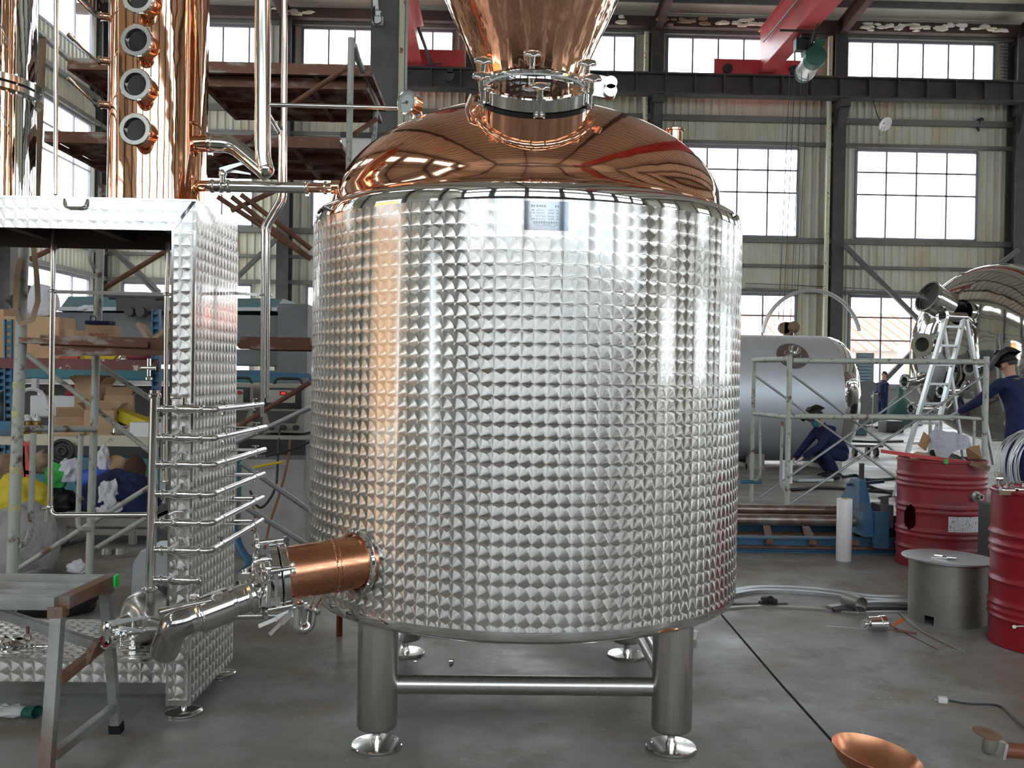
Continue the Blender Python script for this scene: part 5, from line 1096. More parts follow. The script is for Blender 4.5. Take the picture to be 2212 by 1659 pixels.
bm = nb(); cyl(bm, bk+V((-.16, -.08, .05)), bk+V((-.16, .08, .05)), .20, seg=20); cyl(bm, bk+V((.14, -.10, .08)), bk+V((.14, .08, .08)), .20, seg=20); bar(bm, bk+V((-.02, 0, -.2)), bk+V((-.02, 0, .25)), .3, .16); part('hook_block', bm, MT.setdefault('ochre', mat('worn_ochre_paint', (.22, .15, .08), .7, c2=(.08, .05, .03), sc=4)), hoist)
# festoon and conductor frame hanging beside the girder
bm = nb(); q = P(1725, 60, 20); 
bar(bm, (ga0.x-.9, 30.2, zc-.1), (ga0.x+.5, 30.2, zc-.1), .06, .06)
tube(bm, [(ga0.x+.36, 22, zc+1.0), (ga0.x+.4, 24.5, zc+.2), (ga0.x+.42, 27, zc+1.0), (ga0.x+.2, 30.4, zc-.2), (hx, hy, hz+.1)], .03, 6, bend=.8); part('festoon_cable', bm, 'black', cr1)
# left crane, mostly behind the tank helmet
gb0 = P(893, 182, YB-1.6); cr2 = thing('bridge_crane', 'second red bridge crane half hidden behind the wide grey column', 'crane', (gb0.x, 25, zc))
bm = nb(); box(bm, (gb0.x, 26.3, zc+.8), (.42, 17.4, 1.5)); box(bm, (gb0.x, 26.3, zc+1.56), (.6, 17.4, .05)); box(bm, (gb0.x, 26.3, zc+.03), (.6, 17.4, .05)); part('girder', bm, 'red', cr2, smooth=0)
bm = nb(); a, b = P(855, 165, 34.9), P(1002, 165, 34.9); box(bm, ((a.x+b.x)/2, 34.9, 13.25), (b.x-a.x, .36, .62)); part('end_truck', bm, 'red', cr2, smooth=0)
bm = nb(); c = P(972, 160, 34.6); cyl(bm, c+V((0, -.1, -.1)), c+V((0, .1, -.1)), .16, seg=20); box(bm, c+V((0, 0, .1)), (.2, .2, .2)); bar(bm, P(918, 140, 34.6), P(955, 137, 34.6), .04, .04); bar(bm, P(904, 60, 33), P(932, 140, 34.6), .09, .09); part('wheel_motor', bm, 'dark', cr2)
# lamp hanging below the runway beam
lp0 = P(1912, 268, 33.5); lm = thing('pendant_lamp', 'round white enamel lamp shade hanging below the dark runway beam', 'lamp', lp0); d = V((.30, -.75, -.55)).normalized()
bm = nb(); lathe(bm, lp0, d, [(.05, -.20), (.08, -.12), (.16, -.06), (.27, .02), (.265, .02), (.15, -.05), (.03, -.07)], 32, caps=False); part('lamp_shade', bm, 'white', lm)
bm = nb(); tube(bm, [lp0-d*.18, lp0-d*.3+V((0, .2, .2)), V((lp0.x+.1, 34.9, 12.12))], .02, 6); tube(bm, [lp0+V((-.1, 0, -.1)), lp0+V((-.22, 0, -.4)), lp0+V((-.12, 0, -.42)), lp0+V((.0, 0, -.1))], .01, 5, bend=.1); part('arm', bm, 'dark', lm)
bm = nb(); c = P(2115, 262, 35.85); tube(bm, [c+V((-.05, 0, .1)), c+V((0, 0, 0)), c+V((-.06, 0, -.22)), c+V((0, 0, -.4))], .05, 6, rs=[.05, .09, .07, .03]); bmesh.ops.create_uvsphere(bm, u_segments=8, v_segments=6, radius=.1, matrix=Matrix.Translation(c+V((.08, 0, .05)))); solo('hanging_rag', bm, 'black', 'black rag dangling from the wall girt at far right', 'rag')
bm = nb(); c = P(1295, 243, 35.0); box(bm, c, (.34, .12, .19)); fl2 = solo('wall_light', bm, 'black', 'small yellow-lensed floodlight on the wall right of the lid', 'light', smooth=0)
bm = nb(); box(bm, c+V((0, -.07, .02)), (.26, .02, .10)); part('lens', bm, 'yellow', fl2, smooth=0)
# camera box on the wide grey column
c = P(816, 45, 17.6); cb = thing('junction_box', 'white junction box with tangled black wires on the wide grey column', 'box', c)
bm = nb(); box(bm, c, (.20, .12, .13), None, .01); box(bm, c+V((.01, 0, .13)), (.10, .10, .09), None, .01); cyl(bm, c+V((-.03, 0, .2)), c+V((-.05, 0, .42)), .05, seg=14); part('box', bm, 'white', cb)
bm = nb()
for k in range(4): tube(bm, [c+V((-.05, -.03, .3)), c+V((-.12+.02*k, -.08, .1)), c+V((-.06, -.08, -.10-.01*k)), c+V((.10, -.07, -.05)), c+V((.06, -.08, .12))], .008, 5, bend=.08)
part('wire', bm, 'black', cb)
# torn insulation hanging off the eave (countless scraps)
rnd = random.Random(12)
for i in range(7):
    bm = nb(); c = P((1300, 1480, 1600, 1900, 2010, 2120, 620)[i], (40, 42, 30, 46, 48, 52, 15)[i], 35.2); c.z = 15.02
    for k in range(12): blob(bm, c+V((rnd.uniform(-.9, .9), rnd.uniform(-.1, .1), rnd.uniform(-.12, .12))), (rnd.uniform(.2, .5), .12, rnd.uniform(.08, .2)), .4, 2, seed=100*i+k)
    o = solo('torn_insulation', bm, 'strap' if i in (1,) else 'roofsheet', 'shreds of torn insulation hanging along the eave', 'insulation', 'torn insulation along the eave', 'stuff', smooth=60)
# ventilation louvre at the right end of the clerestory
bm = nb(); 
for k in range(13): a = P(2163, 100+7.4*k, 35.9); b = P(2196, 100+7.5*k, 35.9); bar(bm, a, b, .06, .05)
solo('wall_louvre', bm, 'frame', 'slatted ventilation louvre at right end of the clerestory windows', 'louvre', smooth=0)
# wall cables
for i, (a, b) in enumerate((((1610, 612), (2120, 640)), ((1610, 622), (2120, 650)), ((700+520, 560), (700+530, 561)))[:2]):
    bm = nb(); tube(bm, [P(*a, 35.4), P(1800, a[1]+8, 35.4), P(*b, 35.4)], .018, 5); solo('wall_cable', bm, 'black', ['upper black cable strung along the back wall above the low windows', 'lower black cable strung along the back wall above the low windows'][i], 'cable')
# ------------------------------------------------------------------ right background
# grey cylindrical tank lying on the floor
R1 = 1.07; tc_ = V((0, 15.7, 0)); xe = P(1775, 860, 15.7).x; zc1 = P(1720, 860, 14.9).z
zc1 = (P(1720, 725, 15.7).z+P(1720, 995, 15.7).z)/2; R1 = (P(1720, 725, 15.7).z-P(1720, 995, 15.7).z)/2
gt = thing('grey_tank', 'large dull grey cylindrical tank lying on its side behind the scaffold frame', 'tank', (xe-1.5, 15.7, zc1-R1))
bm = nb(); lathe(bm, (xe-4, 15.7, zc1), (1, 0, 0), [(R1, 0), (R1, 4.0)], 72, caps=False); lathe(bm, (xe-4, 15.7, zc1), (1, 0, 0), [(.02, -.02), (R1, 0)], 72, caps=False); part('shell', bm, 'tank_grey', gt)
bm = nb(); lathe(bm, (xe, 15.7, zc1), (1, 0, 0), [(R1, 0), (R1*.995, .06), (R1*.95, .20), (R1*.85, .31), (R1*.65, .40), (R1*.35, .45), (.01, .46)], 72, caps=False); part('dished_end', bm, 'mirror', gt, 'mirror-polished dished end')
c = P(1706, 768, 14.75); nn = V((.0, -.75, .66)).normalized(); c = V((c.x, 15.7, zc1))+nn*R1; c.x = P(1712, 768, 14.9).x
bm = nb(); lathe(bm, c, nn, [(.26, -.03), (.26, .008), (.25, .012), (.13, .014)], 40); rf = part('reinforcing_pad', bm, MT.setdefault('padbrown', mat('heat_tinted_pad', (.25, .20, .18), .4, .7)), gt)
bm = nb(); lathe(bm, c, nn, [(.16, 0), (.12, .03), (.10, .10), (.10, .14), (.085, .14), (.08, .02)], 32); part('nozzle', bm, 'steel', rf)
bm = nb(); c = P(1840, 850, 15.5); cyl(bm, c+V((-.12, 0, 0)), c+V((.05, 0, 0)), .03, seg=12); cyl(bm, c+V((.02, 0, .06)), c+V((.02, 0, -.04)), .018, seg=10); bmesh.ops.create_uvsphere(bm, u_segments=10, v_segments=8, radius=.035, matrix=Matrix.Translation(c+V((.05, 0, .0)))); part('tap', bm, 'steel', gt)
bm = nb(); a = P(1603, 762, 14.3); q = [a, P(1611, 740, 14.3), P(1611, 775, 14.3), P(1603, 790, 14.3)]; 
bar(bm, P(1604, 735, 14.4), P(1608, 790, 14.4), .05, .02); bm.free()
for px in (1602, 1760):
    bm = nb(); x = P(px, 1000, 15.7).x; box(bm, (x, 15.4, (zc1-R1)/2-.0), (.25, 1.0, max(.05, zc1-R1))); box(bm, (x, 14.9, .1), (.25, .2, .3)); part('cradle', bm, 'raw', gt, smooth=0)
# half hoop standing up behind
bm = nb(); c = P(1752, 745, 15.75); pts = []
rr = (P(1862, 700, 15.75).x-P(1650, 700, 15.75).x)/2; 
for i in range(25): t = math.radians(12+ (172-12)*i/24); pts.append(V((P(1752, 745, 15.75).x+rr*1.0*math.cos(t), 15.75, P(1752, 736, 15.75).z+rr*math.sin(t)*1.02)))
tube(bm, pts, .035, 8); solo('steel_hoop', bm, 'alu', 'pale bent half hoop arching above the grey tank', 'hoop')
# mirror tank with dished end facing us to the left
Ym3 = 13.2; R2 = (P(2080, 570, Ym3).z-P(2080, 950, Ym3).z)/2; z3 = (P(2080, 570, Ym3).z+P(2080, 950, Ym3).z)/2; x3 = P(2148, 760, Ym3).x
bt = thing('mirror_tank', 'huge mirror-polished horizontal tank with many nozzles cut by the right edge', 'tank', (x3+1.5, Ym3+.4, z3-R2)); axd = V((-.86, -.50, 0)).normalized()
cc = V((x3+.0, Ym3, z3))
bm = nb(); lathe(bm, cc, -axd, [(R2, 0), (R2, 4.5)], 96, caps=True); part('shell', bm, 'mirror', bt, smooth=60)
bm = nb(); lathe(bm, cc, axd, [(R2, 0), (R2*.995, .08), (R2*.96, .22), (R2*.88, .37), (R2*.74, .49), (R2*.5, .59), (R2*.25, .64), (.01, .655)], 96, caps=False); part('dished_end', bm, MT.setdefault('mirror2', mat('mirror_steel_end', (.62, .61, .59), .06, 1, bump=.006, bsc=1.5)), bt, smooth=70)
bm = nb(); torus(bm, cc, axd, R2+.004, .010, 80, 6); torus(bm, cc-axd*1.5, axd, R2+.004, .010, 80, 6); part('weld_seam', bm, 'satin', bt)
def on_end(px, py):
    """point on the dished end seen at this pixel"""
    d = ray(px, py).normalized(); t = 5
    while t < 25:
        p = CAM+d*t; v = p-cc; h = v.dot(axd); r = (v-axd*h).length
        if h > 0 and r < R2 and h <= .655*math.sqrt(max(0, 1-(r/R2)**2)): return p
        if h <= 0 and r < R2: return p
        t += .02
    return P(px, py, Ym3)
def nozzle(px, py, r, L_, fl=True, d=None, name='nozzle', tilt=(0, 0, 0)):
    p = on_end(px, py); d = V(d).normalized() if d else (axd+V(tilt)).normalized(); bm = nb(); lathe(bm, p-d*.1, d, [(r*.6, 0), (r*.6, .1+L_)], 24, caps=False); lathe(bm, p+d*L_, d, [(r*.6, 0), (r, 0), (r, .03), (r*.62, .03), (r*.55, -.1)], 28, caps=False)
    o = part(name, bm, 'steel', bt); bm = nb(); lathe(bm, p+d*(L_-.02), d, [(.001, 0), (r*.57, 0)], 24, caps=False); part('opening', bm, 'black', o)  # black disc paints the dark inside of the bore
    if fl:
        bm = nb(); x, y, _ = frame_of(d)
        for k in range(6): q = p+d*(L_+.03)+(x*math.cos(k*PI/3)+y*math.sin(k*PI/3))*r*.82; cyl(bm, q, q+d*.006, r*.09, seg=8)
        part('bolt_hole', bm, 'black', o)  # raised black dots paint the darkness of bolt holes
nozzle(2083, 685, .12, .36, d=(-.95, -.3, 0)); nozzle(2003, 745, .17, .12, d=(-.8, -.6, 0), fl=False); nozzle(2108, 796, .10, .12, fl=False); nozzle(1985, 825, .12, .22, d=(-.98, -.2, 0)); nozzle(2075, 845, .10, .30, d=(-.98, -.2, 0)); nozzle(2050, 885, .10, .30, d=(-.98, -.2, 0)); nozzle(1998, 883, .09, .2, d=(-.98, -.2, 0)); nozzle(2060, 795, .07, .05, fl=False)
# upper manway ring leaning outwards at top left
p = P(2003, 640, 13.0); md = V((-.90, -.22, .38)).normalized(); bm = nb(); lathe(bm, p-md*.36, md, [(.21, 0), (.21, .34)], 40, caps=False); lathe(bm, p, md, [(.225, -.05), (.235, 0), (.21, .0), (.20, -.3)], 40, caps=False); mwo = part('manway_collar', bm, 'steel', bt)
bm = nb(); lathe(bm, p, md, [(.001, -.06), (.205, -.06)], 36, caps=False); part('opening', bm, 'black', mwo)  # black disc paints the collar's dark interior
bm = nb(); a = on_end(2075, 690); b = a; 
tube(bm, [on_end(2095, 705)+axd*.05, on_end(2102, 720)+axd*.06, on_end(2108, 780)+axd*.05], .04, 10, bend=.2); part('level_pipe', bm, 'steel', bt)
bm = nb(); bar(bm, on_end(2050, 668)+axd*.05, on_end(2085, 655)+axd*.05, .16, .04, (0, 0, 1)); part('bracket', bm, 'dark', bt)
bm = nb(); tube(bm, [on_end(2075, 785)+axd*.05, on_end(2080, 820)+axd*.1, on_end(2055, 850)+axd*.1, on_end(2045, 835)+axd*.08, on_end(2060, 780)+axd*.06], .02, 8, bend=.2); part('cable_loop', bm, 'black', bt)
for dx in (1.2, 3.2):
    bm = nb(); q = cc-axd*dx; box(bm, (q.x, q.y, (z3-R2)/2+.05), (.35, 1.4, z3-R2+.1)); part('saddle', bm, 'dark', bt, smooth=0)
# aluminium ladder leaning on the mirror tank
def ladder(p0, p1, w0, w1, n, label, ww=None):
    p0, p1 = V(p0), V(p1); x = V((1, .15, 0)).normalized(); t_ = thing('ladder', label, 'ladder', p0); 
    for s in (-1, 1):
        bm = nb(); bar(bm, p0+x*s*w0/2, p1+x*s*w1/2, .035, .085, (0, -1, 0)); part('rail', bm, 'alu', t_, smooth=0)
    for k in range(n):
        f_ = (k+.6)/n; c = p0.lerp(p1, f_); w = (w0+(w1-w0)*f_)/2; bm = nb(); bar(bm, c-x*w, c+x*w, .03, .07, (0, -1, 0)); part('rung', bm, 'alu', t_, smooth=0)
    return t_
la, lb = F(1960, 1030), P(2062, 690, 12.3); la = V((P(1962, 1025, 11.6).x, 11.6, 0)); lad = ladder(la, lb, .36, .26, 9, 'aluminium ladder leaning against the end of the mirror tank')
bm = nb()
for s in (-1, 1): bar(bm, lb+V((s*.16, 0, 0)), V((P(2105, 900, 12.5).x+s*.2, 12.35, .35)), .03, .06)
part('prop_leg', bm, 'alu', lad, smooth=0)
# scaffold frame in front
sf = thing('scaffold', 'rusty four-post scaffold frame with cross braces in front of the two tanks', 'scaffold', (P(1900, 1000, 10).x, 10.3, 0))
def sfp(name, pts, r=.024, m='galvold', bend=0):
    bm = nb(); tube(bm, [V(p) for p in pts], r, 12, bend=bend); return part(name, bm, m, sf)
def vpost(px, py0, Y, r=.026): a = P(px, py0, Y); sfp('post', [a, (a.x, Y, 0)], r)
vpost(1706, 768, 9.95, .029); vpost(2131, 770, 9.95, .030); vpost(1629, 774, 10.9, .023); vpost(2010, 900, 10.9, .02)
for py, px0, px1, m in ((779, 1712, 2125, 'galvold'), (899, 1706, 2050, 'galvold')): sfp('rail', [P(px0, py, 9.95), P(px1, py+3, 9.95)], .03, m)
sfp('rail', [P(2050, 900, 9.95), P(2131, 906, 9.95)], .02); sfp('rail', [P(1629, 778, 10.9), P(1706, 776, 9.95)], .03); sfp('rail', [P(1629, 893, 10.9), P(1706, 902, 9.95)], .026)
for a, b in (((1632, 812), (1960, 1050)), ((1712, 810), (1945, 985)), ((1700, 1092), (2125, 812)), ((1640, 1075), (1990, 830))): sfp('diagonal_brace', [P(*a, 10.2 if a[0] != 1632 else 10.9), P(*b, 10.4)], .014, 'galv')
sfp('hoop', [P(1641, 900, 10.7), P(1643, 1025, 10.7), P(1635, 1038, 10.8), P(1629, 1038, 10.9)], .015, bend=.08); sfp('hoop', [P(1690, 910, 10.1), P(1686, 1045, 10.1), P(1694, 1060, 10.05), P(1706, 1062, 9.95)], .016, bend=.08)
for px in (2033, 2105): sfp('post', [P(px, 908, 9.97), V((P(px, 908, 9.97).x, 9.97, 0))], .014)
bm = nb(); cyl(bm, P(1600, 1041, 10.85), P(1644, 1041, 10.9), .022, seg=12); solo('blue_tube_end', bm, 'blue', 'short blue tube sticking out beside the tank at knee height', 'tube')

# dark racks added behind the photographer to darken what the polished tanks mirror
for k, (x, y, w) in enumerate(((-5.2, -6.5, 5.0), (1.6, -8.0, 6.5), (9.5, -7.0, 5.5))):
    pr = thing('plate_rack', ['dark steel plate rack behind the photographer, nearest the left doorway', 'dark steel plate rack straight behind the photographer', 'dark steel plate rack behind the photographer towards the right wall'][k], 'rack', (x, y, 0), 'plate racks behind the photographer')
    for sx in (-1, 0, 1):
        bm = nb(); box(bm, (x+sx*w/2, y+.4, 1.6), (.14, .14, 3.2)); box(bm, (x+sx*w/2, y-.4, 1.6), (.14, .14, 3.2)); part('upright', bm, 'blue', pr, smooth=0)
    for z in (.25, 1.1, 1.95, 2.8):
        bm = nb(); box(bm, (x, y, z), (w+.1, .9, .08)); part('shelf', bm, 'darkbrown', pr, smooth=0)
        bm = nb(); box(bm, (x, y, z+.30), (w-.3, .7, .5)); part('plate_stack', bm, ('dark', 'rust', 'dark', 'darkbrown')[(k+int(z)) % 4], pr, smooth=0)
# ------------------------------------------------------------------ drums, roller bed and small things on the floor at right
def drum(cx_, cy_, r, h, m, name, lab, holes=(), lid=False, ribs=(.30, .34, .64, .68)):
    t_ = thing(name, lab, 'drum', (cx_, cy_, 0)); prof = [(r-.006, .0), (r+.008, .004), (r+.008, .016), (r, .02)]; z = .03
    zs = [.03+.01*k for k in range(int((h-.05)/.01))]
    for z in zs:
        u = z/h; b = 0
        for rb in ribs: b = max(b, .011*math.exp(-((u-rb)*h/.012)**2))
        prof.append((r+b, z))
    prof += [(r, h-.02), (r+.008, h-.016), (r+.008, h-.004), (r-.004, h)]
    bm = nb(); lathe(bm, (cx_, cy_, 0), UP, prof, 160, caps=False)
    for (px, py, w, hh) in holes:
        dead = []
        for f_ in bm.faces:
            c = f_.calc_center_median()
            if c.y > cy_: continue
            d = (c-CAM); k = FPX/d.dot(fw); x, y = CX+d.dot(rt)*k, CY-d.dot(up)*k
            if ((x-px)/w)**2+((y-py)/hh)**2 < 1: dead.append(f_)
        bmesh.ops.delete(bm, geom=dead, context='FACES')
    s_ = part('shell', bm, m, t_, smooth=50)
    bm = nb(); lathe(bm, (cx_, cy_, 0), UP, [(.01, .02), (r-.01, .02)], 48, caps=False); None if not lid else lathe(bm, (cx_, cy_, 0), UP, [(.01, h-.02), (r-.004, h-.02)], 64, caps=False)
    part('lid' if lid else 'drum_floor', bm, m if lid else 'darkbrown', t_)
    return t_
D1 = V((P(2032, 1100, 7.32).x, 7.32, 0)); d1_ = drum(D1.x, D1.y, .328, .845, 'drumred', 'oil_drum', 'maroon ribbed drum full of rubbish with a round hole burnt in its side', holes=((1966, 1117, 13.5, 27),), ribs=(.175, .30, .345, .52, .57, .76, .80, .85))
bm = nb(); c0_ = D1; th0, th1 = .12, .95
def patch(c, r, px0, px1, z0, z1, m, name, par, n=10):
    def ang(px):
        best = min(((abs((CX+(q-CAM).dot(rt)*FPX/(q-CAM).dot(fw))-px), a) for a in [x*.01-1.5 for x in range(301)] for q in [V((c.x+r*math.sin(a), c.y-r*math.cos(a), (z0+z1)/2))]), key=lambda t: t[0]); return best[1]
    a0_, a1_ = ang(px0), ang(px1); b_ = nb(); lo = []; hi = []
    rr = random.Random(5)
    for i in range(n+1):
        a = a0_+(a1_-a0_)*i/n; j = rr.uniform(-.008, .008)
        lo.append(b_.verts.new((c.x+r*math.sin(a), c.y-r*math.cos(a), z0+j))); hi.append(b_.verts.new((c.x+r*math.sin(a), c.y-r*math.cos(a), z1+rr.uniform(-.006, .006))))
    for i in range(n): b_.faces.new((lo[i], lo[i+1], hi[i+1], hi[i]))
    return part(name, b_, m, par), a0_, a1_
zl0, zl1 = P(2080, 1153, 7.0).z, P(2080, 1112, 7.0).z
lb_, aa, ab = patch(D1, .331, 2048, 2114, zl0, zl1, 'paper', 'paper_label', d1_)
lb_['label'] = 'torn white paper label'
bm = nb(); rnd = random.Random(8)
for k in range(34):
    a = aa+(ab-aa)*rnd.uniform(.05, .95); z = rnd.uniform(zl0+.015, zl1-.015); c = V((D1.x+.3325*math.sin(a), D1.y-.3325*math.cos(a), z)); R_ = Matrix.Rotation(a, 4, 'Z')
    box(bm, c, (rnd.uniform(.004, .02), .001, .0022) if k % 3 else (.003, .001, .018), R_)
part('label_print', bm, 'dark', lb_, smooth=0)
c = P(2106, 1072, 7.0); dn = (c-D1); dn.z = 0; dn.normalize(); c = V((D1.x, D1.y, c.z))+dn*.33
bm = nb(); lathe(bm, c, dn, [(.042, -.01), (.042, .02), (.022, .03), (.020, .06), (.026, .07), (.015, .07), (.013, .03)], 20); part('bung_pipe', bm, 'raw', d1_)
# contents of the drum
zt_ = .845
bm = nb(); blob(bm, V((D1.x-.02, D1.y-.05, zt_-.03)), (.34, .30, .20), .25, 4, seed=50); solo('black_rubbish_bag', bm, 'black', 'black rubbish bag in the mouth of the maroon drum', 'bag', smooth=60)
bm = nb(); blob(bm, V((D1.x-.17, D1.y-.04, zt_-.02)), (.20, .24, .12), .35, 3, seed=51); solo('torn_paper_scrap', bm, 'card', 'brown crumpled wrapping at left of the rubbish in the drum', 'paper', smooth=60)
bm = nb(); n = 18; g_ = {}
sheet = [P(2008, 940, 7.2), P(2075, 940, 7.15), P(2100, 965, 7.15), P(2030, 995, 7.1)]
for i in range(n+1):
    for j in range(n+1):
        u, v = i/n, j/n; p = (sheet[0]*(1-u)+sheet[1]*u)*(1-v)+(sheet[3]*(1-u)+sheet[2]*u)*v
        p += V((0, .02*math.sin(9*u+4*v), .03*math.sin(7*u+2*v)*math.cos(4*v-2*u)+.035*math.sin(2.9*u)*(1-v)-.03*math.sin(6*u)*v)); g_[i, j] = bm.verts.new(p)
for i in range(n):
    for j in range(n): bm.faces.new((g_[i, j], g_[i+1, j], g_[i+1, j+1], g_[i, j+1]))
bmesh.ops.solidify(bm, geom=bm.faces[:], thickness=.002); solo('crumpled_sheet', bm, 'paper', 'crumpled white plastic sheet on top of the maroon drum', 'paper', smooth=80)
def flap(pts, lab, Y=7.15):
    bm = nb(); q = [bm.verts.new(P(x, y, Y+.03*i)) for i, (x, y) in enumerate(pts)]; bm.faces.new(q); bmesh.ops.solidify(bm, geom=bm.faces[:], thickness=.006); return solo('cardboard_flap', bm, 'card', lab, 'cardboard', 'cardboard flaps on the drum', smooth=0)
flap([(1983, 962), (1995, 932), (2012, 945), (2000, 975)], 'small upright cardboard flap at left of the white sheet'); flap([(2085, 965), (2116, 962), (2122, 990), (2090, 992)], 'square tan cardboard flap at right of the white sheet')
bm = nb(); bar(bm, P(1903, 974, 7.3), P(2100, 1001, 7.0), .045, .028); rb = solo('red_steel_bar', bm, 'red', 'red steel bar lying across the top of the maroon drum', 'bar', smooth=0)
bm = nb(); bar(bm, P(2096, 1000, 6.99), P(2138, 1013, 6.93), .052, .034); part('wooden_end', bm, 'wood', rb, 'brown sleeved end of the bar', smooth=0)
bm = nb(); box(bm, P(2042, 998, 6.99)+V((0, -.01, .005)), (.022, .03, .035)); solo('green_tag', bm, 'green', 'tiny bright green plastic scrap beside the black bag', 'scrap', smooth=0)
D2 = V((P(2272, 1100, 5.08).x, 5.08, 0)); d2_ = drum(D2.x, D2.y, .302, .862, 'drumred2', 'oil_drum', 'bright crimson ribbed drum cut by the right edge', ribs=(.185, .225, .27, .42, .60, .65, .72), lid=True)
bm = nb(); c = P(2205, 1352, 4.9); bar(bm, c+V((.03, 0, 0)), P(2193, 1353, 4.9), .008, .004); cyl(bm, P(2191, 1354, 4.9), P(2191, 1354, 4.88), .010, seg=12); part('white_hook', bm, 'white', d2_)
for i, (px, rx) in enumerate(((2186, .2), (2203, -.1), (2160, .05))):
    bm = nb(); c = V((P(px, 1052, 5.1).x, 5.1-.04*i, .842)); cyl(bm, c+V((-.035, 0, .022)), c+V((.035, .01*rx, .022)), .014, seg=14); cyl(bm, c+V((0, 0, .01)), c+V((0, 0, .06)), .009, seg=10); bar(bm, c+V((0, 0, .06)), c+V((.05, -.02, .066)), .012, .004); cyl(bm, c+V((-.04, 0, .022)), c+V((-.03, 0, .022)), .02, seg=14)
    solo('ball_valve', bm, 'steel', ['small polished ball valve at centre of the crimson drum lid', 'small polished ball valve nearest the right edge on the crimson drum', 'small polished ball valve at left rim of the crimson drum'][i], 'valve', 'ball valves on the crimson drum')
bm = nb(); c = V((P(2147, 1050, 5.2).x, 5.15, .85)); cyl(bm, c, c+V((0, 0, .06)), .010, seg=12); cyl(bm, c+V((-.02, 0, .065)), c+V((.02, 0, .065)), .012, seg=10); cyl(bm, c+V((-.025, 0, .09)), c+V((.025, 0, .09)), .006, seg=8); cyl(bm, c+V((0, 0, .06)), c+V((0, 0, .09)), .006, seg=8); solo('tap', bm, 'steel', 'small polished tap standing upright on the crimson drum rim', 'tap')
bm = nb(); c = V((P(2172, 1056, 5.0).x, 4.99, .842)); box(bm, c+V((.0, 0, .012)), (.07, .02, .024), Matrix.Rotation(-.3, 4, 'Z')); solo('wooden_stick', bm, 'wood', 'short stick lying on the crimson drum lid', 'stick', smooth=0)
# coil of steel wire on a stand behind the crimson drum
wc = V((P(2228, 1005, 6.2).x, 6.2, P(2228, 1008, 6.2).z)); bm = nb(); rnd = random.Random(4)
for k in range(26):
    torus(bm, wc+V((rnd.uniform(-.03, .03), rnd.uniform(-.09, .09), rnd.uniform(-.02, .02))), V((rnd.uniform(-.12, .12)+.35, -1, rnd.uniform(-.1, .1))), .235+rnd.uniform(-.03, .03), .0035, 48, 5)
wo = solo('wire_coil', bm, 'alu', 'large coil of bright steel wire standing behind the crimson drum', 'wire')
bm = nb(); box(bm, (wc.x, 6.2, (wc.z-.27)/2), (.5, .4, wc.z-.27)); solo('black_crate', bm, 'black', 'black crate hidden under the wire coil', 'crate', smooth=0)
# open-bottomed steel cylinder with a loose round plate
sc_ = V((P(2046, 1300, 5.6).x, 5.6, 0)); sy2 = thing('steel_stool', 'grey steel cylinder with a loose round plate on top, standing before the maroon drum', 'stand', sc_)
bm = nb(); lathe(bm, sc_, UP, [(.222, 0), (.222, .372)], 120, caps=False)
bmesh.ops.subdivide_edges(bm, edges=[e for e in bm.edges if abs(e.verts[0].co.z-e.verts[1].co.z) > .1], cuts=20)
dead = []
for f_ in bm.faces:
    c = f_.calc_center_median(); d = c-CAM; k = FPX/d.dot(fw); x, y = CX+d.dot(rt)*k, CY-d.dot(up)*k
    if c.y < 5.6 and 1998 < x < 2015 and 1330 < y < 1362: dead.append(f_)
bmesh.ops.delete(bm, geom=dead, context='FACES'); bmesh.ops.solidify(bm, geom=bm.faces[:], thickness=.006)
part('cylinder', bm, 'raw', sy2, smooth=50)
bm = nb(); lathe(bm, sc_+V((-.0, 0, .372)), V((.01, 0, 1)), [(.262, 0), (.265, .003), (.265, .009), (.262, .012)], 72); part('top_plate', bm, 'plate', sy2)
bm = nb(); c = sc_+V((-.085, -.06, .386)); 
for k in range(4): bar(bm, c+V((-.05+.03*k, .01*k, .004)), c+V((.03+.02*k, -.04+.012*k, .01)), .006, .006)
cyl(bm, c+V((.03, -.03, .012)), c+V((.08, -.045, .012)), .012, seg=12); cyl(bm, c+V((-.02, .02, .014)), c+V((.02, 0, .014)), .010, seg=10); solo('small_fittings', bm, 'steel', 'handful of small polished fittings on the round plate', 'fitting')
# white roll
c = F(1822, 1211); wr = thing('film_roll', 'upright white roll of plastic film standing on the floor', 'roll', c)
bm = nb(); lathe(bm, c, UP, [(.058, 0), (.060, .003), (.060, .497), (.058, .50), (.03, .50)], 40, caps=False); part('roll', bm, 'white', wr)
bm = nb(); lathe(bm, c, UP, [(.03, .49), (.03, .502), (.025, .502), (.024, .3)], 24, caps=False); part('core', bm, 'card', wr)
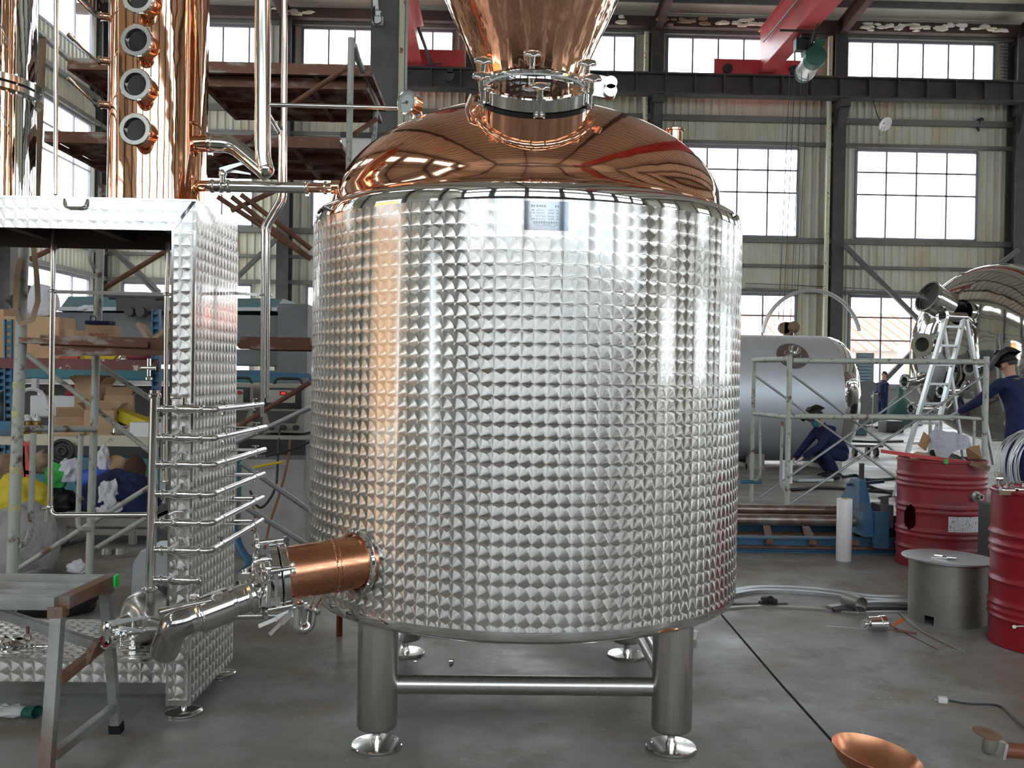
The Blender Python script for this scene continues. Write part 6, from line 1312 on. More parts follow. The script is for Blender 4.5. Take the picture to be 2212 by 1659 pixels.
# rolling machine
rm = thing('roller_bed', 'low blue welding roller bed with two long rusty rollers and a screw handle', 'machine', (P(1740, 1180, 7.9).x, 8.0, 0))
xa, xb = P(1500, 1180, 7.7).x, P(1960, 1180, 7.7).x
bm = nb(); 
for y in (7.74, 8.45): box(bm, ((xa+xb)/2, y, .065), (xb-xa, .06, .11)); box(bm, ((xa+xb)/2, y, .122), (xb-xa, .12, .012)); box(bm, ((xa+xb)/2, y, .008), (xb-xa, .12, .012))
part('bed_beam', bm, 'blue', rm, smooth=0)
bm = nb()
for k in range(6): x = xa+(xb-xa)*k/5; bar(bm, (x-.1, 7.65, .10), (x+.1, 8.42, .10), .06, .04)
box(bm, ((xa+xb)/2, 8.05, .05), (xb-xa, .75, .02)); part('cross_member', bm, 'rust', rm, smooth=0)
bm = nb(); cyl(bm, (xa, 7.8, .262), (P(1858, 1130, 7.8).x, 7.8, .262), .045, seg=24); cyl(bm, (P(1640, 1130, 7.8).x, 7.8, .262), (P(1805, 1130, 7.8).x, 7.8, .262), .047, seg=24); part('front_roller', bm, 'rust', rm); rm.children[-1].data.materials[0] = MT.setdefault('rollrust', mat('worn_rusty_roller', (.22, .15, .11), .35, .6, c2=(.34, .31, .28), sc=5, lo=.45, hi=.6))
bm = nb(); cyl(bm, (xa, 8.15, .30), (P(1855, 1105, 8.15).x, 8.15, .30), .042, seg=24); part('rear_roller', bm, MT['rollrust'], rm)
xk = P(1872, 1100, 7.7).x
bm = nb()
for x in (xk-.02,):
    q = [(7.60, .16), (7.60, .30), (7.78, .62), (7.90, .62), (8.25, .30), (8.25, .16)]
    a_ = [bm.verts.new((x-.04, y, z)) for y, z in q]; b_ = [bm.verts.new((x+.04, y, z)) for y, z in q]; bm.faces.new(list(reversed(a_))); bm.faces.new(b_)
    for i in range(6): bm.faces.new((a_[i], a_[(i+1) % 6], b_[(i+1) % 6], b_[i]))
box(bm, (xk+.08, 7.6, .22), (.12, .05, .30)); box(bm, (xk-.06, 7.75, .5), (.05, .2, .24)); part('bracket', bm, 'blue', rm, smooth=0)
bm = nb(); cyl(bm, (xk, 7.82, .6), (xk, 7.82, .75), .022, seg=14); part('screw', bm, 'dark', rm)
bm = nb(); zz = P(1870, 1043, 7.82).z; bar(bm, P(1829, 1047, 7.82), P(1909, 1040, 7.82), .024, .024); cyl(bm, (xk, 7.82, zz-.03), (xk, 7.82, zz+.03), .032, seg=14); part('handle', bm, MT.setdefault('dkblue', mat('dark_blue_paint', (.02, .035, .09), .5)), rm)
bm = nb(); c = P(1905, 1112, 7.75); box(bm, c, (.11, .2, .19)); box(bm, c+V((.02, 0, .12)), (.05, .05, .05)); bar(bm, c+V((-.03, 0, .14)), c+V((.08, 0, .16)), .02, .02); part('gearbox', bm, 'greycast', rm)
bm = nb(); c = P(2128, 1128, 7.75); cyl(bm, c+V((-.14, 0, 0)), c+V((.16, 0, 0)), .085, seg=28)
for k in range(18): t = k*PI/9; bar(bm, c+V((-.12, .088*math.cos(t), .088*math.sin(t))), c+V((.06, .088*math.cos(t), .088*math.sin(t))), .006, .016, (0, math.cos(t), math.sin(t)))
box(bm, c+V((-.3, 0, -.12)), (.7, .1, .04)); part('motor', bm, 'blue', rm)
bm = nb(); box(bm, (P(1912, 1150, 7.9).x, 8.05, .16), (.30, .5, .3)); part('drive_housing', bm, 'black', rm, smooth=0)
bm = nb(); c = F(2120, 1185); lathe(bm, c+V((0, .1, 0)), UP, [(.04, 0), (.04, .12), (.02, .15)], 16); box(bm, c+V((.03, .12, .1)), (.12, .08, .1)); solo('green_container', bm, 'green', 'green and white container on the floor between the two drums', 'container')
# flat bars and strips lying on the floor
def floor_bar(pts, w, h, m, lab, name='steel_strip', z=0.0, grp='steel strips on the floor'):
    q = [F(x, y)+V((0, 0, h/2+z)) for x, y in pts]; qs = []
    for i in range(len(q)-1):
        for k in range(6):
            t = k/6; p0_, p1_, p2_, p3_ = q[max(i-1, 0)], q[i], q[i+1], q[min(i+2, len(q)-1)]
            qs.append(.5*((2*p1_)+(p2_-p0_)*t+(2*p0_-5*p1_+4*p2_-p3_)*t*t+(3*p1_-p0_-3*p2_+p3_)*t**3))
    qs.append(q[-1]); bm = nb(); pr = []
    for i, p in enumerate(qs):
        d = (qs[min(i+1, len(qs)-1)]-qs[max(i-1, 0)]).normalized(); s = V((-d.y, d.x, 0))
        pr.append([bm.verts.new(p+s*w/2+V((0, 0, -h/2))), bm.verts.new(p-s*w/2+V((0, 0, -h/2))), bm.verts.new(p-s*w/2+V((0, 0, h/2))), bm.verts.new(p+s*w/2+V((0, 0, h/2)))])
    for a, b in zip(pr, pr[1:]): bridge(bm, a, b)
    bm.faces.new(pr[0]); bm.faces.new(list(reversed(pr[-1]))); return solo(name, bm, m, lab, 'strip' if name == 'steel_strip' else 'wire', grp, smooth=0)
floor_bar([(1560, 1283), (1640, 1270), (1760, 1274), (1880, 1290), (1945, 1291)], .06, .012, 'plate', 'uppermost long curved steel strip on the floor right of the tank')
floor_bar([(1560, 1292), (1640, 1279), (1760, 1284), (1870, 1298), (1990, 1303)], .05, .02, 'plate', 'second long curved steel strip just in front of the uppermost')
floor_bar([(1560, 1305), (1650, 1306), (1700, 1305)], .03, .008, 'dark', 'short dark strip lying by the black rag')
floor_bar([(1560, 1316), (1640, 1311), (1740, 1315), (1830, 1322), (1870, 1324)], .035, .010, 'raw', 'lower thin steel strip ending near the pipe offcut')
floor_bar([(1790, 1318), (1880, 1308), (1990, 1308)], .05, .015, 'plate', 'steel strip running from the pipe offcut to the steel cylinder', z=.012)
floor_bar([(1800, 1322), (1900, 1317), (1990, 1319)], .03, .02, 'dark', 'dark strip edge below the pipe offcut', z=.002)
floor_bar([(1850, 1324), (1930, 1322), (2000, 1324)], .02, .008, 'alu', 'bright thin strip nearest the steel cylinder foot', z=.0)
floor_bar([(2098, 1298), (2140, 1300), (2170, 1302)], .1, .03, 'plate', 'strip ends showing between the steel cylinder and the crimson drum')
floor_bar([(1784, 1353), (1830, 1356), (1885, 1362)], .004, .004, 'alu', 'thin straight bright filler rod by the steel cup', 'filler_rod', grp='wires on the floor')
floor_bar([(1938, 1320), (1960, 1340), (2010, 1375), (2060, 1398), (2085, 1409)], .006, .006, 'alu', 'long bent wire passing left of the steel cylinder', 'bent_wire', grp='wires on the floor')
floor_bar([(1936, 1318), (1958, 1344), (2000, 1372), (2040, 1392), (2066, 1404)], .005, .005, 'wood', 'brown wire beside the long bent wire', 'bent_wire', grp='wires on the floor')
floor_bar([(1930, 1355), (1975, 1378), (2025, 1404)], .004, .004, 'rust', 'straight rusty wire pointing away from the orange-handled tool', 'rusty_wire', grp='wires on the floor')
# pipe offcut and steel cup, orange-handled brush
pf = F(1842, 1316); bm = nb(); a = V((.25, -.75, 0)).normalized(); lathe(bm, pf+V((0, 0, .048))-a*.06, a, [(.048, 0), (.048, .14), (.044, .14), (.044, 0)], 32, caps=False); solo('pipe_offcut', bm, 'raw', 'short open pipe offcut lying on the floor strips', 'pipe')
cf = F(1892, 1364); bm = nb(); a = V((1, .1, 0)).normalized(); lathe(bm, cf+V((0, 0, .045))-a*.05, a, [(.008, -.028), (.022, -.027), (.022, -.020), (.008, -.018), (.010, 0), (.040, .004), (.041, .07), (.047, .075), (.047, .105), (.040, .108), (.036, .02)], 32); solo('steel_cup', bm, 'steel', 'small polished steel cup lying on its side on the floor', 'cup')
bh = thing('wire_brush', 'orange-handled tool lying by the steel cup', 'tool', F(1925, 1364)); bm = nb(); tube(bm, [F(1926, 1360)+V((0, 0, .02)), F(1948, 1352)+V((0, 0, .035))], .010, 10, rs=[.006, .012]); part('handle', bm, 'orange', bh)
bm = nb(); tube(bm, [F(1880, 1360)+V((0, 0, .008)), F(1935, 1366)+V((0, 0, .012))], .003, 6); tube(bm, [F(1935, 1366)+V((0, 0, .012)), F(1980, 1372)+V((0, 0, .01))], .007, 8); tube(bm, [F(1918, 1346)+V((0, 0, .006)), F(1936, 1364)+V((0, 0, .01))], .004, 6); part('rod', bm, 'rust', bh)
bm = nb(); blob(bm, F(1660, 1305)+V((0, 0, .02)), (.11, .08, .06), .3, 3, seed=60); solo('black_rag', bm, 'black', 'small crumpled black rag on the floor strips', 'rag')
bm = nb(); q = F(975, 1432); cyl(bm, q+V((-.012, 0, .01)), q+V((.008, 0, .01)), .008, seg=10); cyl(bm, q+V((.008, 0, .01)), q+V((.012, 0, .01)), .011, seg=6); solo('loose_bolt', bm, 'steel', 'small loose bolt lying on the floor behind the front stretcher', 'bolt')
bm = nb(); q = F(897, 1431); box(bm, q+V((0, 0, .003)), (.012, .008, .006)); solo('copper_chip', bm, 'copper', 'tiny copper chip on the floor left of the loose bolt', 'scrap')
bm = nb(); q = F(1497, 1380); lathe(bm, q, UP, [(.018, 0), (.022, .03), (.028, .045)], 12); solo('white_cup', bm, 'white', 'small white plastic cap half hidden behind the right front leg', 'cap')
# expansion joint
fj = [(1540, 1306), (1565, 1336), (1690, 1482), (1800, 1604), (1900, 1712)]
bm = nb()
for a, b in zip(fj, fj[1:]): bar(bm, F(*a)+V((0, 0, .0002)), F(*b)+V((0, 0, .0002)), .012, .003, (0, 0, 1))
struct('floor_joint', bm, 'gasket', smooth=0)
# shavings and swarf on the concrete
rnd = random.Random(77); bm = nb()
for k in range(150):
    px, py = rnd.gauss(1850, 130), rnd.gauss(1470, 75)
    if not (1500 < px < 2200 and 1345 < py < 1640): continue
    p = F(px, py)+V((0, 0, .0015)); a = rnd.uniform(0, PI); l = rnd.choice((.003, .005, .008, .018))*rnd.uniform(.5, 1); d = V((math.cos(a), math.sin(a), 0))*l; bar(bm, p-d, p+d, .0018, .0012)
for k in range(50):
    p = F(rnd.uniform(560, 1500), rnd.uniform(1500, 1650))+V((0, 0, .0015)); a = rnd.uniform(0, PI); l = rnd.uniform(.002, .010); d = V((math.cos(a), math.sin(a), 0))*l; bar(bm, p-d, p+d, .0016, .001)
solo('metal_shavings', bm, 'alu', 'bright metal shavings scattered over the concrete floor', 'shavings', kind='stuff', smooth=0)
# plug and lead, grinder, copper bowl
pl = thing('power_plug', 'white power plug on a black lead lying at lower right', 'plug', F(2036, 1516)); q = F(2036, 1518)
bm = nb(); box(bm, q+V((0, 0, .014)), (.038, .026, .026), Matrix.Rotation(-.25, 4, 'Z'), .004); part('body', bm, 'white', pl)
bm = nb(); 
for s in (-.006, .006): bar(bm, q+V((-.02, s, .014)), q+V((-.034, s+.003, .012)), .004, .002)
part('pin', bm, 'alu', pl)
bm = nb(); tube(bm, [F(2050, 1518)+V((0, 0, .01)), F(2090, 1523)+V((0, 0, .005)), F(2160, 1524)+V((0, 0, .005)), F(2185, 1550)+V((0, 0, .005)), F(2230, 1590)+V((0, 0, .01)), F(2290, 1600)+V((0, 0, .02))], .0045, 8, bend=.06); part('lead', bm, 'black', pl)
gr = thing('angle_grinder', 'brown angle grinder with a worn disc lying at lower right edge', 'tool', F(2150, 1640)); gq = F(2140, 1625)
bm = nb(); c = P(2133, 1585, 3.45); lathe(bm, c, V((.12, -.12, 1)).normalized(), [(.052, 0), (.053, .003), (.02, .010), (.02, .012)], 40); lathe(bm, c, V((.12, -.12, 1)).normalized(), [(.017, .008), (.017, .016), (.008, .018)], 6); part('disc', bm, MT.setdefault('disc', mat('worn_abrasive_disc', (.26, .15, .11), .8, c2=(.18, .11, .09), sc=12)), gr)
bm = nb(); a = c+V((.005, 0, -.045)); lathe(bm, a-V((0, 0, .02)), V((.12, -.1, 1)), [(.018, -.008), (.026, 0), (.030, .03), (.026, .06)], 24); bar(bm, a+V((.015, 0, -.0)), a+V((.05, -.005, -.012)), .045, .04); part('gear_head', bm, 'raw', gr)
bm = nb(); bar(bm, a+V((.045, -.004, -.010)), a+V((.056, -.005, -.012)), .06, .062, bev=.004); part('collar', bm, 'alu', gr)
bm = nb(); lathe(bm, a+V((.054, -.005, -.012)), V((1, -.12, -.05)), [(.027, 0), (.029, .02), (.026, .10), (.028, .2), (.024, .22)], 28); part('body', bm, MT.setdefault('grbrown', mat('reddish_brown_case', (.24, .08, .045), .45)), gr)
bm = nb(); d_ = P(2205, 1632, 3.35); box(bm, a+V((.115, -.032, -.014)), (.036, .002, .014)); part('rating_label', bm, 'plate', gr, smooth=0)
bwc = V((P(1894, 1635, 3.36).x, 3.36, .085)); bw = thing('copper_bowl', 'shallow tilted copper bowl on the floor at bottom right', 'bowl', (bwc.x, bwc.y, 0)); na = V((.16, -.06, 1)).normalized()
prof = [(.01, -.085), (.06, -.083), (.10, -.072), (.135, -.045), (.154, -.012), (.160, .0), (.156, .0), (.150, -.012), (.131, -.042), (.098, -.067), (.06, -.078), (.01, -.080)]
bm = nb(); lathe(bm, bwc, na, prof, 72, caps=False); part('bowl', bm, 'copper_dull', bw, smooth=60)
bm = nb(); torus(bm, bwc, na, .158, .0022, 72, 6); part('rim', bm, 'copper_dull', bw, 'bright cut rim')
# white gloves with green cuffs, lower left
gl = thing('work_gloves', 'white work gloves with a dark green cuff lying on the floor at lower left', 'gloves', F(30, 1545)); 
bm = nb(); g0 = F(30, 1548)+V((0, 0, .02)); blob(bm, g0, (.12, .09, .05), .2, 3, seed=70)
for k, (dx, dy, l) in enumerate(((-.10, .02, .07), (-.10, -.01, .08), (-.09, -.04, .07), (-.02, .05, .06), (-.08, .045, .05))): tube(bm, [g0+V((-.03, dy*.6, .0)), g0+V((dx*.7, dy, .008)), g0+V((dx-l*.4, dy*1.2, -.008))], .012, 8, rs=[.014, .013, .009])
part('glove', bm, 'glove', gl, smooth=60)
bm = nb(); lathe(bm, g0+V((.045, 0, .0)), V((1, -.15, .1)), [(.03, 0), (.036, .03), (.040, .055), (.036, .055), (.03, .0)], 24, caps=False); bmesh.ops.scale(bm, vec=(1, 1, .62), verts=bm.verts[:], space=Matrix.Translation(-g0)); part('cuff', bm, MT.setdefault('cuff', mat('dark_green_cuff', (.01, .09, .07), .8)), gl)
# trestle in the lower left corner
tz_ = P(240, 1243, 3.62).z; tr = thing('steel_trestle', 'folding galvanised steel trestle with rusty joints at lower left', 'trestle', (P(120, 1400, 3.45).x, 3.45, 0))
def tbar(a, b, w=.045, name='rail', m='galvt', h=None, upv=None): 
    bm = nb(); bar(bm, a, b, w, h or w, upv, bev=.004); return part(name, bm, m, tr, smooth=30)
MT['galvt'] = mat('galvanised_square_tube', (.36, .38, .36), .5, .35, c2=(.25, .26, .24), sc=6, lo=.45, hi=.7, c3=(.20, .09, .05), sc3=1.3)
MT['rusto'] = mat('orange_rust', (.24, .11, .06), .85, c2=(.22, .19, .16), sc=5, lo=.45, hi=.65)
na_, fa_ = V((P(137, 1290, 3.27).x, 3.27, tz_-.02)), V((P(238, 1245, 3.62).x, 3.62, tz_-.02))
tbar(na_+V((-.022, 0, 0)), na_+V((-1.6, 0, 0)), .045, upv=(0, 0, 1)); tbar(fa_+V((.0, 0, .0)), fa_+V((-1.6, 0, .0)), .04, upv=(0, 0, 1)); tbar(na_.lerp(fa_, .32)+V((-.02, 0, 0)), na_.lerp(fa_, .32)+V((-1.6, 0, 0)), .03, upv=(0, 0, 1)); tbar(na_.lerp(fa_, .66)+V((-.02, 0, 0)), na_.lerp(fa_, .66)+V((-1.6, 0, 0)), .03, upv=(0, 0, 1))
tbar(na_, fa_, .045, m='rusto', name='end_rail', upv=(0, 0, 1))
bm = nb(); box(bm, fa_+V((.022, 0, 0)), (.014, .044, .044), None, .004); part('end_cap', bm, MT.setdefault('neon', mat('bright_green_cap', (.02, .75, .10), .4)), tr, 'bright green plastic end cap')
f0_, f1_ = V((P(126, 1310, 3.27).x, 3.27, tz_-.045)), V((P(97, 1700, 3.15).x, 3.15, 0)); b0_, b1_ = V((P(226, 1270, 3.62).x, 3.62, tz_-.045)), F(252, 1582)
b1_ = V((b1_.x, b1_.y, 0)); l1 = tbar(f0_, f1_, .040, 'leg', upv=(0, 1, 0)); l2_ = tbar(b0_, b1_, .036, 'leg', upv=(0, 1, 0))
bm = nb(); bar(bm, b1_+(b0_-b1_)*.0, b1_+(b0_-b1_)*.06, .045, .045, (0, 1, 0)); part('rubber_foot', bm, 'gasket', l2_); bm = nb(); bar(bm, f1_, f1_+(f0_-f1_)*.05, .051, .051, (0, 1, 0)); part('rubber_foot', bm, 'gasket', l1)
for a, l_ in ((f0_, l1), (b0_, l2_)): bm = nb(); box(bm, a+V((0, 0, -.005)), (.054, .054, .04), None, .004); cyl(bm, a+V((-.008, -.03, -.004)), a+V((-.008, -.022, -.004)), .011, seg=12); part('rusty_bracket', bm, 'rusto', l_, 'rusty bracket at the top of the leg')
tbar(f0_.lerp(f1_, .80)+V((.01, .02, 0)), b0_.lerp(b1_, .82), .03, 'cross_bar', h=.032, upv=(0, 0, 1)); tbar(f0_.lerp(f1_, .40)+V((.01, .02, 0)), b0_.lerp(b1_, .36), .03, 'cross_bar', m='rusto', h=.032, upv=(0, 0, 1))
mid = f0_.lerp(f1_, .38).lerp(b0_.lerp(b1_, .34), .5); tbar(P(-60, 1305, 3.45), mid+V((.05, 0, .045)), .034, 'brace', upv=(0, 0, 1))
bm = nb(); box(bm, mid+V((.035, 0, .02)), (.02, .04, .09), Matrix.Rotation(.4, 4, 'Y')); cyl(bm, mid+V((.03, -.03, .03)), mid+V((.03, -.02, .03)), .008, seg=10); part('hinge_plate', bm, 'rusto', tr, 'rusty hinge plate on the brace')
bm = nb(); c = P(60, 1362, 3.38); torus(bm, c-V((0, 0, .025)), (0, -1, 0), .013, .0018, 20, 6); cyl(bm, c+V((0, 0, .015)), c-V((0, 0, .01)), .006, seg=10); part('pin_ring', bm, 'rust', tr)
bm = nb(); c = f0_.lerp(f1_, .93); cyl(bm, c+V((-.045, -.02, 0)), c+V((.0, -.028, 0)), .007, seg=10); cyl(bm, c+V((-.05, -.02, 0)), c+V((-.044, -.02, 0)), .012, seg=10); part('wing_bolt', bm, 'raw', tr)
# clutter along the back wall
def clut(name, px0, px1, py0, py1, Y, m, lab, cat, d=.6, b=.05):
    a, b_ = P(px0, py0, Y), P(px1, py1, Y); bm = nb(); z1 = a.z; z0 = 0; box(bm, ((a.x+b_.x)/2, Y+d/2, (z0+z1)/2), (b_.x-a.x, d, z1-z0), None, b); return solo(name, bm, m, lab, cat)
clut('teal_cabinet', 1825, 1848, 858, 935, 25.5, 'teal', 'narrow dark teal cabinet at the right end of the grey tank', 'cabinet')
clut('black_bin', 1915, 1953, 909, 932, 26, 'black', 'low black bin on the floor right of the standing man', 'bin'); clut('dark_chest', 1840, 1874, 918, 935, 24.5, 'teal', 'low dark green chest left of the standing man', 'chest')
bm = nb(); c = P(1945, 905, 31.0); c.z = 0; lathe(bm, c, UP, [(.7, 0), (.6, .5), (.3, .8), (.12, .95), (.1, 1.3)], 20); solo('machine_base', bm, MT.setdefault('dkteal', mat('dark_green_machine', (.03, .09, .08), .6)), 'dark green conical machine base near the wall', 'machine')
bm = nb(); c = P(1868, 895, 30.0); cyl(bm, V((c.x, 29.9, .75)), V((c.x, 30.3, .75)), .72, seg=36); solo('round_disc', bm, 'greycast', 'large grey disc leaning at the wall left of the standing man', 'disc')
bm = nb(); c = P(1838, 833, 35.4); lathe(bm, V((c.x, 35.75, 1.25)), UP, [(.16, 0), (.17, .3), (.17, .9), (.08, 1.1), (.06, 1.3)], 20); bo_ = solo('water_bottle', bm, 'white', 'tall white bottle with blue band standing on the window sill', 'bottle'); bm = nb(); lathe(bm, V((c.x, 35.75, 1.35)), UP, [(.175, 0), (.175, .25)], 20, caps=False); part('blue_band', bm, 'blue', bo_)
bm = nb(); a, b = P(1852, 762, 35.6), P(1888, 834, 35.6); box(bm, ((a.x+b.x)/2, 35.7, (a.z+b.z)/2), (b.x-a.x, .1, a.z-b.z)); lv_ = solo('window_shutter', bm, 'frame', 'blue-grey slatted shutter in the lower left corner of the right-hand window', 'shutter', smooth=0)
bm = nb()
for k in range(9): bar(bm, P(1855, 768+7*k, 35.5), P(1885, 768+7*k, 35.5), .03, .08)
part('slat', bm, MT.setdefault('slat', mat('pale_teal_slats', (.20, .30, .33), .5)), lv_, smooth=0)
dl = thing('wheeled_dolly', 'small flat steel dolly with castors behind the crouching worker', 'dolly', F(1890, 1000)); q = F(1872, 1002)
bm = nb(); a, b = F(1830, 985), F(1900, 985); box(bm, ((a.x+b.x)/2, a.y+.2, .20), (b.x-a.x, .5, .05)); part('deck', bm, 'raw', dl, smooth=0)
for px, dy in ((1845, 0), (1888, 0), (1888, .4)):
    bm = nb(); x = F(px, 985).x; cyl(bm, (x-.03, a.y+dy, .08), (x+.03, a.y+dy, .08), .08, seg=20); box(bm, (x, a.y+dy, .14), (.05, .05, .1)); part('castor', bm, 'dark', dl)
for i, pts in enumerate(([(1820, 1032), (1850, 1028), (1862, 1038), (1890, 1040), (1935, 1036)], [(1700, 1062), (1780, 1056), (1860, 1062), (1940, 1066)], [(1870, 1050), (1900, 1062), (1945, 1072)], [(1800, 952), (1880, 957), (1950, 955)])):
    bm = nb(); tube(bm, [F(*p)+V((0, 0, .02)) for p in pts], .02 if i != 3 else .03, 8, bend=.3); solo('floor_cable', bm, 'black', ['black cable snaking from the crouching worker to the drum', 'thin black cable stretched across the floor under the scaffold frame', 'short thick black cable by the screw handle', 'dark cable on the floor behind the dolly'][i], 'cable')
bm = nb(); a, b = F(1720, 1040), F(1790, 1010); box(bm, (a.x+.22, a.y+.15, .03), (.55, .45, .04), Matrix.Rotation(.2, 4, 'Z')); solo('work_plate', bm, 'alu', 'bright sheet metal piece under the hands of the crouching worker', 'plate', smooth=0)
bm = nb(); c = F(1703, 1045); box(bm, c+V((-.0, .1, .16)), (.14, .12, .32)); solo('white_canister', bm, 'white', 'small white canister on the floor by the crouching worker', 'canister')
# ------------------------------------------------------------------ people
def skinmesh(name, chains, m, par, sub=2, root=0):
    """chains: dict joint -> (pos, radius); edges between joints, grown with a Skin modifier"""
    pts, edges = chains; w = WP[par.name]; bm = nb(); lay = bm.verts.layers.skin.verify(); vs_ = {}
    for k, (p, r) in pts.items(): v = bm.verts.new(V(p)-w); v[lay].radius = (r, r) if not isinstance(r, tuple) else r; vs_[k] = v
    bm.verts.ensure_lookup_table(); first = list(vs_.values())[0]; first[lay].use_root = True
    for a, b in edges: bm.edges.new((vs_[a], vs_[b]))
    me = bpy.data.meshes.new(name); bm.to_mesh(me); bm.free(); me.materials.append(MT[m]); o = bpy.data.objects.new(name, me); COL.objects.link(o); o.parent = par; WP[o.name] = w
    sk = o.modifiers.new('skin', 'SKIN'); sk.use_smooth_shade = True; sk.branch_smoothing = .3; ss = o.modifiers.new('sub', 'SUBSURF'); ss.levels = sub; ss.render_levels = sub; return o
def person(label, base, face, J, s=1.0, hand=None, glove='skin'):
    """J: joints as (forward, left, up); face = heading angle"""
    t_ = thing('person', label, 'person', base); f_ = V((math.cos(face), math.sin(face), 0)); l_ = V((-math.sin(face), math.cos(face), 0))
    L = {k: V(base)+(f_*v[0]+l_*v[1]+UP*v[2])*s for k, v in J.items()}
    pts = {'pelvis': (L['pelvis'], .11*s), 'chest': (L['chest'], .12*s), 'neckb': (L['neck'], .062*s), 'jaw': (L['neck'].lerp(L['head'], .42), .064*s), 'skull': (L['neck'].lerp(L['head'], .68), .088*s), 'crown': (L['head'], .07*s)}
    E_ = [('pelvis', 'chest'), ('chest', 'neckb'), ('neckb', 'jaw'), ('jaw', 'skull'), ('skull', 'crown')]
    for sd_ in 'LR':
        pts['sh'+sd_] = (L['sh'+sd_], .05*s); pts['el'+sd_] = (L['el'+sd_], .040*s); pts['wr'+sd_] = (L['wr'+sd_], .028*s); E_ += [('chest', 'sh'+sd_), ('sh'+sd_, 'el'+sd_), ('el'+sd_, 'wr'+sd_)]
        pts['hp'+sd_] = (L['hp'+sd_], .085*s); pts['kn'+sd_] = (L['kn'+sd_], .055*s); pts['an'+sd_] = (L['an'+sd_], .038*s); E_ += [('pelvis', 'hp'+sd_), ('hp'+sd_, 'kn'+sd_), ('kn'+sd_, 'an'+sd_)]
    body = skinmesh('body', (pts, E_), 'skin', t_)
    # face: nose, ears, eyes
    hd = L['neck'].lerp(L['head'], .62); hu = (L['head']-L['neck']).normalized(); hf = V((f_*J['look'][0]+l_*J['look'][1]+UP*J['look'][2])).normalized(); hs = hu.cross(hf).normalized()
    bm = nb(); tube(bm, [hd+hf*.080*s+hu*.02*s, hd+hf*.105*s-hu*.012*s, hd+hf*.085*s-hu*.022*s], .012*s, 8, rs=[.008*s, .014*s, .012*s])
    for k in (-1, 1): 
        bmesh.ops.create_uvsphere(bm, u_segments=10, v_segments=8, radius=.026*s, matrix=Matrix.Translation(hd+hs*k*.082*s-hf*.005*s) @ Matrix.Diagonal((.5, 1, 1.25, 1)))
    tube(bm, [hd+hf*.078*s-hu*.052*s+hs*.022*s, hd+hf*.088*s-hu*.054*s, hd+hf*.078*s-hu*.052*s-hs*.022*s], .006*s, 6); part('face', bm, 'skin', body)
    bm = nb()
    for k in (-1, 1): bmesh.ops.create_uvsphere(bm, u_segments=8, v_segments=6, radius=.010*s, matrix=Matrix.Translation(hd+hs*k*.032*s+hf*.080*s+hu*.018*s)); tube(bm, [hd+hs*k*.018*s+hf*.086*s+hu*.034*s, hd+hs*k*.05*s+hf*.078*s+hu*.036*s], .004*s, 5)
    part('eye', bm, 'hair', body)
    bm = nb(); r = bmesh.ops.create_uvsphere(bm, u_segments=20, v_segments=14, radius=1); rotm = Matrix((hf, hs, hu)).transposed().to_4x4()
    for v in bm.verts: v.co = V((v.co.x*.100, v.co.y*.094, v.co.z*.105))*s
    bmesh.ops.delete(bm, geom=[v for v in bm.verts if v.co.z < -.01*s and v.co.x > -.05*s or v.co.x > .066*s and v.co.z < .045*s or v.co.z < -.06*s], context='VERTS')
    bmesh.ops.transform(bm, matrix=Matrix.Translation(hd+hu*.035*s-hf*.008*s) @ rotm, verts=bm.verts[:]); part('hair', bm, 'hair', t_)
    # hands
    for sd_ in 'LR':
        wr, el = L['wr'+sd_], L['el'+sd_]; hdir = (wr-el).normalized(); pn = V((0, 0, -1)) if abs(hdir.z) < .8 else f_; side = hdir.cross(pn).normalized()*(1 if sd_ == 'L' else -1); pn = side.cross(hdir).normalized()
        if pn.z > 0: pn = -pn
        P_ = {'w': (wr-hdir*.02*s, .026*s), 'p': (wr+hdir*.045*s, (.036*s, .02*s)), 'k': (wr+hdir*.075*s, (.038*s, .017*s))}; Ee = [('w', 'p'), ('p', 'k')]
        for i, (o_, l) in enumerate(((-.030, .062), (-.010, .075), (.010, .070), (.029, .054))):
            b_ = wr+hdir*.085*s+side*o_*s; m1 = b_+(hdir*.8+pn*.5).normalized()*l*.45*s; m2 = m1+(hdir*.2+pn*1).normalized()*l*.55*s
            P_['a%d' % i] = (b_, .0095*s); P_['b%d' % i] = (m1, .0088*s); P_['c%d' % i] = (m2, .0078*s); Ee += [('k', 'a%d' % i), ('a%d' % i, 'b%d' % i), ('b%d' % i, 'c%d' % i)]
        P_['t0'] = (wr+hdir*.03*s-side*.038*s+pn*.01*s, .012*s); P_['t1'] = (wr+hdir*.065*s-side*.05*s+pn*.03*s, .010*s); Ee += [('p', 't0'), ('t0', 't1')]
        skinmesh('hand', (P_, Ee), glove, t_ if glove != 'skin' else body, 1)
    # coverall
    c = {'pelvis': (L['pelvis'], .165*s), 'waist': (L['pelvis'].lerp(L['chest'], .5), .165*s), 'chest': (L['chest'], .185*s), 'up': (L['neck'].lerp(L['chest'], .50), .135*s), 'col': (L['neck'].lerp(L['chest'], .12), .078*s)}
    Ec = [('pelvis', 'waist'), ('waist', 'chest'), ('chest', 'up'), ('up', 'col')]
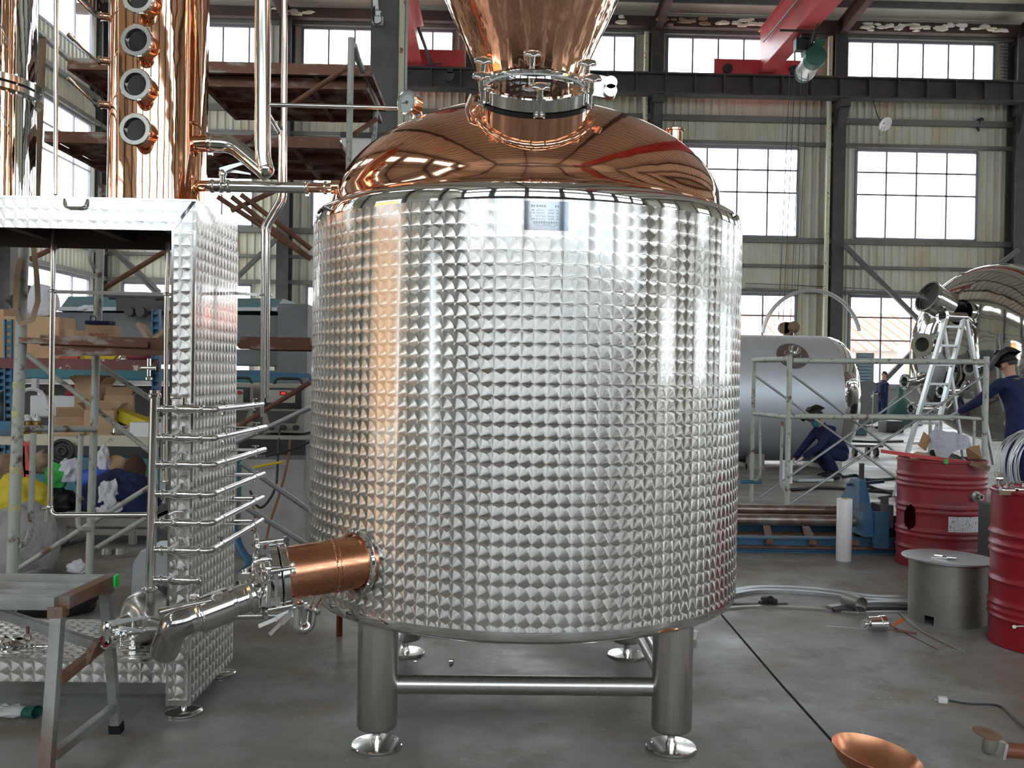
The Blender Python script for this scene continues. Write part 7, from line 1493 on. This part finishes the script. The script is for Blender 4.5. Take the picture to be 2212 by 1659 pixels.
    for sd_ in 'LR':
        sh, el, wr, hp, kn, an = (L[k+sd_] for k in ('sh', 'el', 'wr', 'hp', 'kn', 'an'))
        c['sh'+sd_] = (sh, .082*s); c['ua'+sd_] = (sh.lerp(el, .55), .068*s); c['el'+sd_] = (el, .058*s); c['fa'+sd_] = (el.lerp(wr, .6), .050*s); c['wr'+sd_] = (wr.lerp(el, .06), .042*s)
        c['hp'+sd_] = (hp, .118*s); c['th'+sd_] = (hp.lerp(kn, .5), .100*s); c['kn'+sd_] = (kn, .078*s); c['ca'+sd_] = (kn.lerp(an, .5), .072*s); c['an'+sd_] = (an, .066*s)
        Ec += [('up', 'sh'+sd_), ('sh'+sd_, 'ua'+sd_), ('ua'+sd_, 'el'+sd_), ('el'+sd_, 'fa'+sd_), ('fa'+sd_, 'wr'+sd_), ('pelvis', 'hp'+sd_), ('hp'+sd_, 'th'+sd_), ('th'+sd_, 'kn'+sd_), ('kn'+sd_, 'ca'+sd_), ('ca'+sd_, 'an'+sd_)]
    skinmesh('coverall', (c, Ec), 'navy', t_)
    bm = nb(); torus(bm, L['neck'].lerp(L['chest'], .05), L['neck']-L['chest'], .070*s, .018*s, 20, 8); part('collar', bm, 'navy', t_)
    for sd_ in 'LR':
        a = L['an'+sd_]; bm = nb(); bd = f_; z0 = 0 if a.z < .25 else a.z-.1*s
        tube(bm, [V((a.x, a.y, a.z))-f_*.05*s, V((a.x, a.y, max(.045*s, a.z-.05*s)))-f_*.03*s, V((a.x, a.y, .04*s))+f_*.09*s, V((a.x, a.y, .03*s))+f_*.17*s], .045*s, 12, rs=[.045*s, .05*s, .045*s, .028*s]); part('shoe', bm, 'black', t_)
    return t_, hd, hf, hu, hs, L
def helmet(par, c, hf, hu, s, tilt):
    """welding helmet with the shield tipped up"""
    q = Quaternion(hu.cross(hf).normalized(), -tilt); df = q @ hf; du = q @ hu; sd_ = hu.cross(hf).normalized(); bm = nb(); R_ = Matrix((df, sd_, du)).transposed().to_4x4(); n = 14; g_ = {}
    for i in range(n+1):
        for j in range(n+1):
            a = -1.5+3.0*i/n; v = j/n; r = .135-.018*v*v; z = -.17+.31*v; x = math.cos(a)*r+.015-(.10*max(0, v-.72)*1.4); y = math.sin(a)*r*.92*(1-.12*(1-v)); g_[i, j] = bm.verts.new(V((x, y, z))*s)
    for i in range(n):
        for j in range(n): bm.faces.new((g_[i, j], g_[i+1, j], g_[i+1, j+1], g_[i, j+1]))
    bm.faces.new([g_[i, n] for i in range(n+1)]); bmesh.ops.solidify(bm, geom=bm.faces[:], thickness=.006*s)
    bmesh.ops.transform(bm, matrix=Matrix.Translation(c+hu*.06*s) @ R_, verts=bm.verts[:]); o = part('welding_mask', bm, 'black', par, 'dark welding mask tipped up on the head', smooth=60)
    bm = nb(); box(bm, V((.142, 0, .02))*s, (.012*s, .11*s, .07*s)); bmesh.ops.transform(bm, matrix=Matrix.Translation(c+hu*.06*s) @ R_, verts=bm.verts[:]); part('visor_window', bm, 'portglass', o)
    bm = nb(); torus(bm, c+hu*.05*s, hu, .102*s, .010*s, 24, 6); part('headband', bm, 'gasket', o)
PIb = PI
# man standing by the wall, looking up
J = dict(pelvis=(0, 0, .93), chest=(.0, 0, 1.30), neck=(-.01, 0, 1.48), head=(-.05, 0, 1.71), look=(.86, 0, .5), shL=(0, .19, 1.40), shR=(0, -.19, 1.40), elL=(.03, .25, 1.12), elR=(.03, -.25, 1.12), wrL=(.24, .12, 1.08), wrR=(.25, -.10, 1.04), hpL=(0, .10, .90), hpR=(0, -.10, .90), knL=(.02, .12, .49), knR=(.02, -.11, .49), anL=(-.02, .13, .09), anR=(.0, -.12, .09))
fm = F(1906, 927); pr1 = person('person in navy work clothes standing by the wall looking up, holding a pole', fm, PI*1.02, J, 1.0, glove='glove')
bm = nb(); cyl(bm, fm+V((-.32, 0, .0)), fm+V((-.30, -.02, 1.16)), .016, seg=10); solo('steel_pole', bm, 'raw', 'upright pole held by the standing man', 'pole')
# crouching man with mask and welding helmet
J = dict(pelvis=(-.18, 0, .34), chest=(.10, 0, .66), neck=(.21, 0, .80), head=(.30, 0, .985), look=(.78, 0, -.62), shL=(.14, .19, .74), shR=(.14, -.19, .74), elL=(.34, .24, .50), elR=(.36, -.22, .46), wrL=(.56, .14, .32), wrR=(.58, -.10, .27), hpL=(-.14, .11, .34), hpR=(-.14, -.11, .34), knL=(.24, .17, .46), knR=(.22, -.18, .42), anL=(.02, .15, .10), anR=(-.02, -.15, .10))
fc_ = V((P(1798, 1030, 13.6).x, 13.6, 0)); t_, hd, hf, hu, hs, L = person('person in navy coveralls crouching with a teal face mask and dark welding mask tipped up', fc_, PI*1.04, J, .98, glove='glove')
helmet(t_, hd, hf, hu, .98, 1.15)
bm = nb(); n = 10; g_ = {}
for i in range(n+1):
    for j in range(n+1): a = -1.1+2.2*i/n; v = -1+2*j/n; g_[i, j] = bm.verts.new(hd-hu*.035+(hf*math.cos(a)*(.112-.02*v*v)+hs*math.sin(a)*.085)+hu*v*.055)
for i in range(n):
    for j in range(n): bm.faces.new((g_[i, j], g_[i+1, j], g_[i+1, j+1], g_[i, j+1]))
bmesh.ops.solidify(bm, geom=bm.faces[:], thickness=.004); part('face_mask', bm, 'mask', t_, 'teal cloth face mask', smooth=80)
# man at the right edge working on the mirror tank
J = dict(pelvis=(-.08, 0, .94), chest=(.0, 0, 1.29), neck=(.06, 0, 1.46), head=(.11, 0, 1.68), look=(.95, -.1, -.3), shL=(.04, .20, 1.40), shR=(.02, -.21, 1.39), elL=(.30, .26, 1.17), elR=(-.02, -.33, 1.12), wrL=(.55, .22, 1.05), wrR=(.20, -.30, 1.00), hpL=(-.08, .10, .92), hpR=(-.08, -.10, .92), knL=(-.02, .12, .50), knR=(-.06, -.12, .50), anL=(-.05, .13, .09), anR=(-.12, -.13, .09))
fr_ = V((P(2192, 900, 10.75).x, 10.75, 0)); t_, hd, hf, hu, hs, L = person('person in navy coveralls with raised dark welding mask working by the mirror tank', fr_, PI*.66, J, 1.04, glove='glove')
helmet(t_, hd, hf, hu, 1.04, .9)
